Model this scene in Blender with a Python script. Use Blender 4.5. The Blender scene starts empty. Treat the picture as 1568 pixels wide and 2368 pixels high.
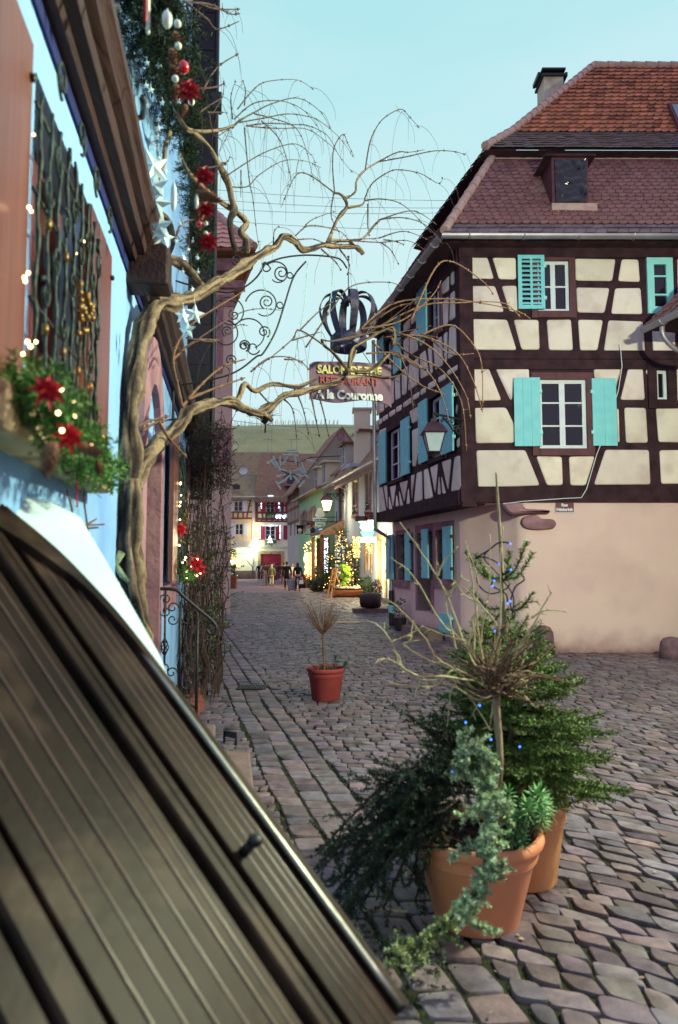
import bpy, math, random
from mathutils import Vector as V, Matrix, noise as NZ
random.seed(7)
R=random.random
def U(a,b): return a+(b-a)*random.random()
SC=bpy.context.scene
COL=SC.collection
# ---- camera model (all traced points are in pixels of a 1568x2368 view of the photograph)
F=1650.; CX=784.; CY=1184.; CAM=V((0,0,1.6)); PT=math.atan(121/1650.)
def ray(px,py):
    x=(px-CX)/F; y=(CY-py)/F; c,s=math.cos(PT),math.sin(PT)
    return V((x,c-y*s,s+y*c))
def at(px,py,Y):
    r=ray(px,py); return CAM+r*(Y/r.y)
def atz(px,py,z=0):
    r=ray(px,py); return CAM+r*((z-1.6)/r.z)
def onp(px,py,o,n):
    r=ray(px,py); return CAM+r*((o-CAM).dot(n)/r.dot(n))
def K(x0,y0,s): return lambda x,y:((x0+x/s)*.6166,(y0+y/s)*.6166)
ka=K(1380,950,3.92); kb=K(1380,1400,3.92); kc=K(1380,1850,3.92); kd=K(820,1700,4.306); ke=K(1100,1700,4.3056)
kf=K(760,850,2.958); kg=K(2240,900,2.254); k1=K(0,0,1.742); k2=K(0,900,1.742); k3=K(0,1800,1.742); kt=K(1380,1750,1.742)
kp=K(1350,2600,1.568); k21=K(700,300,1.568); k22=K(700,900,1.742); k4=K(1350,900,1.3143); kr=K(1600,200,1.6628); k5=K(780,1550,2.178)
k6=K(0,2800,1.0453); kh=K(540,1900,2.63)
# ---- mesh builder
class MB:
    def __init__(s): s.v=[]; s.f=[]; s.c=[]; s.col=(1,1,1)
    def add(s,vs,fs):
        b=len(s.v); s.v+= [tuple(p) for p in vs]; s.c+=[s.col]*len(vs)
        s.f+=[tuple(i+b for i in f) for f in fs]; return b
    def hexa(s,p):
        s.add(p,[(0,3,2,1),(4,5,6,7),(0,1,5,4),(1,2,6,5),(2,3,7,6),(3,0,4,7)])
    def box(s,c,sz,m=None):
        c=V(c); h=[x/2 for x in sz]; ps=[]
        for z in(-1,1):
            for x,y in((-1,-1),(1,-1),(1,1),(-1,1)):
                q=V((x*h[0],y*h[1],z*h[2])); ps.append(c+(m@q if m else q))
        s.hexa(ps)
    def obox(s,o,ax,ay,az): # corner + three edges
        o=V(o); ax=V(ax);ay=V(ay);az=V(az)
        s.hexa([o,o+ax,o+ax+ay,o+ay,o+az,o+ax+az,o+ax+ay+az,o+ay+az])
    def prism(s,pts,ext):
        n=len(pts); ext=V(ext); ps=[V(p) for p in pts]; q=[p+ext for p in ps]
        s.add(ps+q,[tuple(range(n))[::-1],tuple(range(n,2*n))]+[(i,(i+1)%n,n+(i+1)%n,n+i) for i in range(n)])
    def tube(s,pts,rad,n=8,cap=True,jit=0,ridge=None,strand=0):
        pts=[V(p) for p in pts]; m=len(pts)
        if not hasattr(rad,'__len__'): rad=[rad]*m
        ref=V((0,0,1)) if abs((pts[-1]-pts[0]).normalized().z)<.9 else V((1,0,0))
        T=[(pts[min(i+1,m-1)]-pts[max(i-1,0)]).normalized() for i in range(m)]
        a=T[0].cross(ref).normalized(); vs=[]; cs=[]; al=0; sd=U(0,50)
        for i in range(m):
            a=(a-T[i]*a.dot(T[i])); a=a.normalized() if a.length>1e-6 else T[i].orthogonal().normalized(); b=T[i].cross(a)
            for k in range(n):
                t=2*math.pi*k/n; r=rad[i]
                if jit: r*=1+jit*NZ.noise(pts[i]*4.5+V((math.cos(t),math.sin(t),0))*3.0)+ (ridge[k%len(ridge)] if ridge else 0)
                if strand:
                    tw=t+al*1.1; q=NZ.noise(V((math.cos(tw)*2.6,math.sin(tw)*2.6,al*3.2+sd)))+.5*NZ.noise(V((math.cos(tw)*6,math.sin(tw)*6,al*7+sd)))
                    r*=1+strand*q; g=max(.0,min(1,.45+q*2.2)); cs.append((lerp(.14,1.5,g),lerp(.12,1.5,g),lerp(.18,1.4,g)))
                vs.append(pts[i]+(a*math.cos(t)+b*math.sin(t))*r)
            if i<m-1: al+=(pts[i+1]-pts[i]).length
        fs=[(i*n+k,i*n+(k+1)%n,(i+1)*n+(k+1)%n,(i+1)*n+k) for i in range(m-1) for k in range(n)]
        if cap: fs+= [tuple(range(n))[::-1],tuple(range((m-1)*n,m*n))]
        b0=s.add(vs,fs)
        if cs: s.c[b0:b0+len(cs)]=cs
    def lathe(s,prof,c,n=24,cap=True):
        c=V(c); vs=[]; m=len(prof)
        for r,z in prof:
            for k in range(n):
                t=2*math.pi*k/n; vs.append(c+V((r*math.cos(t),r*math.sin(t),z)))
        fs=[(i*n+k,i*n+(k+1)%n,(i+1)*n+(k+1)%n,(i+1)*n+k) for i in range(m-1) for k in range(n)]
        if cap: fs+=[tuple(range(n))[::-1],tuple(range((m-1)*n,m*n))]
        s.add(vs,fs)
    def ball(s,c,r,n=10,sq=(1,1,1),jit=0):
        c=V(c); m=max(4,n//2); vs=[]; 
        for i in range(1,m):
            th=math.pi*i/m
            for k in range(n):
                ph=2*math.pi*k/n; d=V((math.sin(th)*math.cos(ph),math.sin(th)*math.sin(ph),math.cos(th)))
                rr=r*(1+jit*NZ.noise(d*2.3+c*7)) if jit else r
                vs.append(c+V((d.x*rr*sq[0],d.y*rr*sq[1],d.z*rr*sq[2])))
        vs.append(c+V((0,0,r*sq[2]))); vs.append(c-V((0,0,r*sq[2]))); t=len(vs)-2
        fs=[(i*n+k,(i+1)*n+k,(i+1)*n+(k+1)%n,i*n+(k+1)%n) for i in range(m-2) for k in range(n)]
        fs+=[(t,k,(k+1)%n) for k in range(n)]+[(t+1,(m-2)*n+(k+1)%n,(m-2)*n+k) for k in range(n)]
        s.add(vs,fs)
    def build(s,name,mat,parent=None,smooth=False,local=False,label=None,kind=None):
        me=bpy.data.meshes.new(name); vs=s.v; off=V((0,0,0))
        if parent is not None: off=WL.get(parent.name,V((0,0,0))) if not local else off
        elif not local and kind!='structure' and vs:
            xs=[p[0] for p in vs]; ys=[p[1] for p in vs]; off=V(((min(xs)+max(xs))/2,(min(ys)+max(ys))/2,min(p[2] for p in vs)))
        if off.length: vs=[(p[0]-off.x,p[1]-off.y,p[2]-off.z) for p in vs]
        me.from_pydata(vs,[],s.f); me.update()
        if any(c!=(1,1,1) for c in s.c):
            ca=me.color_attributes.new('Col','FLOAT_COLOR','POINT'); fl=[]
            for c in s.c: fl+= [c[0],c[1],c[2],1.]
            ca.data.foreach_set('color',fl)
        o=bpy.data.objects.new(name,me); COL.objects.link(o)
        if mat: me.materials.append(mat)
        if smooth:
            me.polygons.foreach_set('use_smooth',[True]*len(me.polygons))
            if smooth!=True:
                try: me.set_sharp_from_angle(angle=smooth)
                except Exception: pass
        if parent is not None: o.parent=parent; WL[o.name]=WL.get(parent.name,V((0,0,0))).copy()
        else: o.location=off; WL[o.name]=off
        if label: o['label']=label
        if kind: o['kind']=kind
        return o
WL={}
def root(name,label,cat,loc=(0,0,0),group=None,rz=0):
    o=bpy.data.objects.new(name,None); COL.objects.link(o); o.location=loc; o.rotation_euler=(0,0,rz)
    o['label']=label; o['category']=cat; o.empty_display_size=.2
    if group: o['group']=group
    WL[o.name]=V(loc); return o
def tag(o,label,cat,group=None):
    o['label']=label; o['category']=cat
    if group: o['group']=group
    return o
def dup(r,loc,rz=0,label=None,sc=1,group=None):
    def cp(o,par):
        c=o.copy(); COL.objects.link(c)
        if par: c.parent=par
        for ch in o.children: cp(ch,c)
        return c
    c=cp(r,None); c.location=loc; c.rotation_euler=(0,0,rz); c.scale=(sc,sc,sc)
    if label: c['label']=label
    if group: c['group']=group
    return c
def spl(pts,n=6):
    pts=[V(p) for p in pts]; out=[]; m=len(pts)
    for i in range(m-1):
        p0=pts[max(i-1,0)];p1=pts[i];p2=pts[i+1];p3=pts[min(i+2,m-1)]
        for k in range(n):
            t=k/n; out.append(.5*((2*p1)+(p2-p0)*t+(2*p0-5*p1+4*p2-p3)*t*t+(3*p1-p0-3*p2+p3)*t**3))
    out.append(pts[-1]); return out
def lerp(a,b,t): return a+(b-a)*t
def rads(r0,r1,n): return [lerp(r0,r1,i/(n-1)) for i in range(n)]
# ---- 2d polygon helpers
def area(p): return sum(p[i][0]*p[(i+1)%len(p)][1]-p[(i+1)%len(p)][0]*p[i][1] for i in range(len(p)))/2
def rnd(p,r):
    out=[]; n=len(p)
    for i in range(n):
        a=V(p[i-1]);b=V(p[i]);c=V(p[(i+1)%n])
        la=(a-b).length; lc=(c-b).length; ra=min(r,la*.4); rc=min(r,lc*.4)
        s=b+(a-b).normalized()*ra; e=b+(c-b).normalized()*rc
        out+= [s,(s+e+b*2)/4,e]
    return out
def inset(p,d):
    n=len(p); out=[]; 
    for i in range(n):
        a=V(p[i-1]);b=V(p[i]);c=V(p[(i+1)%n]); e1=(b-a).normalized(); e2=(c-b).normalized()
        n1=V((-e1.y,e1.x));n2=V((-e2.y,e2.x)); m=n1+n2
        if m.length<1e-6: m=n1
        m.normalize(); out.append(b+m*(d/max(.5,m.dot(n1))))
    return out
class Fac:
    """a wall plane: o on the ground, d along it, n pointing out"""
    def __init__(s,o,d,flip=1):
        s.o=V(o); s.o.z=0; s.d=V((d[0],d[1],0)).normalized(); s.n=V((s.d.y,-s.d.x,0))*flip; s.k=flip
    def uz(s,px,py,off=0):
        p=onp(px,py,s.o+s.n*off,s.n); return V(((p-s.o).dot(s.d),p.z))
    def P(s,u,z,off=0): return s.o+s.d*u+s.n*off+V((0,0,z))
    def rect(s,mb,u0,u1,z0,z1,a,b):
        mb.hexa([s.P(u0,z0,b),s.P(u1,z0,b),s.P(u1,z0,a),s.P(u0,z0,a),s.P(u0,z1,b),s.P(u1,z1,b),s.P(u1,z1,a),s.P(u0,z1,a)])
    def poly(s,mb,p,a,b):
        if area(p)<0: p=p[::-1]
        n=len(p); vs=[s.P(q[0],q[1],b) for q in p]+[s.P(q[0],q[1],a) for q in p]
        mb.add(vs,[tuple(range(n))]+[(i,n+i,n+(i+1)%n,(i+1)%n) for i in range(n)])
    def pillow(s,mb,p,h=.02,r=.045,b=.025):
        p=[V((q[0],q[1])) for q in p]
        if area(p)<0: p=p[::-1]
        p=rnd(p,r); q1=inset(p,b*.3); q2=inset(p,b); n=len(p)
        if area(q2)<=area(p)*.15: q1=inset(p,.004); q2=inset(p,.008)
        vs=[s.P(q[0],q[1],0) for q in p]+[s.P(q[0],q[1],h*.75) for q in q1]+[s.P(q[0],q[1],h) for q in q2]
        fs=[(j*n+i,j*n+(i+1)%n,(j+1)*n+(i+1)%n,(j+1)*n+i) for j in(0,1) for i in range(n)]+[tuple(range(2*n,3*n))]
        mb.add(vs,fs)
    def wall(s,mb,u0,u1,z0,z1,holes=(),depth=.22,off=0):
        us=sorted({u0,u1,*[h[0] for h in holes],*[h[1] for h in holes]}); zs=sorted({z0,z1,*[h[2] for h in holes],*[h[3] for h in holes]})
        us=[u for u in us if u0<=u<=u1]; zs=[z for z in zs if z0<=z<=z1]
        for i in range(len(us)-1):
            for j in range(len(zs)-1):
                cu=(us[i]+us[i+1])/2; cz=(zs[j]+zs[j+1])/2
                if any(h[0]<cu<h[1] and h[2]<cz<h[3] for h in holes): continue
                mb.add([s.P(us[i],zs[j],off),s.P(us[i+1],zs[j],off),s.P(us[i+1],zs[j+1],off),s.P(us[i],zs[j+1],off)],[(0,1,2,3)])
        for h in holes:
            a,b,c,d=h[:4]; q=[(a,c),(b,c),(b,d),(a,d)]
            for i in range(4):
                x=q[i];y=q[(i+1)%4]
                mb.add([s.P(x[0],x[1],off),s.P(y[0],y[1],off),s.P(y[0],y[1],off-depth),s.P(x[0],x[1],off-depth)],[(0,1,2,3)])
    def span(s,pts,off=0): # list of pixel points -> bounding u0,u1,z0,z1 (mean of the two extreme pairs)
        q=[s.uz(*p,off) for p in pts]; us=sorted(x.x for x in q); zs=sorted(x.y for x in q)
        return ((us[0]+us[1])/2,(us[-1]+us[-2])/2,(zs[0]+zs[1])/2,(zs[-1]+zs[-2])/2)
    def window(s,par,u0,u1,z0,z1,mf,mg,cols=2,rows=3,off=-.12,fw=.06,bar=.03,name='window',th=.05,thick_mid=True):
        mb=MB(); 
        s.rect(mb,u0,u0+fw,z0,z1,off,off+th); s.rect(mb,u1-fw,u1,z0,z1,off,off+th)
        s.rect(mb,u0+fw,u1-fw,z0,z0+fw,off,off+th); s.rect(mb,u0+fw,u1-fw,z1-fw,z1,off,off+th)
        for i in range(1,cols):
            u=lerp(u0,u1,i/cols); w=fw*(1.5 if (cols%2==0 and i==cols//2 and thick_mid) else .5); s.rect(mb,u-w/2,u+w/2,z0+fw,z1-fw,off,off+th+.004)
        for j in range(1,rows):
            z=lerp(z0,z1,j/rows); s.rect(mb,u0+fw,u1-fw,z-bar/2,z+bar/2,off+.003,off+th-.006)
        f=mb.build(name,mf,par)
        g=MB(); s.rect(g,u0+fw*.5,u1-fw*.5,z0+fw*.5,z1-fw*.5,off+.004,off+.018); g.build('pane',mg,f)
        return f
    def shutter(s,par,u0,u1,z0,z1,m,mh,off=.05,louv=False,hside=1,dirn=None):
        mb=MB(); t=.035; nb=max(2,int((u1-u0)/.16)); 
        if louv:
            fw=.07
            s.rect(mb,u0,u0+fw,z0,z1,off,off+t); s.rect(mb,u1-fw,u1,z0,z1,off,off+t)
            s.rect(mb,u0+fw,u1-fw,z0,z0+fw,off,off+t); s.rect(mb,u0+fw,u1-fw,z1-fw,z1,off,off+t)
            um=(u0+u1)/2; s.rect(mb,um-.02,um+.02,z0+fw,z1-fw,off,off+t-.004)
            n=int((z1-z0-2*fw)/.085)
            for i in range(n):
                z=z0+fw+(i+.5)*(z1-z0-2*fw)/n
                mb.hexa([s.P(u0+fw,z-.03,off+.03),s.P(u1-fw,z-.03,off+.03),s.P(u1-fw,z+.01,off+.004),s.P(u0+fw,z+.01,off+.004),
                         s.P(u0+fw,z-.02,off+.034),s.P(u1-fw,z-.02,off+.034),s.P(u1-fw,z+.02,off+.008),s.P(u0+fw,z+.02,off+.008)])
        else:
            for i in range(nb):
                a=lerp(u0,u1,i/nb); b=lerp(u0,u1,(i+1)/nb)-.003
                s.rect(mb,a,b,z0+U(0,.004),z1-U(0,.004),off,off+t+U(-.001,.001))
        o=mb.build('shutter',m,par)
        h=MB(); ue=u1 if hside>0 else u0
        for z in (lerp(z0,z1,.2),lerp(z0,z1,.8)):
            s.rect(h,ue-.03,ue+.03,z-.03,z+.03,off-.02,off+t+.012)
        h.build('hinge',mh,o)
        return o
# ---- materials
def lin(c):
    if max(c)<=1.0: return c
    return tuple((x/255/12.92 if x/255<=.04045 else ((x/255+.055)/1.055)**2.4) for x in c)
def M(name,c1,c2=None,scale=6,rough=.85,bump=.15,bscale=None,metal=0,stretch=(1,1,1),attr=False,emit=0,spec=.35,detail=6,c3=None,s3=1.2,rough2=None,dist=.02,trans=0,coat=0):
    m=bpy.data.materials.new(name); m.use_nodes=True; nt=m.node_tree; N=nt.nodes; L=nt.links
    b=N['Principled BSDF']; c1=lin(c1); c2=lin(c2) if c2 else None
    b.inputs['Roughness'].default_value=rough; b.inputs['Metallic'].default_value=metal; b.inputs['Specular IOR Level'].default_value=spec
    if trans: b.inputs['Transmission Weight'].default_value=trans
    if coat: b.inputs['Coat Weight'].default_value=coat; b.inputs['Coat Roughness'].default_value=.15
    tc=N.new('ShaderNodeNewGeometry'); mp=N.new('ShaderNodeMapping'); mp.inputs['Scale'].default_value=stretch
    if stretch==(1,1,1): L.new(tc.outputs['Position'],mp.inputs['Vector'])
    else:
        t2=N.new('ShaderNodeTexCoord'); L.new(t2.outputs['Object'],mp.inputs['Vector'])
    nz=N.new('ShaderNodeTexNoise'); nz.inputs['Scale'].default_value=scale; nz.inputs['Detail'].default_value=detail; L.new(mp.outputs[0],nz.inputs['Vector'])
    out=None
    if c2:
        rp=N.new('ShaderNodeValToRGB'); rp.color_ramp.elements[0].position=.32; rp.color_ramp.elements[1].position=.68
        rp.color_ramp.elements[0].color=(*c1,1); rp.color_ramp.elements[1].color=(*c2,1); L.new(nz.outputs[0],rp.inputs[0]); out=rp.outputs[0]
    else:
        q=N.new('ShaderNodeRGB'); q.outputs[0].default_value=(*c1,1); out=q.outputs[0]
    if c3:
        n3=N.new('ShaderNodeTexNoise'); n3.inputs['Scale'].default_value=s3; n3.inputs['Detail'].default_value=8; L.new(mp.outputs[0],n3.inputs['Vector'])
        r3=N.new('ShaderNodeValToRGB'); r3.color_ramp.elements[0].position=.5; r3.color_ramp.elements[1].position=.72; L.new(n3.outputs[0],r3.inputs[0])
        mx=N.new('ShaderNodeMix'); mx.data_type='RGBA'; L.new(r3.outputs[0],mx.inputs[0]); L.new(out,mx.inputs[6]); mx.inputs[7].default_value=(*lin(c3),1); out=mx.outputs[2]
    if attr:
        at_=N.new('ShaderNodeAttribute'); at_.attribute_name='Col'
        mx=N.new('ShaderNodeMix'); mx.data_type='RGBA'; mx.blend_type='MULTIPLY'; mx.inputs[0].default_value=1; L.new(out,mx.inputs[6]); L.new(at_.outputs['Color'],mx.inputs[7]); out=mx.outputs[2]
    L.new(out,b.inputs['Base Color'])
    if emit:
        L.new(out,b.inputs['Emission Color']); b.inputs['Emission Strength'].default_value=emit
    if rough2 is not None:
        mr=N.new('ShaderNodeMapRange'); mr.inputs[3].default_value=rough; mr.inputs[4].default_value=rough2; L.new(nz.outputs[0],mr.inputs[0]); L.new(mr.outputs[0],b.inputs['Roughness'])
    if bump:
        bn=N.new('ShaderNodeBump'); bn.inputs['Strength'].default_value=bump; bn.inputs['Distance'].default_value=dist
        nb=N.new('ShaderNodeTexNoise'); nb.inputs['Scale'].default_value=bscale or scale*4; nb.inputs['Detail'].default_value=5; L.new(mp.outputs[0],nb.inputs['Vector'])
        L.new(nb.outputs[0],bn.inputs['Height']); L.new(bn.outputs[0],b.inputs['Normal'])
    return m
# ---- camera
cam=bpy.data.cameras.new('camera'); co=bpy.data.objects.new('camera',cam); COL.objects.link(co); SC.camera=co
co.location=CAM; co.rotation_euler=(math.radians(90)+PT,0,0)
cam.sensor_fit='VERTICAL'; cam.sensor_height=36; cam.lens=F/2368*36; cam.clip_end=2000; cam.clip_start=.05
cam.dof.use_dof=True; cam.dof.focus_distance=14; cam.dof.aperture_fstop=2.6
SC.view_settings.view_transform='Standard'; SC.view_settings.look='None'; SC.view_settings.exposure=.17; SC.view_settings.gamma=1
SC.cycles.use_denoising=True; SC.cycles.max_bounces=6; SC.cycles.sample_clamp_indirect=4; SC.cycles.caustics_reflective=False; SC.cycles.caustics_refractive=False
# ---- dusk sky: bright cyan ahead, violet behind
w=bpy.data.worlds.new('World'); SC.world=w; w.use_nodes=True; nt=w.node_tree; N=nt.nodes; L=nt.links
bg=N['Background']
tc=N.new('ShaderNodeTexCoord'); sx=N.new('ShaderNodeSeparateXYZ'); L.new(tc.outputs['Generated'],sx.inputs[0])
def mth(op,a,b=None):
    n=N.new('ShaderNodeMath'); n.operation=op
    for i,x in enumerate((a,b)):
        if x is None: continue
        if isinstance(x,(int,float)): n.inputs[i].default_value=x
        else: L.new(x,n.inputs[i])
    return n.outputs[0]
def ramp(inp,els):
    r=N.new('ShaderNodeValToRGB'); cr=r.color_ramp
    while len(cr.elements)<len(els): cr.elements.new(.5)
    for e,(p,c) in zip(cr.elements,els): e.position=p; e.color=(*c,1)
    L.new(inp,r.inputs[0]); return r.outputs[0]
def mix(f,a,b,mode='MIX'):
    n=N.new('ShaderNodeMix'); n.data_type='RGBA'; n.blend_type=mode
    for i,x in ((0,f),(6,a),(7,b)):
        if isinstance(x,(int,float)): n.inputs[i].default_value=x
        elif isinstance(x,tuple): n.inputs[i].default_value=(*x,1)
        else: L.new(x,n.inputs[i])
    return n.outputs[2]
front=ramp(sx.outputs[2],[(0,(.63,.84,.84)),(.15,(.61,.83,.84)),(.42,(.57,.82,.83)),(.65,(.34,.72,.77))])
back=ramp(sx.outputs[2],[(0,(.32,.24,.34)),(.3,(.37,.30,.46)),(.8,(.38,.39,.64)),(1,(.37,.41,.66))])
fd=mth('ADD',mth('MULTIPLY',sx.outputs[1],.95),mth('MULTIPLY',sx.outputs[2],.12))
ff=N.new('ShaderNodeMapRange'); ff.interpolation_type='SMOOTHSTEP'; ff.inputs[1].default_value=.25; ff.inputs[2].default_value=.78; L.new(fd,ff.inputs[0])
base=mix(ff.outputs[0],back,front)
mp=N.new('ShaderNodeMapping'); mp.inputs['Scale'].default_value=(1.2,1.2,4); L.new(tc.outputs['Generated'],mp.inputs['Vector'])
nz=N.new('ShaderNodeTexNoise'); nz.inputs['Scale'].default_value=1.7; nz.inputs['Detail'].default_value=5; L.new(mp.outputs[0],nz.inputs['Vector'])
cl=N.new('ShaderNodeMapRange'); cl.inputs[1].default_value=.38; cl.inputs[2].default_value=.75; cl.inputs[3].default_value=0; cl.inputs[4].default_value=.6; L.new(nz.outputs[0],cl.inputs[0])
base=mix(cl.outputs[0],base,(.62,.80,.85))
sky=N.new('ShaderNodeTexSky'); sky.sky_type='NISHITA'; sky.sun_disc=False; sky.sun_elevation=math.radians(12); sky.sun_rotation=math.radians(100); sky.ozone_density=4
nis=mix(1.0,sky.outputs[0],(.08,.08,.08),'MULTIPLY')
L.new(mix(.04,base,nis),bg.inputs['Color']); bg.inputs['Strength'].default_value=1.0
# weak overcast sun
sl=bpy.data.lights.new('sun','SUN'); so=bpy.data.objects.new('sun',sl); COL.objects.link(so); sl.energy=.5; sl.angle=math.radians(20); sl.color=(1,.93,.8)
so.rotation_euler=(math.radians(55),0,math.radians(100))
# street lamp on the right, just outside the frame, that throws the vine's shadow on the blue wall
def lamp(name,loc,power,color,r=.1):
    l=bpy.data.lights.new(name,'POINT'); l.energy=power; l.color=color; l.shadow_soft_size=r
    o=bpy.data.objects.new(name,l); COL.objects.link(o); o.location=loc; return o
lamp('street_lamp_light',(4.3,3.5,4.8),2200,(.89,1,.66),.14)
# ---- ground
m_joint=M('moss_joint',(24,20,18),(42,48,22),scale=9,rough=1,bump=.4)
m_stone=M('sandstone_setts',(100,86,96),(130,112,118),scale=14,rough=.6,bump=.6,bscale=45,attr=True,spec=.4,dist=.006,c3=(78,64,66),s3=5)
g=MB(); g.add([(-160,-12,-.019),(160,-12,-.019),(160,420,-.019),(-160,420,-.019)],[(0,1,2,3)])
o=g.build('ground',m_joint,kind='structure')
def gx(X): return -.8*.55*math.log(1+math.exp((X-.9)/.55)) if X<12 else -.8*X
def gl(X): # rows left of the gutter lean down to the left
    return 0
SD=-.2206
def ingut(X,Y): return X+.235*Y-1.02
st=MB()
def stone(pts,h,tint):
    # pts: 4 ground corners (ccw), pillow stone
    p=rnd(pts,.016+U(0,.018)); n=len(p); cc=sum(p,V((0,0)))/n; a=[cc+(q-cc)*.975 for q in p]; b=[cc+(q-cc)*.925 for q in p]; c=[cc+(q-cc)*.8 for q in p]
    if area(p)<.002: return
    tx,ty=U(-.05,.05),U(-.05,.05); cx=sum(q[0] for q in pts)/4; cy=sum(q[1] for q in pts)/4
    z=lambda q,hh: hh+(q[0]-cx)*tx+(q[1]-cy)*ty+NZ.noise(V((q[0]*9,q[1]*9,0)))*.004
    vs=[(q[0],q[1],-.028) for q in p]+[(q[0],q[1],z(q,h-.01)) for q in a]+[(q[0],q[1],z(q,h-.002)) for q in b]
    fs=[(j*n+i,j*n+(i+1)%n,(j+1)*n+(i+1)%n,(j+1)*n+i) for j in range(2) for i in range(n)]
    ok=True
    if ok:
        vs+=[(q[0],q[1],z(q,h)) for q in c]; fs+=[(2*n+i,2*n+(i+1)%n,3*n+(i+1)%n,3*n+i) for i in range(n)]+[tuple(range(3*n,4*n))]
    else: fs+=[tuple(range(2*n,3*n))]
    st.col=tint; st.add(vs,fs)
def tint():
    v=U(.55,1.18); k=R()
    if k<.08: return (v*1.1,v*1.08,v*1.02)
    if k<.2: return (v*.8,v*.74,v*.84)
    if k<.28: return (v*1.1,v*.98,v*.88)
    if k<.46: return (v*.9,v*1.0,v*1.06)
    return (v*U(.92,1.08),v*U(.92,1.06),v*U(.92,1.06))
def wob(v,x,a=.016): return a*NZ.noise(V((x*.9,v*1.3,3)))+a*.5*NZ.noise(V((x*3,v*3,9)))
v=2.0; row=0
XL=lambda Y:-.6-.154*Y-.3 if Y<9.6 else -10
while v<44:
    hgt=U(.11,.138)*(1 if v<13 else 1.2 if v<24 else 1.7); x=-11.0+U(0,.2); 
    while x<11.5:
        wd=U(.105,.19)*(1 if v<13 else 1.3 if v<24 else 1.8); x1=x+wd; Y=v+hgt/2+gx(x+wd/2); gc=1.02-.235*Y; gL,gR=gc-.29,gc+.29
        if gL-.03<x<gR: x=gR; continue
        if x<gL<x1+.05: x1=gL
        wd=x1-x; xm=(x+x1)/2; Y=v+hgt/2+gx(xm)
        if Y<1.6 or Y>41 or (Y>26 and not(-10<xm<2.6-.2*(Y-26))) or xm<XL(Y) or xm>.53*Y+1.0: x=x1; continue
        if wd<.04: x=x1; continue
        j=.017; e=.005
        q=[]
        for (a,b) in((x+e,v+e),(x1-e,v+e),(x1-e,v+hgt-e),(x+e,v+hgt-e)):
            q.append(V((a+U(-j,j),b+gx(a)+wob(b,a)+U(-j,j)*.8)))
        stone(q,U(-.006,.007),tint()); x=x1
    v+=hgt; row+=1
Y=2.4
yy=[2.4+U(0,.1) for _ in range(3)]
for k in range(3): # gutter strip, three files of setts along the street
    Y=yy[k]
    while Y<30:
        ln=U(.14,.22); c=lambda y:1.02-.235*y+(k-1)*.185+.03*NZ.noise(V((k,y*.8,0)))
        q=[V((c(Y)-.086,Y+.006)),V((c(Y)+.086,Y+.006)),V((c(Y+ln)+.086,Y+ln-.006)),V((c(Y+ln)-.086,Y+ln-.006))]
        q=[p+V((U(-.008,.008),U(-.01,.01))) for p in q]
        stone(q,-.003+(-.004 if k==1 else 0)+U(-.004,.004),tint()); Y+=ln
o=st.build('cobblestone_paving',m_stone,kind='structure',smooth=math.radians(40))
m_far=M('far_setts',(126,98,108),(156,126,128),scale=22,rough=.75,bump=.6,bscale=30,dist=.03,stretch=(1,2.2,1),c3=(110,86,96),s3=7)
g=MB(); g.add([(-20,40.4,-.004),(14,40.4,-.004),(14,110,-.004),(-20,110,-.004)],[(0,1,2,3)])
g.build('far_street',m_far,kind='structure')
# ---- vineyard hill behind the village
m_hill=M('hazy_vineyard_grass',(160,164,112),(182,180,132),scale=.12,rough=1,bump=0,c3=(136,146,110),s3=.05)  # grass paled so that its colour carries the distant haze
hb=MB(); nx,ny=60,24; vs=[]
for j in range(ny+1):
    for i in range(nx+1):
        X=lerp(-220,200,i/nx); t=j/ny; Yv=lerp(135,420,t)
        z=58*(1-math.cos(math.pi*min(1,t*1.7)))/2 + 3*NZ.noise(V((X*.012,Yv*.02,0)))*t*2 - X*.018*min(1,t*2)-.05
        vs.append((X,Yv,z))
hb.add(vs,[(j*(nx+1)+i,j*(nx+1)+i+1,(j+1)*(nx+1)+i+1,(j+1)*(nx+1)+i) for j in range(ny) for i in range(nx)])
hill=hb.build('vineyard_hill',m_hill,kind='structure',smooth=True)
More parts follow.
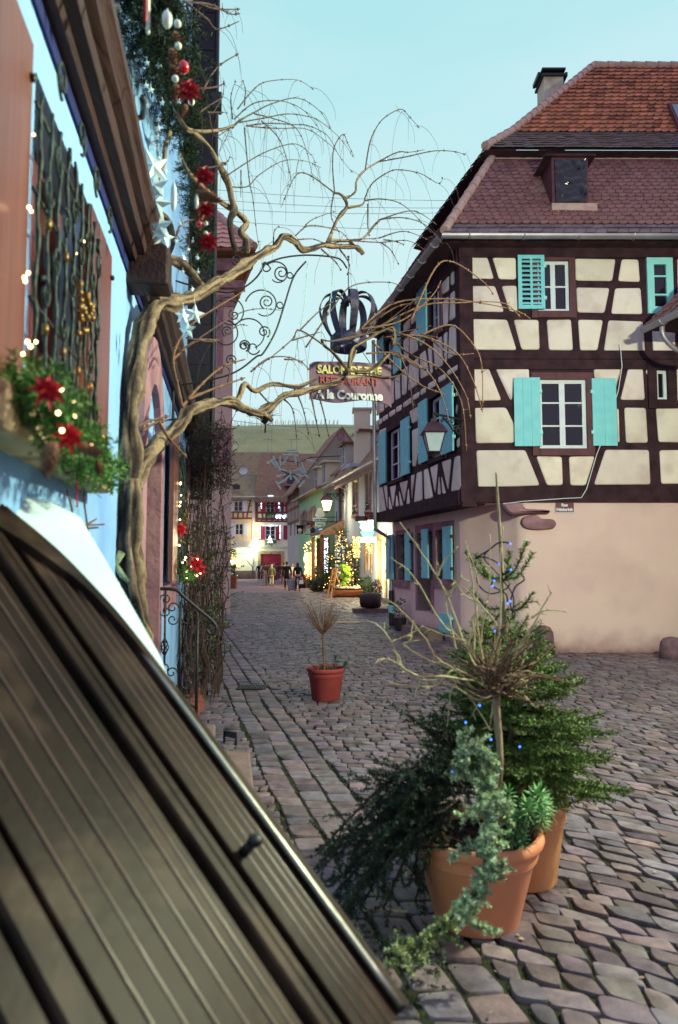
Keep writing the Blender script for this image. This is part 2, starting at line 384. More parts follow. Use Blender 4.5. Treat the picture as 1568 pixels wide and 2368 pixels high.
# ======== timber framed corner house
m_timber=M('dark_timber',(44,24,34),(70,42,52),scale=5,rough=.8,bump=.5,bscale=22,stretch=(1,1,1),dist=.02,spec=.25)
m_timber2=M('brown_painted_frame',(88,50,60),(104,62,70),scale=7,rough=.7,bump=.2)
m_cream=M('cream_render',(238,218,212),(248,230,222),scale=3,rough=.95,bump=.4,bscale=18,dist=.014,attr=True,c3=(216,194,188),s3=2.2)
m_cream2=M('ground_floor_render',(228,190,188),(236,202,194),scale=1.2,rough=.95,bump=.3,bscale=18,dist=.012,c3=(216,180,176),s3=.9)
def dirt(m,zmax,col,sc):
    nt=m.node_tree; N=nt.nodes; L=nt.links; b=N['Principled BSDF']; src=b.inputs['Base Color'].links[0].from_socket
    g=N.new('ShaderNodeNewGeometry'); s_=N.new('ShaderNodeSeparateXYZ'); L.new(g.outputs['Position'],s_.inputs[0])
    n=N.new('ShaderNodeTexNoise'); n.inputs['Scale'].default_value=sc; n.inputs['Detail'].default_value=8; L.new(g.outputs['Position'],n.inputs['Vector'])
    mr=N.new('ShaderNodeMapRange'); mr.inputs[1].default_value=0; mr.inputs[2].default_value=zmax; mr.inputs[3].default_value=1; mr.inputs[4].default_value=0; L.new(s_.outputs[2],mr.inputs[0])
    a=N.new('ShaderNodeMath'); a.operation='MULTIPLY_ADD'; L.new(n.outputs[0],a.inputs[0]); a.inputs[1].default_value=1.6; a.inputs[2].default_value=-.85
    c=N.new('ShaderNodeMath'); c.operation='ADD'; c.use_clamp=True; L.new(a.outputs[0],c.inputs[0]); L.new(mr.outputs[0],c.inputs[1])
    d=N.new('ShaderNodeMath'); d.operation='MULTIPLY'; L.new(c.outputs[0],d.inputs[0]); L.new(mr.outputs[0],d.inputs[1])
    mx=N.new('ShaderNodeMix'); mx.data_type='RGBA'; L.new(d.outputs[0],mx.inputs[0]); L.new(src,mx.inputs[6]); mx.inputs[7].default_value=(*lin(col),1); L.new(mx.outputs[2],b.inputs['Base Color'])
dirt(m_cream2,.55,(150,112,112),3.5)
m_turq=M('turquoise_paint',(124,204,218),(140,216,226),scale=5,rough=.55,bump=.08)
m_turq2=M('pale_turquoise_paint',(150,222,226),(160,230,230),scale=5,rough=.5,bump=.05)
m_white=M('white_window_paint',(214,216,226),(226,228,236),scale=6,rough=.45,bump=.04)
m_glass=M('dark_glass',(22,18,30),(30,24,38),scale=2,rough=.06,bump=.04,bscale=3,spec=.8)
m_stonep=M('pink_sandstone',(150,108,120),(172,128,136),scale=5,rough=.9,bump=.45,bscale=22,c3=(128,90,104),s3=2.4)
m_iron=M('black_iron',(22,20,24),(34,30,34),scale=20,rough=.5,bump=.25,bscale=60,spec=.5)
m_zinc=M('zinc_gutter',(150,140,156),(172,164,176),scale=3,rough=.45,metal=.6,bump=.05)
m_tile1=M('orange_clay_tiles',(178,108,84),(202,126,98),scale=9,rough=.8,bump=.3,bscale=40,attr=True)
m_tile2=M('plum_clay_tiles',(124,84,88),(148,102,102),scale=9,rough=.75,bump=.3,bscale=40,attr=True)
m_tile3=M('glazed_dark_tiles',(112,92,104),(132,108,120),scale=9,rough=.4,bump=.3,bscale=40,attr=True)
m_ridge=M('ridge_tiles',(176,140,138),(196,164,156),scale=7,rough=.8,bump=.3)
m_black=M('black_interior',(10,8,10),rough=1,bump=0)
C0=at(1071,1303,13.1); C0.z=0
FR=Fac(C0,(1,.004)); # right facade, outward -y
FL=Fac(C0,(-.2206,1)); FL.n=-FL.n if FL.n.x>0 else FL.n
FG=Fac(C0-FL.n*.42,FL.d); FG.n=FL.n.copy()
HW=5.65 # length of the street facade
RW=7.5 # length of the right facade
zb=FR.uz(*k4(575,1288)).y; zt=FR.uz(*k4(800,50)).y; zm=(FR.uz(*k4(900,550)).y+FR.uz(*k4(900,630)).y)/2
house=root('timber_house','cream half-timbered corner house with turquoise shutters and tiled mansard roof','house',C0+V((2.5,2.5,0)))
# windows on the right facade
def sp(fac,k,pts): return fac.span([k(*p) for p in pts])
wl=sp(FR,k4,[(880,690),(1115,690),(1115,1030),(880,1030)])
wu=sp(FR,k4,[(905,105),(1028,105),(1030,355),(905,355)]); wu=(wu[0]-.12,wu[1],wu[2],wu[3])
wr=sp(FR,k4,[(1405,90),(1535,93),(1545,365),(1420,365)])
ws=sp(FR,kg,[(490,1095),(590,1105),(592,1355),(500,1355)])
w3=sp(FL,kb,[(310,850),(530,760),(540,1520),(320,1600)])
w2=sp(FL,kb,[(925,390),(1135,270),(1140,1200),(930,1270)])
w1=sp(FL,ka,[(925,440),(1075,320),(1085,1110),(935,1230)])
w0=sp(FL,ka,[(285,1270),(412,1180),(412,1690),(285,1760)])
mb=MB()
FR.wall(mb,0,RW,zb,zt,[wl,wu,wr,ws]); FL.wall(mb,0,HW,zb,zt,[w3,w2,w1,w0])
frame=mb.build('timber_frame',m_timber,house)
pm=MB()
def ptint():
    v=U(.88,1.05); return (v,v*U(.97,1.01),v*U(.93,1.02))
PR=[[(537,83),(628,85),(660,192),(540,190)],[(652,85),(768,88),(770,195),(685,193)],[(1058,92),(1260,95),(1243,203),(1062,200)],[(1290,95),(1372,97),(1380,207),(1272,203)],
[(540,227),(665,227),(710,355),(552,353)],[(698,227),(772,225),(780,350),(738,353)],[(1066,234),(1230,237),(1205,360),(1072,357)],[(1258,238),(1383,237),(1392,366),(1238,364)],
[(553,390),(725,393),(772,543),(562,541)],[(757,393),(880,394),(886,541),(797,541)],[(920,394),(1040,392),(1050,544),(932,543)],[(1075,393),(1198,395),(1170,545),(1085,545)],[(1225,396),(1395,402),(1405,552),(1202,547)],
[(1438,395),(1552,395),(1554,550),(1445,552)],[(1564,90),(1640,90),(1640,360),(1568,360)],
[(552,637),(635,633),(697,790),(562,793)],[(668,633),(832,630),(835,690),(755,690),(750,786),(740,788)],[(563,828),(720,826),(758,905),(760,1000),(572,1002)],[(1152,635),(1290,632),(1258,740),(1250,690),(1155,685)],
[(573,1037),(815,1036),(886,1210),(583,1222)],[(868,1066),(995,1068),(1000,1208),(922,1210)],[(1030,1068),(1158,1066),(1112,1210),(1037,1210)],[(1210,1034),(1424,1035),(1432,1205),(1153,1207)]]
for p in PR: pm.col=ptint(); FR.pillow(pm,[FR.uz(*k4(*q)) for q in p])
for p in [[(262,1085),(385,1088),(402,1352),(195,1352)],[(228,1417),(410,1420),(428,1715),(243,1715)],[(160,1430),(180,1425),(188,1710),(172,1712)],[(408,1110),(440,1050),(450,1055),(450,1155),(425,1150)],[(495,1420),(740,1418),(740,1712),(518,1708)],[(655,1095),(740,1095),(740,1360),(668,1360)],[(525,1778),(740,1775),(740,2060),(540,2062)]]:
    pm.col=ptint(); FR.pillow(pm,[FR.uz(*kg(*q)) for q in p])
for i in range(3):
    u=FR.uz(*kg(760,1500)).x+i*.75
    for z0,z1 in((zb+.32,zb+.95),(zb+1.05,zb+1.65),(zb+1.75,zb+2.2),(zm+.2,zm+.85),(zm+.98,zm+1.5),(zm+1.6,zt-.1)): FR.pillow(pm,[(u,z0),(u+.62,z0),(u+.62,z1),(u,z1)])
LA=[[(1222,128),(1262,125),(1275,450),(1225,480)],[(1080,290),(1198,185),(1195,545),(1100,612)],[(1218,600),(1278,540),(1288,945),(1205,1003)],[(1105,715),(1188,625),(1180,1030),(1115,1085)],[(1205,1090),(1295,1040),(1305,1480),(1185,1560)],
[(1120,1190),(1172,1145),(1165,1590),(1150,1600),(1125,1500)],[(965,1310),(1088,1212),(1105,1640),(995,1715)],[(885,1400),(940,1365),(955,1750),(925,1780)],[(768,1490),(850,1420),(900,1790),(785,1850)],[(530,920),(632,815),(622,1100),(528,1165)],
[(640,790),(712,735),(720,985),(640,1055)],[(528,1280),(610,1210),(600,1550),(535,1605)],[(625,1165),(728,1100),(738,1425),(620,1505)],[(752,1170),(840,1250),(840,1310),(770,1370)],[(608,1640),(742,1530),(752,1915),(600,2025)],[(505,1720),(588,1655),(570,2060),(508,2095)],
[(400,1840),(470,1780),(480,2125),(412,2165)],[(305,1895),(380,1868),(385,2190),(325,2235)],[(125,1370),(172,1330),(175,1545),(130,1590)],[(1165,1730),(1338,1625),(1335,1705),(1185,1800)]]
for p in LA: pm.col=ptint(); FL.pillow(pm,[FL.uz(*ka(*q)) for q in p],r=.05,b=.025)
LB=[[(135,400),(160,385),(238,412),(240,550),(135,615)],[(250,420),(293,415),(295,495),(260,520)],[(125,700),(210,655),(208,735),(125,780)],[(225,640),(297,595),(297,670),(225,715)],[(320,570),(405,522),(403,600),(320,650)],[(422,498),(502,455),(500,535),(422,585)],[(525,435),(643,350),(642,440),(528,513)],
[(668,325),(760,265),(757,345),(668,408)],[(778,245),(858,185),(855,280),(780,330)],[(890,155),(1003,85),(1000,185),(893,250)],[(1040,60),(1150,-5),(1150,85),(1042,145)],
[(618,560),(730,492),(765,680),(655,745)],[(655,840),(772,785),(760,1010),(710,1365),(662,1375)],[(748,1180),(785,1035),(795,1335),(745,1345)],[(175,840),(268,797),(270,860),(190,900),(180,1030),(160,1035)],[(155,1125),(195,1115),(197,1420),(165,1280)],[(152,1310),(192,1440),(198,1580),(160,1580)],
[(1308,470),(1328,448),(1312,600),(1305,600)],[(1312,980),(1370,915),(1372,1090),(1318,1098)],[(1300,330),(1318,240),(1326,340)],
[(1280,1235),(1375,1190),(1395,1710),(1230,1745)],[(1092,1300),(1230,1258),(1185,1720),(1165,1640)],[(1085,1500),(1150,1770),(1100,1775)],[(1050,1500),(1075,1785),(1030,1785)],[(922,1385),(1033,1328),(995,1770)],[(828,1420),(885,1395),(962,1830),(840,1858)],[(725,1465),(797,1435),(805,1870),(685,1900)],
[(640,1500),(692,1485),(648,1855)],[(600,1680),(620,1920),(572,1930)],[(472,1600),(590,1575),(538,1900)],[(462,1720),(520,1945),(478,1955)],[(425,1780),(455,1954),(412,1969)],[(330,1665),(415,1638),(380,1930),(372,1974)],[(315,1800),(365,2010),(315,2020)],[(235,1650),(285,1645),(292,2000)],[(163,1685),(215,1665),(270,2035),(180,2045)]]
for p in LB: pm.col=ptint(); FL.pillow(pm,[FL.uz(*kb(*q)) for q in p],r=.05,b=.022)
pm.build('plaster_infill',m_cream,house,smooth=math.radians(50))
# proud beams: storey beams, bottom beam, corner post
bm=MB()
FR.rect(bm,-.03,RW,zb-.02,zb+.27,-.1,.05); FR.rect(bm,-.02,RW,zm-.19,zm-.01,-.1,.035); FR.rect(bm,.05,RW,zm+.01,zm+.17,-.1,.03)
FR.rect(bm,-.02,RW,zt-.16,zt+.02,-.1,.06)
z1_=FL.uz(*kb(1395,1725)).y; 
FL.rect(bm,.02,HW,zb-.06,z1_-.01,-.45,.07); FL.rect(bm,.02,HW,zt-.3,zt+.02,-.1,.06)
bm.build('beam',m_timber,house,label='heavy dark storey beams of the half-timbered walls')
pb=MB(); pb.hexa([FR.P(-.01,zb-.1,.045),FR.P(.26,zb-.1,.045),FR.P(.26,zb-.1,-.2),FL.P(.1,zb-.1,.02),FR.P(-.01,zt,.045),FR.P(.24,zt,.045),FR.P(.24,zt,-.2),FL.P(.1,zt,.02)])
pb.build('corner_post',m_timber,house)
# windows and shutters, right facade
def frame_box(fac,w,t,off0,off1,name,mat,sill=.05):
    mb=MB(); a,b,c,d=w
    fac.rect(mb,a-t,a,c-t,d+t,off0,off1); fac.rect(mb,b,b+t,c-t,d+t,off0,off1); fac.rect(mb,a,b,d,d+t,off0,off1+.004); fac.rect(mb,a,b,c-t,c,off0,off1+.02)
    return mb.build(name,mat,house)
frame_box(FR,wl,.13,-.1,.05,'window_surround',m_timber2); FR.window(house,*wl,m_white,m_glass,2,3,off=-.06,fw=.07)
frame_box(FR,wu,.12,-.1,.05,'window_surround',m_timber2); FR.window(house,*wu,m_white,m_glass,2,2,off=-.06,fw=.06)
FR.window(house,*wr,m_turq2,m_glass,1,3,off=-.02,fw=.13,th=.07)
frame_box(FR,ws,.16,-.1,.06,'window_surround',m_timber); FR.window(house,*ws,m_white,m_glass,1,1,off=-.08,fw=.06)
s=sp(FR,k4,[(752,683),(884,683),(886,1020),(760,1020)]); FR.shutter(house,*s,m_turq,m_turq2,hside=1)
s=sp(FR,k4,[(1133,686),(1248,688),(1268,1018),(1145,1018)]); FR.shutter(house,*s,m_turq,m_turq2,hside=-1)
s=sp(FR,k4,[(768,84),(897,86),(910,348),(780,348)]); FR.shutter(house,*s,m_turq,m_turq2,louv=True,off=.07)
# left facade windows
for w_,c in((w3,2),(w2,2),(w1,2),(w0,2)):
    frame_box(FL,w_,.09,-.1,.05,'window_surround',m_timber2 if w_ is w1 else m_timber); FL.window(house,*w_,m_white,m_glass,2,3,off=-.1,fw=.06)
for k,p,hs in((kb,[(187,890),(300,855),(302,1615),(205,1635)],1),(kb,[(525,690),(645,645),(652,1475),(530,1515)],-1),(kb,[(780,440),(905,380),(925,1295),(797,1325)],1),(kb,[(1132,210),(1290,140),(1308,1140),(1135,1205)],-1),
    (ka,[(750,570),(890,455),(920,1220),(770,1270)],1),(ka,[(413,990),(512,915),(525,1720),(413,1760)],-1),(ka,[(178,1265),(268,1250),(268,1580),(185,1600)],1)):
    s=sp(FL,k,p); FL.shutter(house,*s,m_turq,m_turq2,hside=hs)
# ---- ground floor: street side, chamfer, right wall
wa=sp(FG,kc,[(430,610),(600,600),(605,1265),(435,1275)]); dr=sp(FG,kc,[(735,600),(930,560),(940,1740),(740,1745)]); wb=sp(FG,kc,[(1000,560),(1240,500),(1240,1250),(1005,1265)])
uc=2.0-FG.uz(*kc(1500,1500)).x*0
# ground facade runs from the chamfer to the far end
pc=FG.uz(1066,1478).x; A=FG.P(pc,0); B=FR.P(1.16,0)
mg=MB(); FG.wall(mg,pc,HW+.2,-.05,zb+.1,[wa,dr,wb],depth=.35)
FR.wall(mg,1.16,RW,-.05,zb)
cv=spl([FG.P(pc+.5,0),FG.P(pc,0),A.lerp(B,.28)+V((.03,-.05,0)),A.lerp(B,.75)+V((.0,-.07,0)),B,FR.P(1.9,0)],6); cv=cv[6:-6]
mg.add([p+V((0,0,-.05)) for p in cv]+[p+V((0,0,zb)) for p in cv],[(i,i+1,len(cv)+i+1,len(cv)+i) for i in range(len(cv)-1)])
mg.add([FR.P(0,zb-.03,0),FR.P(1.3,zb-.03,-.0),FG.P(HW+.2,zb-.03,0)-FL.n*.3,FL.P(HW,zb-.03,0)],[(0,1,2,3)])
mg.build('ground_floor_wall',m_cream2,house,smooth=math.radians(25))
mb=MB(); mb.add([FR.P(-.02,zb-.022,.04),FR.P(1.4,zb-.022,-.01),FG.P(HW+.2,zb-.022,-.1),FL.P(HW,zb-.022,0)],[(0,3,2,1)]); mb.build('jetty_soffit',m_timber,house)
# stone surrounds
def surround(w,t,name='stone_surround',sill=True,proud=.015):
    mb=MB(); a,b,c,d=w
    FG.rect(mb,a-t,a,c-(.08 if sill else 0),d+t*1.2,-.3,proud); FG.rect(mb,b,b+t,c-(.08 if sill else 0),d+t*1.2,-.3,proud); FG.rect(mb,a,b,d,d+t*1.2,-.3,proud+.004)
    if sill: FG.rect(mb,a-t,b+t,c-.2,c-.08,-.3,.06); FG.rect(mb,a,b,c-.08,c,-.3,proud+.002)
    return mb.build(name,m_stonep,house)
surround(wa,.1); surround(wb,.14); surround(dr,.16,sill=False)
for w_ in(wa,wb):
    FG.window(house,*w_,m_white,m_glass,2,3,off=-.3,fw=.06)
    g=MB(); um=(w_[0]+w_[1])/2
    for i in range(1,4):
        u=lerp(w_[0],w_[1],i/4); g.tube([FG.P(u,w_[2],-.1),FG.P(u,w_[3],-.1)],.012,6)
    for t in(.2,.5,.8):
        z=lerp(w_[2],w_[3],t); g.tube([FG.P(w_[0],z,-.1),FG.P(w_[1],z,-.1)],.01,6)
        for i in(1,2,3):
            u=lerp(w_[0],w_[1],i/4); g.tube([FG.P(u+.07*math.cos(q*.6283),z+.12*math.sin(q*.6283),-.1) for q in range(11)],.009,5,cap=False)
    g.build('window_grille',m_iron,house)
mb=MB(); FG.rect(mb,dr[0],dr[1],dr[2],dr[3],-.4,-.33)
for i in range(5):
    u=lerp(dr[0],dr[1],i/5); FG.rect(mb,u+.01,u+(dr[1]-dr[0])/5-.01,dr[2]+.05,dr[3]-.05,-.33,-.31)
dd=mb.build('door',M('dark_door',(40,22,30),(54,32,40),rough=.6),house)
mb=MB(); mb.ball(FG.P(dr[1]-.15,dr[2]+1,-.28),.03,8); mb.build('handle',m_iron,dd)
for p,hs in(([(310,615),(410,610),(415,1265),(315,1268)],1),([(580,580),(665,572),(680,1285),(600,1280)],-1),([(1140,490),(1285,480),(1288,1262),(1175,1265)],-1)):
    s=sp(FG,kc,p); FG.shutter(house,*s,m_turq,m_iron,hside=hs,off=.06)
s=sp(FG,kc,[(850,530),(950,525),(970,1245),(875,1250)]); FG.shutter(house,s[0],s[1],s[2],s[3],m_turq,m_iron,hside=1,off=.1)
# cellar hatch
s=sp(FG,kc,[(1080,1760),(1250,1770),(1255,2060),(1085,2040)]); FG.shutter(house,s[0],s[1],s[2],s[3],m_turq,m_turq2,hside=-1,off=.03)
# corbel stones under the corner
mb=MB()
for p,b in (([(690,1300),(790,1292),(805,1325),(930,1330),(935,1350),(840,1352),(735,1362),(710,1340)],.16),([(800,1365),(870,1350),(890,1375),(955,1375),(968,1400),(955,1425),(870,1432),(810,1425),(788,1395)],.1)):
    FR.pillow(mb,[FR.uz(*k4(*q)) for q in p],h=b,r=.08,b=.05)
mb.build('corbel',m_stonep,house,smooth=math.radians(40))
# thin cable on the wall
mb=MB(); cab=[FR.uz(*k4(*q)) for q in[(1272,518),(1278,555),(1284,630),(1265,750),(1200,960),(1160,1060),(1110,1230),(1085,1272),(1000,1276),(800,1290),(700,1302)]]
mb.tube([FR.P(q.x,q.y,.075) for q in cab],.008,6); mb.build('cable',m_white,house)
# ---- roof
def roof_tiles(mb,e0,e1,r0,r1,tw,th,tintf,shape='beaver',lift=.02,gap=.004):
    """courses of real tiles on the quad e0-e1 (eave) r0-r1 (top)"""
    e0,e1,r0,r1=map(V,(e0,e1,r0,r1)); L_=((r0+r1)/2-(e0+e1)/2).length; nr=max(1,int(L_/th)); up=(r0-e0).normalized(); al=(e1-e0).normalized()
    nrm=al.cross(up).normalized(); nrm=nrm if nrm.z>0 else -nrm
    for j in range(nr):
        t0=j/nr; a=e0.lerp(r0,t0); b=e1.lerp(r1,t0); a2=e0.lerp(r0,min(1,(j+1.6)/nr)); b2=e1.lerp(r1,min(1,(j+1.6)/nr)); ln=(b-a).length; n=max(1,round(ln/tw))
        s=(j%2)*.5
        for i in range(-1,n):
            x0=max(0,(i+s)/n); x1=min(1,(i+1+s)/n)
            if x1-x0<.2/n: continue
            p0=a.lerp(b,x0+gap/ln);p1=a.lerp(b,x1-gap/ln);q0=a2.lerp(b2,x0+gap/ln);q1=a2.lerp(b2,x1-gap/ln)
            up2=(q0-p0).normalized(); l=nrm*(lift+U(0,.012)); base=nrm*.002; dn=U(-.012,.012)
            p0=p0-up2*dn;p1=p1-up2*dn
            m=(p0+p1)/2-up2*(.28*tw if shape=='beaver' else .0); pa=p0.lerp(p1,.18)-up2*(.17*tw if shape=='beaver' else 0); pb_=p0.lerp(p1,.82)-up2*(.17*tw if shape=='beaver' else 0)
            mb.col=tintf(p0,x0,t0)
            tp=[p0+l,pa+l,m+l,pb_+l,p1+l,q1+base,q0+base]; th_=-nrm*.016
            mb.add(tp+[p+th_ for p in tp[:5]],[(0,1,2,3,4,5,6),(0,7,8,1),(1,8,9,2),(2,9,10,3),(3,10,11,4)])
EV=.42
def ipt(du,dv,z): # inset from the corner along the two facades (du right facade inward, dv street facade inward)
    return None
nR=FR.n; nL=FL.n
def corner(i,z): # point at the hip, offset i outward(-)/inward(+) of both walls
    # solve p = C0 + a*FR.d + b*FL.d with dist to both planes = -i
    a=i/abs(FR.d.dot(nL)); b=i/abs(FL.d.dot(nR)); return C0+FR.d*a+FL.d*b+V((0,0,z))
zg=zt+.12
g0=corner(-EV,zg); 
m0=corner(1.15,0); zu=at(1158,366,m0.y).z; m0.z=zu        # top of mansard slope
e2=corner(.9,0); e2.z=at(1140,343,e2.y).z                            # upper eave
r0=at(1375,152,16.6); zr=r0.z
def rp(p,L=RW+1): return p+FR.d*L
def lp(p,L=HW): 
    q=p-C0; b=q.dot(FL.d); return p+FL.d*(HW-.25-b)
BR=7.2
rb=MB()
r1=r0+FR.d*8
sub=lambda p:p-V((0,0,.03))
e2m=corner(.62+.55,zu+.08+.55*.62)
rb.add([sub(g0),sub(rp(g0,9)),sub(rp(m0,9)),sub(m0),sub(lp(g0)),sub(lp(m0))],[(0,1,2,3),(4,0,3,5)])
kick=corner(1.94,0); kick.z=at(1203,306,kick.y).z
rb.add([sub(e2),sub(rp(e2,9)),sub(rp(kick,9)),sub(kick),sub(rp(r0,9)),sub(r0),sub(lp(e2)),sub(lp(kick))],[(0,1,2,3),(3,2,4,5),(6,0,3,7)])
rl=lp(kick)+FR.d*2.2; rl=V((rl.x,rl.y,zr)); rend=r0+FL.d*.6
rb.add([sub(kick),sub(lp(kick)),sub(r0)+FL.d*(HW-4.5),sub(r0)],[(0,1,2,3)][:1])
rb.add([g0-V((0,0,.05)),rp(g0,9)-V((0,0,.05)),FR.P(RW+1,zt,-.1),FR.P(0,zt,-.1),lp(g0)-V((0,0,.05)),FL.P(HW,zt,-.1)],[(0,1,2,3),(4,0,3,5)])
rb.add([e2-V((0,0,.04)),rp(e2,9)-V((0,0,.04)),rp(m0,9)-V((0,0,.02)),m0-V((0,0,.02)),lp(e2)-V((0,0,.04)),lp(m0)-V((0,0,.02))],[(0,1,2,3),(4,0,3,5)])
roof=rb.build('roof',m_timber,house)
def t_or(p,x,t):
    v=U(.6,1.1); k=R()
    if k<.14: return (v*.55,v*.5,v*.55)
    if k<.16: return (v*1.0,v*1.15,v*1.15)
    return (v,v*U(.9,1.05),v*U(.85,1.05))
def t_pl(p,x,t):
    v=U(.8,1.1)
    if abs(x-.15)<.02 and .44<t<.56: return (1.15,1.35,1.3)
    return (v,v*U(.95,1.02),v*U(.95,1.05))
def t_gl(p,x,t):
    v=U(.75,1.1); b=1.25 if x>.45 else 1; return (v/b,v/b,v*b*.95)
tm=MB(); roof_tiles(tm,kick,rp(kick,8.2),r0,rp(r0,6.5),.17,.19,t_or,lift=.05); tm.build('tile_courses',m_tile1,roof,label='orange weathered clay tiles of the upper roof')
tm=MB(); roof_tiles(tm,e2-V((0,0,-.0)),rp(e2,8.2),kick,rp(kick,8.2),.2,.2,t_gl,shape='flat',lift=.04); 
gm=g0.lerp(m0,.12); roof_tiles(tm,g0,rp(g0,8.5),gm,rp(gm,8.5),.2,.16,lambda p,x,t:(U(.8,1.05),)*3,shape='flat',lift=.04); tm.build('tile_courses',m_tile3,roof,label='dark glazed tiles along both eaves')
tm=MB(); roof_tiles(tm,gm,rp(gm,8.4),m0,rp(m0,8.2),.165,.142,t_pl,lift=.03); roof_tiles(tm,lp(g0),g0,lp(m0),m0,.19,.165,t_pl); roof_tiles(tm,lp(e2),e2,lp(kick),kick,.19,.2,t_pl); tm.build('tile_courses',m_tile2,roof,label='plum coloured clay tiles of the steep lower roof')
def ridge(mb,a,b,r=.11,n=10):
    a=V(a);b=V(b)
    for i in range(n):
        p=a.lerp(b,i/n);q=a.lerp(b,(i+1.08)/n); mb.tube([p,q],[r*1.08,r*.88],10)
rg=MB(); ridge(rg,g0+V((0,0,.06)),m0+V((0,0,.04)),.085,9); ridge(rg,e2+V((0,0,.05)),kick+V((0,0,.05)),.09,4); ridge(rg,kick+V((0,0,.05)),r0+V((0,0,.03)),.09,16); ridge(rg,r0+V((0,0,.0)),rp(r0,8),.1,26); ridge(rg,m0+V((0,0,.0)),rp(m0,8),.05,24); rg.build('ridge_tiles',m_ridge,roof,smooth=math.radians(60))
# gutter
gu=MB(); a=g0+nR*.07-V((0,0,.06))+nL*.07; 
def gut(mb,a,b,r=.075,n=9):
    a=V(a);b=V(b); d=(b-a).normalized(); s=d.cross(V((0,0,1))).normalized(); k=10; vs=[]
    for p in(a,b):
        for rr in(r,r*.85):
            for i in range(k+1):
                t=math.pi*i/k; vs.append(p+s*math.cos(t)*rr-V((0,0,1))*math.sin(t)*rr)
    m=k+1; fs=[(i,i+1,2*m+i+1,2*m+i) for i in range(k)]+[(m+i,3*m+i,3*m+i+1,m+i+1) for i in range(k)]+[(0,2*m,3*m,m),(k,m+k,3*m+k,2*m+k)]
    mb.add(vs,fs)
    for i in range(n):
        c=a.lerp(b,(i+.5)/n); mb.tube([c+s*math.cos(math.pi*t/8)*(r+.008)-V((0,0,1))*math.sin(math.pi*t/8)*(r+.008) for t in range(9)],.012,5)
gut(gu,a,rp(a,9),n=9); gut(gu,a,lp(a,HW)+nL*.0,n=8); gu.build('gutter',m_zinc,house,smooth=math.radians(40))
# downpipe at the far end of the street side
dp=MB(); b=[kc(175,300),kc(178,540),kc(250,575),kc(285,1380)]
pts=[FL.P(HW-.02,zt,.15),FL.P(HW-.02,zb,.12),FL.P(HW+.02,zb-.25,.1),FG.P(HW+.1,zb-.5,.08),FG.P(HW+.1,.9,.08)]
dp.tube(pts,.05,10); dpo=dp.build('downpipe',m_zinc,house,smooth=math.radians(50))
dp=MB(); dp.tube([FG.P(HW+.1,.92,.08),FG.P(HW+.1,.0,.08)],.065,10); dp.build('pipe_shoe',m_iron,dpo,smooth=math.radians(50))
# dormer with black plastic sheet
def onm(px,py): # point on mansard front slope
    n=(rp(g0,1)-g0).cross(m0-g0).normalized(); return onp(px,py,g0,n)
dl=onm(*kr(775,955)); dr_=onm(*kr(1000,955)); H=at(*kr(770,665),dl.y-.02).z-dl.z; W_=(dr_-dl).length
DF=Fac(dl-nR*.0,FR.d); db=MB()
DF.o=dl+nR*.1; zd=dl.z; DF.o.z=0
for (u0,u1,z0,z1) in((0,.1,zd,zd+H),(W_-.1,W_,zd,zd+H),(.1,W_-.1,zd+H-.1,zd+H),(.1,W_-.1,zd,zd+.06)): DF.rect(db,u0,u1,z0,z1,-.12,.0)
DF.rect(db,0,.04,zd,zd+H,-1.2,-.12); DF.rect(db,W_-.04,W_,zd,zd+H,-1.2,-.12)
dormer=db.build('dormer',m_timber2,roof)
db=MB(); DF.rect(db,-.14,W_+.14,zd+H,zd+H+.05,-1.3,.06); db.build('dormer_roof',m_timber,dormer)
db=MB(); DF.rect(db,-.02,W_+.15,zd-.16,zd,-.1,.03); db.build('dormer_apron',m_ridge,dormer)
pl=MB(); n=26; vs=[]
for j in range(n+1):
    for i in range(n+1):
        u=lerp(.05,W_-.05,i/n); z=lerp(zd+.02,zd+H-.06,j/n); q=V((i*.16,j*.13,1)); o_=.025+.075*abs(NZ.noise(V((u*4+z*3,z*5-u*2.5,2))))+.03*abs(NZ.noise(V((u*9-z*6,z*7+u*7,5))))
        vs.append(DF.P(u,z,o_))
pl.add(vs,[(j*(n+1)+i,j*(n+1)+i+1,(j+1)*(n+1)+i+1,(j+1)*(n+1)+i) for j in range(n) for i in range(n)])
pl.build('plastic_sheet',M('black_plastic',(28,26,36),(40,38,50),rough=.16,bump=.2,bscale=9,spec=.7),dormer,smooth=True)
# skylight
n_=(rp(kick,1)-kick).cross(r0-kick).normalized(); sk=[onp(*kr(*q),kick+V((0,0,.05)),n_) for q in[(1498,335),(1680,330),(1740,500),(1568,500)]]
mb=MB(); n_=n_ if n_.z>0 else -n_
mb.prism([p for p in sk],n_*.1); sko=mb.build('skylight',m_timber2,roof)
c_=sum(sk,V((0,0,0)))/4; mb=MB(); mb.prism([c_+(p-c_)*.82+n_*.06 for p in sk],n_*.05); mb.build('pane',M('sky_glass',(90,110,140),rough=.05,bump=0,spec=1),sko)
# chimney
cb=MB(); CHY=17.6; p=at(*kr(772,300),CHY); cw=.5; zc_=at(*kr(770,128),CHY).z; cb.box((p.x,CHY,zc_-2.68),(cw,.6,4.8)); ch=cb.build('chimney',M('chimney_render',(206,196,172),(222,212,190),scale=3,c3=(176,150,140),s3=2),roof)
cb=MB(); t=p.z+1.2
pt_=at(*kr(770,128),CHY).z-.28; cb.box((p.x,CHY,pt_+.02),(cw+.1,.72,.06)); cb.box((p.x,CHY,pt_+.17),(cw+.1,.72,.05))
for dx in(-.35,.35): cb.box((p.x+dx,CHY,pt_+.1),(.06,.5,.1))
cb.build('chimney_cap',m_iron,ch)
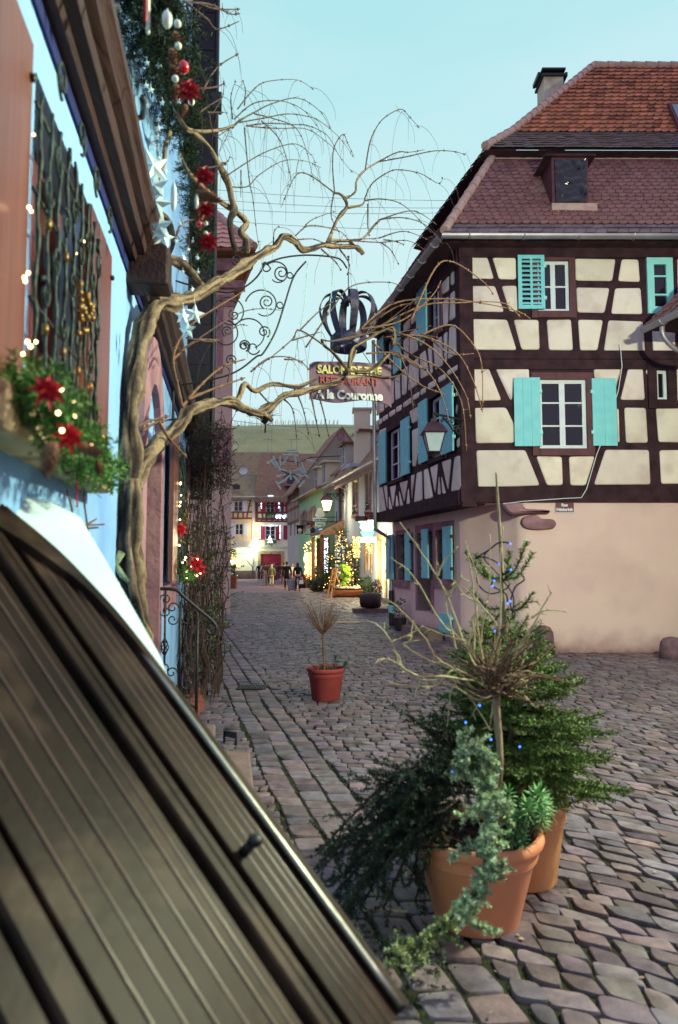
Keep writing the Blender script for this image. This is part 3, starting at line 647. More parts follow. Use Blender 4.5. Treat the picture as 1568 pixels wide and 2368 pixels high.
# ======== blue house on the left
X0=-.585
FB=Fac((X0,0,0),(-.154,1))
m_blue=M('sky_blue_render',(132,176,226),(148,190,234),scale=1.6,rough=.95,bump=.35,bscale=24,dist=.008,c3=(106,146,212),s3=1.1)
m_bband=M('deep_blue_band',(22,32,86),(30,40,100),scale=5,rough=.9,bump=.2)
m_oak=M('dark_moulded_oak',(40,20,22),(62,34,32),scale=4,rough=.55,bump=.4,bscale=14,stretch=(3,.35,3),spec=.4)
m_shut=M('varnished_shutter',(100,54,50),(128,74,60),scale=3,rough=.32,bump=.12,bscale=10,stretch=(4,4,.35),spec=.5)
m_shut2=M('reddish_varnished_shutter',(92,48,52),(120,66,66),scale=3,rough=.35,bump=.12,bscale=10,stretch=(4,4,.35),spec=.5)
m_grille=M('verdigris_wrought_iron',(22,26,26),(62,76,70),scale=30,rough=.5,bump=.3,bscale=40,metal=.3)
m_gold=M('gold_collar',(120,92,54),(150,120,72),scale=30,rough=.4,metal=.6,bump=.1)
m_sand=M('yellow_sandstone',(176,150,112),(196,170,130),scale=6,rough=.9,bump=.5,bscale=24,c3=(120,84,72),s3=4)
m_bulb=M('warm_fairy_bulb',(255,214,150),emit=9,bump=0,rough=.3)
m_needle=M('fir_needles',(38,72,44),(66,104,58),scale=12,rough=.7,bump=0,attr=True)
m_nfake=M('garland_needles',(60,104,44),(110,158,70),scale=12,rough=.7,bump=0,attr=True)
m_red=M('red_velvet',(150,18,32),(184,32,42),scale=14,rough=.55,bump=.1)
m_cone=M('pine_cone',(92,60,44),(128,88,62),scale=20,rough=.8,bump=.3)
m_redball=M('red_bauble',(190,20,24),rough=.12,bump=0,spec=.7,coat=.5)
m_whiteball=M('white_bauble',(222,224,210),rough=.25,bump=0,spec=.5)
m_clear=M('clear_acrylic',(220,238,236),(236,250,248),scale=10,rough=.15,bump=0,trans=.12,spec=.7)
m_brown=M('brown_curtain_board',(112,62,60),(132,78,70),scale=3,rough=.8,bump=.2)
m_cable=M('green_cable',(22,40,30),rough=.6,bump=0)
blue=root('blue_house','blue rendered house with brown shutters, oak cornice and barred windows','house',V((-2.2,5,0)))
def spB(pts): return FB.span(pts)
W1b=(FB.uz(80,108).x+.02,FB.uz(209,483).x-.01,2.02,FB.uz(80,108).y-.06)
DRb=(4.62,5.62,.5,2.5)
W2b=(7.0,8.5,1.5,2.85)
UE=9.55
mb=MB(); FB.wall(mb,-1.5,UE,-.05,14,[W1b,DRb,W2b],depth=.2); mb.add([FB.P(UE,-.05),FB.P(UE,-.05,-3),FB.P(UE,14,-3),FB.P(UE,14)],[(0,1,2,3)])
mb.build('wall',m_blue,blue)
# moulded oak cornice
zc=(FB.uz(*k1(180,0)).y+FB.uz(*k1(825,1640)).y)/2
zc=3.2 if not 2.9<zc<3.6 else zc
prof=[(0,zc+.02),(.05,zc+.02),(.06,zc+.05),(.10,zc+.06),(.11,zc+.10),(.105,zc+.13),(.14,zc+.15),(.15,zc+.20),(.17,zc+.22),(.17,zc+.27),(.0,zc+.31)]
mb=MB(); n=len(prof); us=[i*.25 for i in range(-6,39)]; vs=[]
for u in us:
    for a,z in prof: vs.append(FB.P(u,z+.008*NZ.noise(V((u*2,z*9,0))),a+.008*NZ.noise(V((u*3,z*7,4)))))
mb.add(vs,[(i*n+j,(i+1)*n+j,(i+1)*n+j+1,i*n+j+1) for i in range(len(us)-1) for j in range(n-1)])
mb.build('cornice',m_oak,blue,smooth=math.radians(35))
mb=MB(); FB.rect(mb,-1.5,UE-.02,zc-.045,zc+.02,-.02,.012); mb.build('blue_band',m_bband,blue)  # thin strip of deeper blue on the wall below the cornice
ub=FB.uz(292,640).x; q=at(334,605,ub*.988); mb=MB()
FB.rect(mb,ub-.01,ub+.2,q.z-.12,q.z+.12,-.05,.23)
bo=mb.build('beam_end',m_oak,blue); bm_=bo.modifiers.new('b','BEVEL'); bm_.width=.018; bm_.segments=2
# near window
def inner(w,back=-.19):
    mb=MB(); FB.rect(mb,w[0],w[1],w[2],w[3],back-.02,back); mb.build('window_back',m_brown,blue)
inner(W1b); inner(W2b)
m_bglass=M('brown_curtained_glass',(58,30,28),(84,48,40),scale=5,rough=.35,bump=0,spec=.2); FB.window(blue,W1b[0],W1b[1],W1b[2],W1b[3],m_shut2,m_bglass,2,3,off=-.16,fw=.05)
FB.window(blue,W2b[0],W2b[1],W2b[2],W2b[3],m_shut2,m_glass,2,3,off=-.16,fw=.05)
def bshut(u0,u1,z0,z1,m,off=.03):
    mb=MB(); n=3
    for i in range(n): FB.rect(mb,lerp(u0,u1,i/n),lerp(u0,u1,(i+1)/n)-.002,z0,z1,off,off+.035+.0015*(i%2))
    o=mb.build('shutter',m,blue)
    mb=MB()
    for z in(z0+.1,z1-.1):
        mb.ball(FB.P(u1-.02,z,off+.04),.012,8)
    mb.build('stud',m_iron,o)
q0=FB.uz(42,969,.066); q1=FB.uz(80,106,.066)
bshut(q1.x-.56,q1.x,q0.y,q1.y,m_shut)
q0=FB.uz(209,483,.06); q1=FB.uz(257,584,.06); q2=FB.uz(245,1105,.06); bshut(q0.x,q1.x,q2.y,(q0.y+q1.y)/2,m_shut2)
# sill
mb=MB(); FB.rect(mb,W1b[0]-.5,W1b[1]+.1,W1b[2]-.13,W1b[2]-.01,-.1,.1); so_=mb.build('sill',m_sand,blue)
mm=so_.modifiers.new('b','BEVEL'); mm.width=.02; mm.segments=2
# grille
def grille(w,off,n=8,name='window_grille',rad=.0062):
    mb=MB(); gd=MB(); u0,u1,z0,z1=w
    for i in range(n):
        u=lerp(u0+.02,u1-.02,i/(n-1)); pts=[FB.P(u+.0025*math.sin(z*37+i),z,off+.003*math.sin(z*29+i*2)) for z in [lerp(z0-.02,z1+.06*(1-abs(i/(n-1)*2-1)),k/24) for k in range(25)]]
        mb.tube(pts,[rad*(1+.35*math.sin(k*2.1+i)) for k in range(25)],6)
        for z in(lerp(z0,z1,.25),lerp(z0,z1,.62)):
            if i%2: 
                gd.tube([FB.P(u,z-.014,off),FB.P(u,z+.014,off)],rad*1.6,8)
    def scroll(cu,cz,r,turn,sgn,o=off):
        pts=[]
        for k in range(26):
            t=k/25; a=turn+sgn*t*math.pi*2.7; rr=r*(1-.78*t); pts.append(FB.P(cu+rr*math.cos(a),cz+rr*math.sin(a),o+.012))
        mb.tube(pts,rad*.75,6)
    for i in range(n-1):
        u=lerp(u0+.02,u1-.02,(i+.5)/(n-1)); s=(u1-u0)/(n-1)
        for t in((.12,.55,.85) if i%2 else (.34,.72)): 
            scroll(u,lerp(z0,z1,t)+U(-.02,.02),s*.42,U(0,6),1 if i%2 else -1)
    for t in(.02,.3,.66,.95): mb.tube([FB.P(u0-.01,lerp(z0,z1,t),off-.006),FB.P(u1+.01,lerp(z0,z1,t),off-.006)],rad*.9,6)
    for i in range(4): # volutes on top
        u=lerp(u0+.06,u1-.06,i/3); scroll(u,z1+.07,.055,math.pi*1.5,1 if i%2 else -1,off+.03)
    if name=='window_grille':
        for k in range(26): gd.ball(FB.P(lerp(u0,u1,.55)+U(-.04,.04),lerp(z0,z1,.47)+U(-.09,.07),off+.03+U(-.02,.02)),.012,6)
    g=mb.build(name,m_grille,blue,smooth=True); gd.build('gilt_collar',m_gold,g,smooth=True)
grille((FB.uz(88,330,.075).x,FB.uz(222,960,.075).x,W1b[2]+.02,FB.uz(95,215,.075).y),.075,n=9)
grille((W2b[0]+.03,W2b[1]-.03,W2b[2]+.02,W2b[3]-.03),.075,n=9)
# second window: shutters standing open at right angles, board below
bshut(W2b[0]-.6,W2b[0]-.02,W2b[2]-.05,W2b[3]+.02,m_shut,.05); bshut(W2b[1]+.02,W2b[1]+.6,W2b[2]-.05,W2b[3]+.02,m_shut2,.05)
mb=MB(); FB.rect(mb,W2b[0]-.55,W2b[1]-.5,W2b[2]-.33,W2b[2]-.06,-.01,.02); mb.build('sill_board',m_stonep,blue)
# round headed door surround with dark door
def arch(u0,u1,z0,zs,n=10):
    c=(u0+u1)/2; r=(u1-u0)/2
    return [(u0,z0),(u0,zs)]+[(c-r*math.cos(math.pi*k/n),zs+r*1.1*math.sin(math.pi*k/n)) for k in range(1,n)]+[(u1,zs),(u1,z0)]
o_=arch(DRb[0]-.22,DRb[1]+.22,.3,2.42); i_=arch(DRb[0]+.02,DRb[1]-.02,.3,2.36); mb=MB(); m_=len(o_)
vs=[FB.P(*q,.05) for q in o_]+[FB.P(*q,.05) for q in i_]+[FB.P(*q,-.01) for q in o_]+[FB.P(*q,-.19) for q in i_]
mb.add(vs,[(k,k+1,m_+k+1,m_+k) for k in range(m_-1)]+[(2*m_+k,2*m_+k+1,k+1,k) for k in range(m_-1)]+[(m_+k,m_+k+1,3*m_+k+1,3*m_+k) for k in range(m_-1)])
ds=mb.build('door_surround',m_stonep,blue)
mb=MB(); FB.poly(mb,i_,-.16,-.12); 
for k in range(4): FB.rect(mb,lerp(DRb[0]+.05,DRb[1]-.05,k/4)+.02,lerp(DRb[0]+.05,DRb[1]-.05,(k+1)/4)-.02,.6,2.3,-.13,-.105)
dd=mb.build('door',M('dark_brown_door',(46,28,30),(66,40,40),rough=.5),blue); mb=MB(); mb.ball(FB.P(DRb[0]+.15,1.5,-.08),.035,8); mb.build('handle',m_gold,dd)
# black clad oriel on the far end
mb=MB(); pr=.31; 
for z0,z1 in((2.6,14.,),): FB.rect(mb,UE-.15,UE+1.6,z0,z1,-.05,pr-.0)
for k in range(20): FB.rect(mb,UE-.162,UE-.15,2.6+k*.55,2.6+k*.55+.53,-.04,pr-.01)
mb.build('oriel_cladding',M('black_boarding',(20,14,24),(30,20,32),scale=4,rough=.5,bump=.3),blue)
mb=MB(); mb.tube([FB.P(UE-.14,2.6,pr+.03),FB.P(UE-.14,13.9,pr+.03)],.032,10)
z=at(482,258,UE).z; FB.rect(mb,UE-.2,UE-.06,z-.12,z+.12,pr-.02,pr+.1)
mb.build('downpipe',m_iron,blue,smooth=math.radians(40))
# ======== cellar hatch under the near window
SH=.652
Pc=at(873,2316,2.3*SH); hd=V((-.643,.317,.697)).normalized(); hw=V((.442,.897,0)).normalized(); hn=hw.cross(hd)
if hn.z<0: hn=-hn
def H(a,b,o=0): return Pc+hd*(a*SH)+hw*(b*SH)+hn*o
m_hatch=M('varnished_hatch_boards',(28,20,16),(50,37,30),scale=2.6,rough=.34,rough2=.5,bump=.25,bscale=30,dist=.004,spec=.075,c3=(70,54,44),s3=7)
m_hrib=M('groove_highlight',(74,54,42),(96,72,58),scale=6,rough=.28,bump=0,spec=.6)  # lighter than the boards, for the highlights along their edges
m_hdark=M('hatch_gap',(12,9,10),rough=.8,bump=0)
m_alu=M('worn_metal_edge',(150,146,136),(176,172,160),scale=8,rough=.3,metal=.7,bump=.05)
hatch=root('cellar_hatch','sloping arched brown double hatch with grooved boards in the foreground','hatch',V((Pc.x-.4,Pc.y,0)))
def atop(b): # arched head
    return 2.62-.0 if b<-.45 else (2.62-(b+.45)**2*4.2 if b<.05 else 1.6)
def plank(mb,b0,b1,a0=-.06,o=0,h=.03,bev=.006):
    A=[]; n=10
    t0=atop(b0);t1=atop(b1)
    q=[(a0,b0),(a0,b1),(t1,b1),(t0,b0)]
    cb=(b0+b1)/2; e=bev/SH
    up=[H(x,lerp(y,cb,min(.5,2*e/(b1-b0))),o+h) for x,y in q]; md=[H(x,y,o+h-bev) for x,y in q]; lo=[H(x,y,o-.02) for x,y in q]
    mb.add(up+md+lo,[(0,1,2,3)]+[(4+i,4+(i+1)%4,(i+1)%4,i) for i in range(4)]+[(8+i,8+(i+1)%4,4+(i+1)%4,4+i) for i in range(4)])
mb=MB(); bs=[-.212,-.16,-.118,-.078,-.045,-.018]
for i in range(len(bs)-1): plank(mb,bs[i]+.0003,bs[i+1]-.0003,o=.001*(i%2),bev=.003)
lf=mb.build('hatch_leaf',m_hatch,hatch)
# arched rim of the right leaf follows the traced outline
ed=[(2.6,-.47),(2.35,-.3),(2.17,-.17),(1.95,-.07),(1.75,-.02),(1.55,.012),(1.2,.028),(.8,.035),(.3,.035),(-.06,.03)]
gi=[(2.3,-.42),(2.08,-.3),(1.93,-.19),(1.72,-.078),(1.53,-.04),(1.4,-.026),(1.2,-.015),(.8,-.01),(.3,-.01),(-.06,-.012)]
mb=MB(); E=spl([V((x,y,0)) for x,y in ed],5); G=spl([V((x,y,0)) for x,y in gi],5); n=len(E)
vs=[H(p.x,p.y,.012) for p in E]+[H(p.x,p.y-.012,.05) for p in E]+[H(p.x,p.y+.006,.05) for p in G]+[H(p.x,p.y,.02) for p in G]+[H(p.x,p.y,-.06) for p in E]
mb.add(vs,[(k*n+i,k*n+i+1,(k+1)*n+i+1,(k+1)*n+i) for k in range(3) for i in range(n-1)]+[(4*n+i,4*n+i+1,i+1,i) for i in range(n-1)])
mb.build('leaf_rim',m_hatch,lf,smooth=math.radians(50))
mb=MB(); mb.tube([H(a,-.006-.004,.043) for a in [i*.12-.05 for i in range(14)]],.007,6); mb.build('edge_strip',m_alu,lf,smooth=True)
mb=MB(); bs=[-.34,-.262]; plank(mb,-.345,-.30,h=.045,bev=.005); plank(mb,-.298,-.258,h=.04,bev=.005)
bb=[-.842]+[-.842+.078*i for i in range(1,6)]+[-.405,-.362]
for i in range(len(bb)-1): plank(mb,bb[i]+.0003,bb[i+1]-.0003,o=.0012*(i%2),h=.028,bev=.003)
plank(mb,-.965,-.875,h=.045,bev=.006); plank(mb,-1.06,-.97,h=.03,bev=.006)
mb.build('hatch_leaf',m_hatch,hatch)
mb=MB(); 
mb.add([H(-.05,-1.1,-.012),H(-.05,.02,-.012),H(1.5,.02,-.012),H(2.1,-.16,-.012),H(2.6,-.46,-.012),H(2.6,-1.1,-.012)],[tuple(range(6))]); mb.build('hatch_bed',m_hatch,hatch)
mb=MB()
for b_ in bb[1:-1]+[-.16,-.118,-.078,-.045]:
    mb.tube([H(a*.2-.06,b_,(.029 if b_<-.3 else .0295)) for a in range(int((atop(b_)+.06)/.2)+1)],.0032,6)
mb.build('bead',m_hrib,hatch,smooth=True)  # ribs added over the grooves to draw the light lines there
mb=MB(); kc_=H(.58,-.17,.03); mb.tube([kc_,kc_+hn*.03],[.012,.01],10); mb.ball(kc_+hn*.04,.017,14,(1,1,.8)); mb.build('knob',m_iron,hatch,smooth=True)
# masonry cheek round the hatch
wh=[(-.08,-.012),(.5,-.0),(1.0,.025),(1.1,.085),(1.43,.2),(1.86,.275),(2.27,.34),(2.36,.25),(2.4,.05),(2.42,-.2),(2.5,-.4),(2.66,-.6),(2.66,-1.3),(-.08,-1.3)]
mb=MB(); top=[H(a,b,-.02) for a,b in wh]; n=len(top)
inn=[H(lerp(a,1.3,.03),lerp(b,-.5,.04),-.016) for a,b in wh]
bot=[V((p.x,p.y,-.05)) for p in [H(a,b+(.02 if b>-.2 else 0),-.05) for a,b in wh]]; sh_=[H(a,b+(.012 if b>-.2 else 0),-.05) for a,b in wh]
mb.add(inn+top+sh_+bot,[tuple(range(n))]+[(k*n+(i+1)%n,k*n+i,(k+1)*n+i,(k+1)*n+(i+1)%n) for k in range(3) for i in range(n)])
cheek=mb.build('masonry_cheek',M('pale_limewash',(186,214,222),(204,226,232),scale=4,rough=.9,bump=.25,bscale=26,dist=.006),hatch,smooth=math.radians(60))
# ======== steps, railing, boot scraper
m_step=M('worn_step_stone',(112,92,90),(140,116,108),scale=6,rough=.85,bump=.4,bscale=40,c3=(90,72,74),s3=3)
steps=root('stone_steps','worn sandstone steps in front of the round headed door','steps',V((-1.0,5,0)))
def wX(Y): return X0-.154*Y
def stepb(o0,o1,u0,u1,z0,z1,name='step'):
    mb=MB(); FB.rect(mb,u0,u1,z0,z1,o0,o1); o=mb.build(name,m_step,steps); m=o.modifiers.new('b','BEVEL'); m.width=.02; m.segments=3
def fo(x,y,z): 
    p=atz(x,y,z); return FB.n.dot(p-FB.o), FB.d.dot(p-FB.o)
b1=fo(577,1733,.17); b2=fo(592,1852,.17); stepb(.0,(b1[0]+b2[0])/2,b2[1],b1[1],-.05,.17)
c1=fo(499,1674,.34); stepb(.0,c1[0],b2[1]+.02,c1[1]+.02,.171,.34); stepb(.0,c1[0]-.26,b2[1]+.04,c1[1],.341,.5)
# railing stands across the far end of the steps
pY=c1[1]-.08; rail=root('stair_railing','black wrought iron stair railing with scrolls beside the steps','railing',FB.P(pY,.34,.4))
def onY(x,y): # point on the vertical plane through the post, square to the wall
    return onp(x,y,FB.P(pY,0),FB.d)
mb=MB(); hp=[onY(*p) for p in[(300,1363),(340,1362),(402,1363),(425,1380),(460,1410),(490,1435),(500,1450),(497,1463),(487,1466),(478,1458)]]
mb.tube(spl(hp,5),.014,8); mb.build('handrail',m_iron,rail,smooth=True)
post=[onY(457,1424),onY(455,1676)]
mb=MB(); mb.tube([post[0],V((post[0].x,post[0].y,.34))],.013,8); mb.build('post',m_iron,rail,smooth=True)
def spiral(mb,c,r,a0,sg,turns=1.1,rr=.006,end=.25):
    ex=FB.n; pts=[]
    for k in range(20):
        t=k/19; a=a0+sg*t*turns*2*math.pi; q=r*(1-(1-end)*t); pts.append(c+ex*(q*math.cos(a))+V((0,0,q*math.sin(a))))
    mb.tube(pts,rr,6)
for (x,yt,yb,sc,bk) in((365,1363,1640,[1400,1560],0),(383,1366,1600,[],1),(418,1391,1606,[1419,1569],0)):
    mb=MB(); t=onY(x,yt); b=onY(x,yb); b=V((t.x,t.y,b.z)); mb.tube([t,b],.009,8)
    for y in sc:
        c=V((t.x,t.y,onY(x,y).z)); 
        for sg in(-1,1):
            for s2 in(-1,1): spiral(mb,c+FB.n*.06*sg+V((0,0,.045*s2)),.045,math.pi if sg>0 else 0,-sg*s2,1.1)
    if bk:
        c=V((t.x,t.y,onY(x,1496).z))
        for k in range(5):
            a=k*2*math.pi/5; mb.tube([c+V((.03*math.sin(math.pi*j/8)*math.cos(a+j*.4),.03*math.sin(math.pi*j/8)*math.sin(a+j*.4),lerp(-.07,.07,j/8))) for j in range(9)],.005,5)
    mb.build('baluster',m_iron,rail,smooth=True)
mb=MB(); a=onY(410,1603);b=onY(455,1640); mb.tube([a,b],.009,6); mb.build('lower_rail',m_iron,rail,smooth=True); mb=MB(); c=onY(470,1452); 
spiral(mb,onY(486,1452),.045,0,1,1.2); mb.tube([onY(490,1466),onY(478,1505)],.008,6); mb.build('volute',m_iron,rail,smooth=True)
p=atz(845*.3541+.0,1,0) if False else None
sc_=root('boot_scraper','small black iron boot scraper set in the setts by the steps','boot scraper',atz(530,1722,0))
mb=MB(); q=atz(530,1722,0); mb.tube([q+V((-.06,.1,0)),q+V((-.06,.1,.1)),q+V((.06,0,.1)),q+V((.06,0,0))],.012,6); mb.build('bar',m_iron,sc_); mb=MB(); mb.obox(q+V((-.06,.1,.05)),V((.12,-.1,0)),V((.004,.006,0)),V((0,0,.05))); mb.build('blade',m_iron,sc_)
# ======== plants and decorations near the blue house
m_bark=M('vine_bark',(98,80,68),(132,112,90),scale=30,rough=.9,bump=.6,bscale=60,dist=.01,attr=True)
m_twig=M('vine_twig',(96,66,54),(130,96,74),scale=20,rough=.85,bump=.2)
m_twig2=M('dark_vine_twig',(66,48,50),(96,74,66),scale=20,rough=.85,bump=.2)  # twigs against the sky, unlit tone in the colour; vine_twig keeps the lit tan
m_leaf=M('rose_leaf',(52,74,50),(80,100,60),scale=12,rough=.6,bump=0,attr=True)
def rvec():
    while True:
        v=V((U(-1,1),U(-1,1),U(-1,1)))
        if .05<v.length<1: return v.normalized()
def needles(mb,pts,ln,per,w=.0035,fwd=.6,col=(.8,1.1),flat=0,up=None,tint=(1,1,1)):
    for i in range(len(pts)-1):
        a,b=pts[i],pts[i+1]; t=(b-a); L_=t.length
        if L_<1e-5: continue
        t=t/L_
        for _ in range(max(1,int(L_*per+R()))):
            p=a.lerp(b,R()); r=rvec(); r=(r-t*r.dot(t))
            if flat: r.z*=(1-flat)
            r=r.normalized(); d=(r+t*U(fwd*.5,fwd*1.4)).normalized()*ln*U(.7,1.15); s=d.cross(rvec()).normalized()*w*.5
            v=U(*col); mb.col=(v*tint[0],v*tint[1],v*tint[2]); mb.add([p-s,p+s,p+d*.6+s*.8,p+d],[(0,1,2),(0,2,3)])
def fir_branch(nb,wb,base,dirn,L_,nl=.022,per=320,droop=.15,curl=.0,side=True,w=.0035,col=(.6,1.15),tint=(1,1,1),dens=1.0,rad=.006,fan=1.0):
    d=V(dirn).normalized(); pts=[]; n=8; p=V(base)
    for k in range(n+1):
        pts.append(p.copy()); dd=(d+V((0,0,-droop*(k/n)+curl*(k/n)**2*2))).normalized(); p=p+dd*(L_/n)
    wb.tube(pts,rads(rad,rad*.35,n+1),5,cap=False)
    needles(nb,pts,nl,per,w,col=col,tint=tint)
    if side:
        sd=d.cross(V((0,0,1))); sd=sd.normalized() if sd.length>1e-3 else V((1,0,0))
        m=max(2,int(L_/.045*dens))
        for k in range(m):
            t=lerp(.18,.96,k/m); i=min(n-1,int(t*n)); q=pts[i].lerp(pts[i+1],t*n-i); sl=L_*.42*(1-t)*fan+.05*fan; sg=1 if k%2 else -1
            e=(d*.8+sd*sg*U(.6,.95)+V((0,0,U(-.15,.2)))).normalized(); tw=[q,q+e*sl*.5+V((0,0,U(-.01,.01))),q+e*sl+V((0,0,U(-.02,.02)))]
            wb.tube(tw,[rad*.45,rad*.35,rad*.2],4,cap=False); needles(nb,tw,nl*.95,per,w,col=col,tint=tint)
            if sl>.13:
                for sg2 in(-1,1):
                    q2=tw[1]; e2=(e*.8+e.cross(V((0,0,1))).normalized()*sg2*.7).normalized(); t2=[q2,q2+e2*sl*.4]; needles(nb,t2,nl*.9,per,w,col=col,tint=tint)
# ---- the old vine on the wall
yv=lambda x:3.75+max(0,min(1,(x-300)/550))*2.95
def tr(pts,k=None,dy=0,wig=0): 
    out=[]
    for i,p in enumerate(pts):
        x,y=k(*p) if k else p
        out.append(at(x,y,yv(x)+dy+wig*math.sin(i*1.7)))
    return out
vine=root('grapevine','gnarled old vine climbing the blue wall and arching over the street','vine',at(310,1440,3.7)*1.0-V((0,0,.0)))
def limb(pts,r0,r1,n=6,sides=9,jit=.85,name='branch',mat=None):
    mb=MB(); s=spl(pts,n); Y=sum(p.y for p in s)/len(s); k=Y/1650.
    rr=rads(r0*k*.8,r1*k*.84,len(s)); rr=[r*(1+.42*NZ.noise(p*8)) for r,p in zip(rr,s)]
    mb.tube(s,rr,sides,strand=.75 if sides>9 else .45); return mb.build(name,mat or m_bark,vine,smooth=True)
TRK=[(330,1500),(320,1439),(304,1358),(297,1269),(301,1198),(303,1131),(302,1107)]
tb_=tr(TRK); f0=V((wX(tb_[0].y-.05)+.16,tb_[0].y-.05,-.05)); limb([f0,f0.lerp(tb_[0],.5)+V((.04,0,0))]+tb_,34,24,7,22,name='trunk')
limb([V((wX(3.65)+.2,3.65,-.05))]+tr([(316,1460),(314,1400),(330,1330),(318,1260),(312,1180),(318,1110)],dy=-.04),12,11,name='trunk')
limb(tr([(302,1120),(301,1043),(297,962),(304,891),(315,831),(333,760),(358,707),(400,700),(453,686),(496,658),(538,636),(584,601),(616,580),(636,572),(656,547),(683,559),(703,578),(750,566),(785,570),(825,572),(840,586)]),22,6,6,20)
limb(tr([(306,1125),(319,1086),(354,1044),(389,1008),(421,973),(435,951),(478,937),(531,930),(566,948),(601,955),(630,937),(658,916),(700,905),(750,891),(785,881),(803,856),(821,810)]),19,6,6,20)
limb(tr([(601,953),(618,962),(628,972)]),9,8,3,8)
limb(tr([(540,940),(555,915),(566,888),(590,905),(630,888),(690,894),(735,874)]),8,5,4,8)
limb(tr([(300,1010),(270,950),(255,830),(280,770),(265,700),(240,600),(190,500),(130,390),(40,310),(0,290),(-60,200)],k21,wig=.03),13,6,4,9)
limb(tr([(345,1010),(350,940),(320,890),(355,840),(300,780),(230,740),(100,640),(0,520),(-40,430)],k21,dy=.08),12,5,4,9)
limb(tr([(0,300),(150,300),(270,270),(310,240),(390,195)],k21),5,2.5,4,7)
limb(tr([(830,960),(880,830),(940,750),(930,700),(900,670),(870,665)],k21),6.5,3,4,8)
limb(tr([(925,700),(990,660),(1000,590),(1050,530),(1130,480)],k21),4,2.5,4,7); limb(tr([(940,750),(1030,735),(1050,690)],k21),4,2.5,4,7)
limb(tr([(1065,120),(1180,150),(1260,230),(1320,300)],k2,dy=.1),13,11,5,9)
limb(tr([(1000,1580),(1060,1400),(1130,1560),(1100,1680)],k1,dy=.5),8,8,5,8)
limb(tr([(1110,870),(1080,960),(1070,1050),(1020,1200)],k1,dy=.5),9,7,5,8)
limb(tr([(830,940),(960,945),(1040,930),(1100,860),(1140,820)],k21),4,2.5,4,7); limb(tr([(960,950),(1010,1000),(1040,1020)],k21),5,3,4,7)
limb(tr([(1050,850),(960,740),(900,690),(880,650)],k22,dy=-.1),6,3,4,7); limb(tr([(1050,850),(1150,860),(1230,830),(1330,740),(1390,740)],k22,dy=-.15),6,4,4,7); limb(tr([(1060,850),(1080,720),(1160,660),(1330,570),(1360,620),(1350,690)],k22,dy=-.1),6,3.5,4,7)
limb(tr([(1040,900),(1170,890),(1320,900),(1420,870)],k22,dy=-.1),5,2.5,4,7)
TW=[(k21,p) for p in [
[(1050,530),(1075,380),(1110,290),(1165,220),(1258,172),(1305,210),(1370,285)],[(1130,480),(1240,425),(1310,425),(1400,410)],[(1130,480),(1290,452),(1450,418),(1568,420),(1640,440)],[(1050,690),(1090,610),(1180,545),(1250,528),(1375,550),(1480,608),(1505,570)],
[(870,665),(858,500),(870,390),(920,320),(950,380),(985,450)],[(870,665),(750,575),(680,545),(640,565),(600,640),(555,750)],[(390,195),(500,140),(655,107),(780,180),(850,290)],[(280,230),(400,135),(565,125),(690,180),(770,275)],
[(310,250),(450,225),(590,200),(700,212),(780,240),(900,340),(985,460)],[(350,270),(480,255),(620,262),(720,270),(830,330),(900,450),(980,550)],[(350,270),(440,280),(550,285),(710,290),(830,370),(890,430)],[(240,560),(420,445),(570,385),(660,382),(740,450),(760,510)],
[(270,630),(360,625),(430,555),(570,475),(700,478),(790,515)],[(270,230),(260,100),(290,0)],[(340,150),(345,60),(330,0)],[(300,170),(390,60),(470,10),(650,0),(750,60)],[(400,200),(520,230),(640,280),(700,400),(750,610)],[(440,240),(540,340),(590,470),(615,600)],
[(1050,710),(1150,700),(1280,740),(1440,900)],[(1140,820),(1330,770),(1470,850)],[(1140,820),(1270,810),(1400,850),(1500,960)],[(830,970),(960,940),(1130,930),(1180,910)],[(1130,930),(1280,890),(1420,940)],[(640,940),(740,935),(800,960)],[(640,915),(730,855),(900,890),(950,940)],
[(680,880),(740,820),(880,770)],[(960,945),(1140,955),(1300,945),(1400,1000)],[(1065,730),(1065,850),(1075,920)],[(510,970),(515,890),(545,860)],[(200,490),(240,480),(255,450)],[(1140,955),(1200,1000),(1250,1090)],[(1160,940),(1230,950),(1280,970)],[(150,200),(210,100),(220,0)],[(120,190),(200,190),(240,195)],[(130,180),(165,330),(250,290),(190,430)],[(340,280),(350,400),(370,600),(390,700),(410,880),(430,1000)],[(320,530),(318,690)],[(865,670),(850,800),(900,900)]]]
TW+=[(k22,p) for p in [[(880,650),(960,660),(1150,620),(1300,540),(1480,400),(1600,340)],[(950,660),(1250,600),(1400,600),(1600,560)],[(900,690),(740,590),(690,650),(560,760),(430,850)],[(740,590),(860,470),(960,400)],[(690,655),(880,600)],[(1350,690),(1480,620),(1650,640)],[(1390,740),(1500,830),(1600,830)],[(1390,740),(1450,900),(1480,1100)],[(1200,900),(1230,1050),(1250,1150)],
[(640,780),(740,790),(800,850)],[(420,860),(540,770),(690,770),(760,820)],[(600,1020),(690,1100),(720,1300)],[(700,960),(760,1100),(800,1280)],[(800,960),(840,1150),(870,1290)],[(860,1000),(900,1150),(930,1290)],[(780,700),(950,450),(1080,300),(1300,275),(1400,300)],[(1000,60),(1060,150),(1050,230)],[(880,60),(970,140),(1010,200)],[(480,1000),(560,1080),(600,1040)],[(1100,870),(1240,880),(1400,930)],[(270,930),(280,850),(240,820)],[(0,700),(300,500),(460,450),(620,460)],[(0,640),(200,660),(330,560),(400,560)]]]
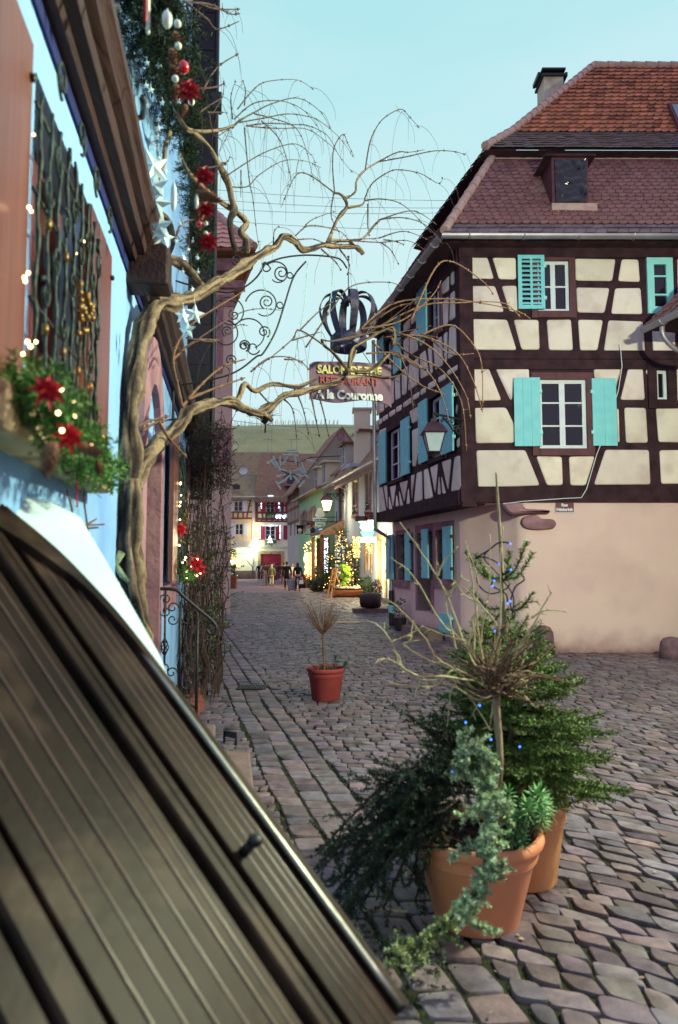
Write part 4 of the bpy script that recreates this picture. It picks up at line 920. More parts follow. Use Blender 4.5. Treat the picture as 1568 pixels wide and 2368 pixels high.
TW+=[(k4,p) for p in [[(-60,500),(150,320),(380,290),(560,305),(760,345),(840,388)],[(0,480),(290,330),(480,310),(700,310),(790,380)],[(200,470),(330,480),(480,560),(560,700),(605,850)],[(150,480),(240,560),(400,640),(500,800),(525,1040)],[(250,400),(370,140),(460,110),(600,200),(660,270)],[(300,470),(450,420),(560,520),(600,620),(605,820)],[(100,430),(300,500),(420,600),(520,760),(545,880)],[(40,420),(180,330),(280,310)],[(60,500),(200,640),(310,720),(420,760)],[(0,440),(200,400),(350,280),(400,200)],[(120,480),(320,480),(440,560),(560,560)],[(150,560),(320,640),(400,760),(440,900)],[(30,560),(180,560),(330,640)]]]
TW+=[(k2,p) for p in [[(1190,1090),(1160,950),(1130,780),(1180,640),(1290,520),(1600,330)],[(1190,1090),(1300,960),(1450,830),(1600,780)],[(1230,1040),(1400,970),(1600,900)],[(1130,780),(1280,660),(1430,655)],[(930,1250),(1030,1190),(1220,1160)],[(810,1265),(960,1190),(1100,1150)],[(1040,1190),(1100,1290),(1220,1420)]]]
TW+=[(k1,p) for p in [[(1220,20),(1350,120),(1420,190),(1560,140)],[(1300,30),(1430,60),(1568,60)],[(1200,10),(1380,30),(1500,90),(1568,90)],[(1300,580),(1400,570),(1470,545)],[(1300,740),(1350,700),(1450,640)],[(1330,860),(1430,850),(1530,830)],[(1320,600),(1420,440),(1560,350)],[(1300,1100),(1400,1090),(1480,1070)],[(1150,1560),(1180,1470),(1260,1435),(1310,1440)],[(1220,10),(1240,160),(1200,330)]]]
thick={k2:(4.2,2.0),k22:(2.3,.8),k21:(1.8,.55),k4:(2.6,.9),k1:(3,1.2)}
for i,(k,p) in enumerate(TW):
    mb=MB(); s=spl(tr(p,k,dy=U(-.25,.25)),6); r0,r1=thick[k]; kk=s[0].y/1650.
    mb.tube(s,rads(r0*kk,r1*kk,len(s)),5)
    for j in range(3,len(s)-1,4): # buds and short spurs
        mb.ball(s[j],r0*kk*1.25,5)
        if R()<.5:
            d=rvec(); d.z=abs(d.z)*.6; mb.tube([s[j],s[j]+d*U(.02,.07)],[r1*kk,.4*r1*kk],4)
    if k is k21 or k is k22 or k is k1: # fine hanging tips
        for j in range(2,len(s),4):
            if R()<.55:
                p=s[j]; l=U(.12,.55); dx=V((U(-.12,.2),U(-.1,.1),0)); mb.tube(spl([p,p+dx*.5+V((0,0,.02-l*.2)),p+dx-V((0,0,l*.6)),p+dx*1.1-V((0,0,l))],3),rads(.0022,.001,10),3)
    mb.build('twig',m_twig if k in(k2,k4) else m_twig2,vine,smooth=True)
m_pale_stub=M('lichened_bark',(120,128,104),(168,176,140),scale=24,rough=.9,bump=.6)
# ---- thin climbing stem left of the trunk
st_=root('climber_shoot','thin bare climber shoot on the pale wall left of the vine trunk','climber',onp(*k3(600,560),FB.P(0,0,.03),FB.n))
mb=MB()
for p in [[(545,0),(550,150),(575,330),(600,450),(640,590)],[(525,295),(570,295),(680,290)],[(530,410),(590,400),(600,370)],[(570,290),(630,255)],[(440,70),(470,190),(475,330)],[(560,470),(620,500)]]:
    mb.tube([onp(*k3(*q),FB.P(0,0,.025),FB.n) for q in p],.004,5)
mb.build('stem',m_twig,st_,smooth=True)
# lichened stub of an old branch at the trunk
mb=MB(); mb.tube(tr([(690,660),(740,570),(800,470)],k3,dy=-.05),[.012,.02,.02],8,jit=.4); mb.tube(tr([(740,570),(730,490),(735,450)],k3,dy=-.05),[.014,.012,.01],7,jit=.4); mb.tube(tr([(760,560),(800,620),(850,660)],k3,dy=-.05),[.016,.018,.02],7,jit=.4); mb.build('branch_stub',m_pale_stub,vine,smooth=True)
# ---- fir garlands
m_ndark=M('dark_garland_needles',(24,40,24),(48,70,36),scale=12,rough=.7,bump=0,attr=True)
onW=lambda x,y,o:onp(x,y,FB.P(0,0,o),FB.n)
def poinsettia(par,c,r,n=7,out=None):
    mb=MB(); out=out or FB.n; ax=out.cross(V((0,0,1))).normalized(); up=ax.cross(out)
    for k in range(n*2):
        a=k*2*math.pi/n+(.4 if k>=n else 0); rr=r*(1 if k<n else .62); d=ax*math.cos(a)+up*math.sin(a); s=out.cross(d); z=out*(.25*rr if k>=n else U(-.1,.1)*rr)
        v=U(.8,1.1); mb.add([c+out*.005,c+d*rr*.45+s*rr*.24+z+out*.01,c+d*rr+z*.5-V((0,0,.15*rr)),c+d*rr*.45-s*rr*.24+z+out*.01],[(0,1,2),(0,2,3)])
    return mb.build('poinsettia',m_red,par)
def cone(par,c,d,L_=.09,r=.024):
    mb=MB(); d=V(d).normalized(); a=d.orthogonal().normalized(); b=d.cross(a)
    mb.tube([c+d*L_*t for t in(0,.2,.5,.8,1)],[r*.5,r*.75,r*.7,r*.45,r*.1],8)
    for j in range(9):
        t=(j+.5)/9; rr=r*(1.05*math.sin(math.pi*min(1,t*.8+.15)))
        for k in range(8):
            ang=k*math.pi/4+j*.4; e=a*math.cos(ang)+b*math.sin(ang); p=c+d*L_*t; s=d.cross(e)
            mb.add([p+e*rr*.5-s*rr*.3,p+e*rr*.5+s*rr*.3,p+e*rr*1.15+d*.012],[(0,1,2)])
    return mb.build('pine_cone',m_cone,par,smooth=False)
def garland(name,label,path,rad,n,nl=.028,tw=(.05,.1),cat='garland',group=None,col=(.5,1.2),per=420,up=.25):
    s=spl(path,6); g=root(name,label,cat,min(s,key=lambda p:p.z),group); nb=MB(); wb=MB()
    wb.tube(s,.012,6)
    for i in range(n):
        t=R()*(len(s)-1); k=min(len(s)-2,int(t)); p=s[k].lerp(s[k+1],t-k); d=rvec(); d=(d+FB.n*.35+V((0,0,-up*R()))).normalized(); L_=U(*tw)*rad/.1
        e=p+d*L_; m=p+d*L_*.5+V((0,0,-.008)); needles(nb,[p+d*L_*.3,m,e],nl,per,.0045,col=col)
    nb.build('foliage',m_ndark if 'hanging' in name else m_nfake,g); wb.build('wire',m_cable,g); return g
gp=[onW(45,880,.1),onW(80,915,.13),onW(125,970,.15),onW(170,1030,.15),onW(212,1070,.13),onW(238,1092,.1)]
gar=garland('window_garland','bushy green fir garland with red poinsettias on the near window sill',gp,.082,330,nl=.024,tw=(.07,.14),per=400,col=(.55,1.25))
for x,y,Y,r in((108,902,.22,.06),(155,1008,.26,.055),(203,1030,.2,.03)): poinsettia(gar,onW(x,y,Y),r*.66,out=V((.75,-.65,.1)).normalized())
cone(gar,onW(122,1022,.24),(-.1,-.1,-1),.065,.02); cone(gar,onW(180,1030,.24),(.6,.5,-.2),.055,.018); cone(gar,onW(228,1066,.2),(.2,-.3,-1),.05,.016)
mb=MB(); mb.tube([onW(178,1095,.12),onW(178,1172,.12)],.0015,4)
for k in range(11): mb.ball(onW(178+U(-1,1),lerp(1098,1170,k/10),.12),.0045,6)
mb.build('bead_chain',m_red,gar)
def lights(name,label,pts,r,mat,cab=True,group=None,wire=.002):
    g=root(name,label,'string lights',min(pts,key=lambda p:p.z),group); mb=MB()
    for p in pts: mb.ball(p,r*U(.85,1.15),6)
    mb.build('bulb',mat,g); 
    if cab:
        mb=MB(); mb.tube(spl(pts,3),wire,4); mb.build('cable',m_cable,g)
    return g
lp_=[onp(*k1(*q),FB.P(0,0,o),FB.n) for q,o in(((220,880),.05),((190,1355),.1),((205,1380),.1),((555,1575),.06),((540,1690),.06),((495,1655),.08))]+[onp(*k2(*q),FB.P(0,0,o),FB.n) for q,o in(((555,10),.05),((540,120),.05),((580,190),.04),((535,370),.05),((185,215),.12),((160,245),.12),((165,270),.13),((180,665),.14),((200,695),.15),((235,665),.15),((150,745),.15),((365,960),.22),((380,1025),.23),((400,975),.22),((380,1130),.25),((485,1060),.2),((490,1150),.2),((405,1245),.26),((590,1340),.25),((675,1285),.2))]
lights('fairy_lights','warm fairy lights wound through the near window grille and garland',lp_,.0042,m_bulb,cab=False)
lamp('window_glow',FB.P((W1b[0]+W1b[1])/2,2.25,-.08),2.2,(1,.66,.35),.1)
lamp('window_glow_far',FB.P(7.6,1.9,.22),2.5,(1,.7,.4),.1)
# second window
gp=[FB.P(6.8,1.62,.12),FB.P(7.0,1.5,.14),FB.P(7.4,1.47,.16),FB.P(8.0,1.5,.16),FB.P(8.5,1.55,.16)]
g2=garland('window_garland','short garland with red bows and warm lights under the barred far window',gp,.09,120,per=260,col=(.5,1.1))
poinsettia(g2,FB.P(7.1,1.95,.1),.09,out=V((.6,-.8,0))); poinsettia(g2,FB.P(7.5,1.62,.24),.1,out=V((.6,-.8,0))); poinsettia(g2,FB.P(8.0,1.55,.26),.09,out=V((.6,-.8,0)))
lights('fairy_lights','warm bulbs glowing on the garland of the far barred window',[FB.P(U(6.85,8.6),U(1.45,1.68),U(.12,.3)) for _ in range(20)]+[FB.P(U(6.9,7.2),U(1.7,2.5),.1) for _ in range(8)],.009,m_bulb,cab=False)
# ---- hanging garlands high on the house, on iron brackets
H1=[onW(325,-60,.14),onW(350,40,.16),onW(378,130,.17),onW(402,220,.17),onW(418,290,.17)]
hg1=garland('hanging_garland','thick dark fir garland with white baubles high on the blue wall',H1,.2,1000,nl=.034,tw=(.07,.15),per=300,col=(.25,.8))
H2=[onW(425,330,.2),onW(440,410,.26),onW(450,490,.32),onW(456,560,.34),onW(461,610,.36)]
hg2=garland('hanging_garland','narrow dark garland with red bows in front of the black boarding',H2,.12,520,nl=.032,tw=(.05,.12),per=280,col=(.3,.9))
poinsettia(hg1,onW(*k1(1235,590),.4),.06,out=V((.2,-1,0))); poinsettia(hg2,onW(*k1(1335,1150),.48),.045,out=V((.2,-1,0))); poinsettia(hg2,onW(*k1(1345,1370),.48),.04,out=V((.2,-1,0))); poinsettia(hg2,onW(*k1(1360,1580),.5),.04,out=V((.2,-1,0)))
for x,y in((1145,220),(1120,330),(1130,430),(1150,560),(1215,690),(1300,610)): cone(hg1,onW(*k1(x,y),.33),(U(-.4,.4),-.3,-1),.085,.024)
cone(hg2,onW(*k1(1280,1260),.42),(.9,0,-.3),.12,.03); cone(hg2,onW(*k1(1305,1330),.44),(0,0,-1),.12,.03)
def single_ball(x,y,Y,rpx,mat,name,label,cat='bauble',sq=(1,1,1),group=None):
    mb=MB(); c=onW(*k1(x,y),.36 if x<1270 else .46); r=rpx*.354/1650*c.y; mb.ball(c,r,14,sq); mb.tube([c+V((0,0,r*sq[2]*.95)),c+V((0,0,r*sq[2]*1.2))],r*.18,8)
    o=mb.build(name,mat,smooth=True); tag(o,label,cat,group)
single_ball(1195,440,5.15,44,m_redball,'bauble','large glossy red bauble on the thick garland')
single_ball(1300,1462,6.6,20,m_redball,'bauble','small red bauble on the narrow garland by the black boarding')
for (x,y,Y,r),lb in zip([(1160,155,5.1,26),(1165,300,5.15,24),(1145,515,5.2,24),(1250,665,5.3,24)],['topmost small round white bauble on the thick garland','white bauble just above the large red bauble','white bauble just below the large red bauble','white bauble under the red poinsettia of the thick garland']): single_ball(x,y,Y,r,m_whiteball,'bauble',lb)
for x,y in((1345,1525),(1345,1460),(1345,1350)): single_ball(x,y,6.7,15,m_whiteball,'bauble','small white bauble on the narrow garland','bauble',group='white baubles of the narrow garland')
single_ball(1092,128,5.0,36,m_whiteball,'bauble','big white teardrop bauble near the top of the thick garland',sq=(1,1,1.8))
single_ball(1285,1320,6.4,12,m_whiteball,'icicle_ornament','slim white drop ornament beside a pine cone on the narrow garland','ornament',sq=(1,1,4))
single_ball(1135,1290,5.6,21,m_clear,'icicle_ornament','long clear icicle ornament hanging right of the big stars','ornament',sq=(1,1,4.8))
def star3(mb,c,r,rot,thick=.3):
    a=V((1,0,0));b=V((0,0,1)); n=V((0,-1,0)); q=U(-.5,.5); a=(a*math.cos(q)+n*math.sin(q)).normalized(); n=a.cross(b)*-1
    pts=[]
    for k in range(10):
        t=rot+math.pi/2+k*math.pi/5; rr=r*(1 if k%2==0 else .45); pts.append(c+a*rr*math.cos(t)+b*rr*math.sin(t))
    mb.add(pts+[c+n*r*thick,c-n*r*thick],[(i,(i+1)%10,10) for i in range(10)]+[((i+1)%10,i,11) for i in range(10)])
def star(x,y,k,Y,rpx,label,group,name='star_ornament'):
    mb=MB(); c=onW(*k(x,y),max(.14,min(.42,.585-(.63-.154*0-(k(x,y)[0])/1650.*0-.0)*0-4.0*max(.03,((784-k(x,y)[0])/1650-.154))))); r=rpx*.354/1650*c.y; star3(mb,c,r,U(-.4,.4)); mb.tube([c+V((0,0,r)),c+V((0,0,r*1.6))],.0012,4)
    tag(mb.build(name,m_clear),label,'star ornament',group)
for (x,y,r),lb in zip([(990,1090,105),(1020,1225,80),(1030,1330,85),(1050,1480,80),(1065,1550,62)],['biggest clear star, topmost of the star chain left of the vine','second clear star of the chain, under the biggest one','middle clear star of the hanging chain of five','fourth clear star of the chain, above the lowest','lowest and smallest clear star of the hanging chain']): star(x,y,k1,5.0,r*1.3,lb,'chain of big clear stars')
for (x,y,r),lb in zip([(1270,485,62),(1195,500,50),(1225,590,58)],['clear star right above the vine arm beside the black boarding','clear star half hidden behind the vine arm','clear star hanging below the pair at the vine arm']): star(x,y,k2,5.6,r*1.2,lb,'clear stars below the vine arm')
for x,y in((1030,275),(960,410),(1040,425),(955,560),(985,585),(965,690),(1060,672),(1170,660),(1035,780),(1035,838),(1030,895),(1000,945),(1035,975),(1040,1035),(1080,1120),(1175,1045)): star(x,y,k1,5.1,U(24,31),'small clear star on a thread below the thick garland','small stars of the thick garland')
for x,y in((1150,1575),(1205,1575),(1260,1575),(1230,1630),(1290,1685),(1200,1680),(1175,1460),(1197,1470)): star(x,y,k1,6.2,U(15,20),'tiny clear star below the narrow garland','small stars of the narrow garland')
for x,y in((1290,118),(1295,208),(1195,110),(1195,205),(1255,325)): star(x,y,k2,6.2,16,'tiny clear star in front of the black boarding','stars before the black boarding')
for x,y0,y1,m,lb in((967,-20,220,m_whiteball,'string of pale beads hanging in the top garland'),(950,-20,135,m_red,'short string of red beads next to the pale beads')):
    mb=MB(); n=26
    for k in range(n): mb.ball(onW(*k1(x,lerp(y0,y1,k/n)),.3),.0075,6)
    tag(mb.build('bead_string',m),lb,'beads')
# iron flower box brackets on the wall
for nm,pts in (('small iron bracket hook under the top garland',[(690,230),(690,60),(720,45),(770,45)]),('curled iron bracket left of the small stars',[(875,910),(875,790),(900,770),(930,765),(935,690),(930,640)])):
    mb=MB(); mb.tube([onp(*k1(*q),FB.P(0,0,.06+.02*i),FB.n) for i,q in enumerate(pts)],.014,6); tag(mb.build('wall_bracket',m_iron,smooth=True),nm,'bracket')
# ---- wrought iron sign bracket with crown and board
SU=FB.P(6.88,0); onS=lambda x,y:onp(x,y,SU,FB.d)
br=root('sign_bracket','curly wrought iron bracket that carries the restaurant sign over the street','sign bracket',onS(390,972))
def dtub(pts,r,name,k=None):
    mb=MB(); mb.tube(spl([onS(*(k(*p) if k else p)) for p in pts],5),r,8); return mb.build(name,m_iron,br,smooth=True)
mb=MB(); mb.tube([FB.P(6.88,onS(390,838).z,.03),FB.P(6.88,onS(390,985).z,.03)],.014,8); mb.build('wall_bar',m_iron,br)
q=[kf(-250,1760),kf(80,1700),kf(300,1640),kf(450,1560),kf(600,1440),k22(500,740),k22(580,600),k22(640,420),k22(700,240),k22(780,140)]; dtub(q,.009,'strut')
q=[kf(-300,600),kf(0,690),kf(190,722),kf(300,730),kf(450,680),kf(600,560),kf(700,400),k22(500,160),k22(620,118),k22(760,100),k22(900,105),k22(1000,125),k22(1048,185)]; dtub(q,.009,'top_bar')
def dspi(x,y,rp,a0,sg,turns=1.5,end=.15,k=kf,sc=.2085):
    mb=MB(); X,Y_=k(x,y); pts=[]
    for i in range(34):
        t=i/33; a=a0+sg*t*turns*2*math.pi; r=rp*sc*(1-(1-end)*t); pts.append(onS(X+r*math.cos(a),Y_+r*math.sin(a)))
    mb.tube(pts,rads(.0075,.006,34),7); mb.build('scroll',m_iron,br,smooth=True)
for a in((300,960,200,math.pi,1,.95,.55),(350,980,62,-2,-1,1.4,.2),(250,1190,155,-1.5,1,.9,.6),(275,1160,62,2,1,1.6,.2),(460,1330,56,1.2,-1,1.5,.2),(520,1200,190,-2.6,1,.6,.8),(310,1480,60,0,-1,1.5,.2),(560,1350,75,.3,1,1,.5)): dspi(*a)
for a in((620,215,52,1.2,1,1.6,.2),(590,225,90,-2.4,1,.75,.5),(525,405,48,2,1,1.6,.2),(500,430,118,-2.9,1,.8,.5),(505,600,42,1,-1,1.6,.2),(375,690,42,1,-1,1.5,.2),(520,180,28,0,1,1,.7),(610,425,24,0,1,1,.7),(675,230,22,0,1,1,.7),(330,130,40,1,1,1.4,.2)): dspi(*a,k=k22,sc=.354)
cr=onS(*k22(1057,335)); cw=root('iron_crown_ornament','open iron crown hanging from the sign bracket above the board','crown',V((cr.x,cr.y,onS(*k22(1057,715)).z)))
zb_=WL['iron_crown_ornament'].z; Hc=cr.z-zb_; c0=V((cr.x,cr.y,zb_))
m_crown=M('dark_crown_iron',(46,42,58),(84,80,104),scale=9,rough=.42,bump=.2,metal=.5)
mb=MB(); rr=.178; n=32; vs=[]
for z,r in((0,rr),(.02,rr+.008),(.12,rr+.005),(.13,rr)): vs+= [c0+V((r*math.cos(2*math.pi*k/n),r*math.sin(2*math.pi*k/n),z+(.018 if z>.1 and k%4==0 else 0))) for k in range(n)]
vs+=[c0+V(((rr-.012)*math.cos(2*math.pi*k/n),(rr-.012)*math.sin(2*math.pi*k/n),z)) for z in(.12,0) for k in range(n)]
mb.add(vs,[(j*n+k,j*n+(k+1)%n,(j+1)*n+(k+1)%n,(j+1)*n+k) for j in range(5) for k in range(n)]); mb.build('ring',m_crown,cw,smooth=math.radians(40))
pf=spl([V((.176,0,.10)),V((.235,0,.18)),V((.285,0,.28)),V((.285,0,.36)),V((.24,0,.43)),V((.17,0,.46)),V((.10,0,.455)),V((.06,0,.42)),V((.075,0,.39))],4)
for k in range(8):
    a=k*math.pi/4+.2; ca,sa=math.cos(a),math.sin(a); mb=MB(); m=len(pf); w=.05; vs=[]
    for i,p in enumerate(pf):
        ww=w*(.55+.45*math.sin(math.pi*min(1,i/m+.2)))
        for s,o in((-1,0),(1,0),(1,.006),(-1,.006)): 
            r=p.x+o; vs.append(c0+V((ca*r-sa*ww*s*.8,sa*r+ca*ww*s*.8,p.z*Hc/.5+o)))
    fs=[(i*4+j,i*4+(j+1)%4,(i+1)*4+(j+1)%4,(i+1)*4+j) for i in range(m-1) for j in range(4)]
    mb.add(vs,fs); mb.build('crown_band',m_crown,cw,smooth=math.radians(40))
mb=MB(); mb.ball(c0+V((0,0,Hc*.86)),.04,10); mb.tube([c0+V((0,0,Hc*.9)),V((cr.x,cr.y,onS(*k22(1057,190)).z))],.006,6)
for t in(.3,.6): mb.ball(c0.lerp(V((cr.x,cr.y,cr.z+.3)),1)+V((0,0,.1*t)),.014,8)
mb.build('hanger',m_crown,cw,smooth=True)
def text(mb,s,size,o,ex,ey,ext=.004,bold=0,align='CENTER',width=None):
    cu=bpy.data.curves.new('t','FONT'); cu.body=s; cu.size=size; cu.extrude=ext; cu.offset=bold; cu.align_x=align; cu.resolution_u=3
    ob=bpy.data.objects.new('t',cu); COL.objects.link(ob); dg=bpy.context.evaluated_depsgraph_get(); dg.update(); me=bpy.data.meshes.new_from_object(ob.evaluated_get(dg))
    ex=V(ex);ey=V(ey);en=ex.cross(ey); xs=[v.co.x for v in me.vertices]; sx=1
    if width and xs: sx=width/(max(xs)-min(xs))
    mb.add([V(o)+ex*v.co.x*sx+ey*v.co.y+en*v.co.z for v in me.vertices],[tuple(p.vertices) for p in me.polygons])
    bpy.data.objects.remove(ob); bpy.data.curves.remove(cu); bpy.data.meshes.remove(me)
tl=onS(*k22(802,795)); trr=onS(*k22(1335,806)); bl=onS(*k22(803,1045)); W_=(trr-tl).length; Hh=tl.z-bl.z
sg=root('hanging_sign','plum painted tearoom sign board hanging under the iron crown','sign',V(((tl.x+trr.x)/2,tl.y,bl.z)))
m_sign=M('plum_sign_board',(104,72,92),(124,90,108),scale=4,rough=.6,bump=.1)
mb=MB(); n=24; vs=[]; ex=FB.n; 
for side in(.012,-.012):
    for i in range(n+1):
        t=i/n; u=t*W_; zt_=tl.z+.012*math.sin(t*math.pi); fl=.03*math.sin(t*9)*.5
        top=zt_-(.03*(1-t*12)**2 if t<1/12 else 0); bot=bl.z+.018*math.sin(t*8.5+2)+(-.035*((t-.88)/.12)**2 if t>.88 else 0)+(.0)
        for z in(top,bot): vs.append(V((tl.x,tl.y,0))+ex*u+FB.d*(-side+fl*.3)+V((0,0,z)))
m2=2*(n+1)
fs=[(i*2,i*2+1,i*2+3,i*2+2) for i in range(n)]+[(m2+i*2,m2+i*2+2,m2+i*2+3,m2+i*2+1) for i in range(n)]+[(i*2,i*2+2,m2+i*2+2,m2+i*2) for i in range(n)]+[(i*2+1,m2+i*2+1,m2+i*2+3,i*2+3) for i in range(n)]+[(0,m2,m2+1,1),(2*n,2*n+1,m2+2*n+1,m2+2*n)]
mb.add(vs,fs); bd=mb.build('board',m_sign,sg,smooth=math.radians(40))
cxm=V((tl.x,tl.y,0))+ex*W_*.485-FB.d*.022
for s,zf,sz,col,b,wd in(('SALON DE THÉ',.80,.115,(204,186,116),.004,.78),('RESTAURANT',.52,.11,(156,72,76),.003,.72),('A la Couronne',.15,.125,(206,206,208),.005,.82)):
    mb=MB(); text(mb,s,sz,cxm+V((0,0,bl.z+Hh*zf-sz*.33)),ex,(0,0,1),.003,b,width=W_*wd); mb.build('lettering',M('sign_letters_%d'%int(zf*100),col,rough=.6,bump=0),sg)
mb=MB()
for t in(.27,.75): 
    p=V((tl.x,tl.y,tl.z))+ex*W_*t; mb.tube([p,V((c0.x+(.12 if t>.5 else -.12),p.y,zb_+.02))],.004,5)
mb.build('chain',m_iron,sg)
# thin icicle light strings on the vine (unlit cables)
mb=MB()
for p in [[(480,0),(500,260),(520,390),(540,640)],[(790,150),(770,420),(720,700),(700,880)],[(945,150),(950,280),(930,500)]]:
    s=spl([at(*k22(*q),6.2) for q in p],6); mb.tube(s,.003,4)
    for q in s[::2]: mb.tube([q,q+V((U(-.03,.03),0,-.04))],.002,4)
tag(mb.build('icicle_lights',M('pale_cable',(150,190,176),rough=.5,bump=0)),'unlit pale icicle light cables dangling from the vine arm','string lights')
# ---- climbing rose on a trellis at the end of the wall
rose=root('climbing_rose','tangled bare climbing rose with a few leaves at the end of the blue wall','climbing plant',FB.P(8.9,0,.3))
sb=MB(); lb=MB(); tips=[]
for i in range(64):
    u=U(7.9,10.0); o=U(.03,.5)*(1 if u>8.6 else .6); p=FB.P(u,0,o); pts=[p]; hgt=U(1.6,3.4)
    for k in range(1,9): 
        q=FB.P(u+.12*NZ.noise(V((i,k*.6,1)))*2,hgt*k/8,o+.12*NZ.noise(V((i,k*.7,7)))+ .1*k/8*R()); pts.append(q)
    s=spl(pts,3); sb.tube(s,rads(U(.008,.014),.004,len(s)),5); tips+=s[4:]
for i in range(760):
    p=random.choice(tips); d=rvec(); d.z=d.z*.5+.15; L_=U(.08,.3); m=p+d*L_*.5+rvec()*.03; sb.tube([p,m,p+d*L_],[.004,.003,.0015],4); tips.append(m)
    if R()<.75:
        for _ in range(random.randint(4,10)):
            c=p.lerp(p+d*L_,R()); n=rvec(); a=n.orthogonal().normalized(); b=n.cross(a); l=U(.02,.042); v=U(.5,1.15); lb.col=(v,v,v) if R()<.93 else (2.2,1.7,.6)
            lb.add([c,c+a*l*.5+b*l*.35,c+a*l,c+a*l*.5-b*l*.35],[(0,1,2),(0,2,3)])
for i in range(520): # bushy head
    c=at(U(445,532),U(975,1130),U(8.2,9.2)); d=rvec(); L_=U(.08,.25); sb.tube([c,c+d*L_*.5+rvec()*.03,c+d*L_],[.004,.003,.0015],4)
    for _ in range(2):
        q=c+d*L_*R(); n=rvec(); a=n.orthogonal().normalized(); b=n.cross(a); l=U(.02,.04); v=U(.35,.8); lb.col=(v,v,v); lb.add([q,q+a*l*.5+b*l*.35,q+a*l,q+a*l*.5-b*l*.35],[(0,1,2),(0,2,3)])
sb.build('stem',M('dark_rose_stems',(50,36,38),(84,62,56),scale=20,rough=.85,bump=.2),rose); lb.build('foliage',m_leaf,rose)
mb=MB(); q=FB.P(7.9,0,.12); 
for k in range(5): mb.lathe([(.09,0),(.1,.12),(.1,.13),(.085,.13)],FB.P(7.75+k*.24,0,.2+.03*(k%2)),10)
tag(mb.build('edging',M('terracotta_edging',(128,70,60),(150,86,72),rough=.9)),'low terracotta edging at the foot of the climbing rose','edging')
# ======== pots and plants in the street
m_terra=M('terracotta_plastic',(214,134,98),(228,150,110),scale=3,rough=.5,bump=.08,bscale=30,spec=.4,c3=(196,112,88),s3=2)
m_terra2=M('red_terracotta',(124,46,46),(148,58,54),scale=4,rough=.7,bump=.15,bscale=40)
m_soil=M('potting_soil',(36,26,24),(54,40,36),scale=40,rough=1,bump=.6,bscale=60)
m_fir=M('fir_needle_green',(74,104,44),(122,146,66),scale=10,rough=.55,bump=0,attr=True,spec=.4)
m_spr=M('lit_silvery_needles',(164,188,152),(220,236,196),scale=12,rough=.6,bump=0,attr=True)  # silvery needles, paled further for the side the lamp lights
m_spd=M('shade_dark_needles',(34,46,38),(60,76,54),scale=10,rough=.65,bump=0,attr=True)  # needles darkened in colour for the boughs lying in shade
m_wood=M('conifer_bark',(44,38,30),(66,58,44),scale=30,rough=.95,bump=.5)
m_pale=M('pale_twig_bark',(160,144,106),(196,182,138),scale=18,rough=.8,bump=.3,c3=(140,100,78),s3=5)
m_trunk=M('smooth_grey_bark',(126,104,84),(160,138,110),scale=20,rough=.8,bump=.4,stretch=(1,1,.3))
m_spg=M('spurge_leaf',(90,140,80),(140,180,116),scale=10,rough=.5,bump=0,attr=True)
def pot(name,label,c,rb,rt,h,mat,group=None,bands=True):
    p=root(name,label,'plant pot',c,group); mb=MB(); k=h
    pr=[(rb*.97,0),(rb,.012),(lerp(rb,rt,.70)*.96,h*.70)]
    if bands: pr+=[(lerp(rb,rt,.72)*.965,h*.715),(lerp(rb,rt,.73)*.995,h*.725),(lerp(rb,rt,.76)*.985,h*.755),(lerp(rb,rt,.77)*1.0,h*.765),(lerp(rb,rt,.80)*.99,h*.8)]
    pr+=[(rt*.93,h*.86),(rt*.94,h*.87),(rt*.985,h*.885),(rt*1.0,h*.92),(rt*.995,h*.97),(rt*.965,h),(rt*.9,h*.985),(rt*.87,h*.93),(rt*.85,h*.86),(.01,h*.86)]
    mb.lathe(pr,c,40); mb.build('body',mat,p,smooth=math.radians(38))
    mb=MB(); n=26; V0=V(c)
    for _ in range(90): 
        a=U(0,6.28); r=rt*.82*math.sqrt(R()); mb.ball(V0+V((r*math.cos(a),r*math.sin(a),h*.865)),U(.006,.016),5)
    mb.lathe([(rt*.86,h*.866),(.005,h*.872)],c,20,cap=False); mb.build('soil',m_soil,p); return p
PA=atz(1122,2172,0)+V((0,.185,0)); PB=atz(1240,2066,0)+V((-.02,.165,0))
pot('flower_pot','large terracotta pot in front holding the bare standard and the spruce',PA,.19,.305,.40,m_terra)
pot('flower_pot','terracotta pot standing just behind the front one with the lit fir tree',PB,.165,.235,.42,M('pale_orange_terracotta',(218,150,98),(230,166,110),scale=3,rough=.5,bump=.08,bscale=30))
# ---- fir tree with blue lights
tree=root('fir_tree','small potted fir with blue fairy lights and a bare top','fir tree',PB+V((-.03,.02,.36)))
kd_=lambda x,y,Y=3.7:at(*kt(x,y),Y)
top=kd_(838,40); base=PB+V((-.03,.02,.3)); wb=MB(); nb=MB()
ax=spl([base,kd_(925,1500),kd_(900,1120),kd_(886,900),kd_(870,560),kd_(850,250),top],6)
mb=MB(); mb.tube(ax,rads(.02,.005,len(ax)),8,jit=.2); mb.build('trunk',m_trunk,tree,smooth=True)
needles(nb,ax[-14:],.014,200,.003,fwd=.9,col=(.9,1.4))
def at_z(z):
    for i in range(len(ax)-1):
        if ax[i].z<=z<=ax[i+1].z: return ax[i].lerp(ax[i+1],(z-ax[i].z)/(ax[i+1].z-ax[i].z))
    return ax[-1]
def bough(path,nl=.029,per=850,rad=.005,col=(.6,1.2)):
    s=spl(path,5); wb.tube(s,rads(rad,rad*.5,len(s)),5); needles(nb,s[2:],nl,per,.005,fwd=.7,col=col); return s
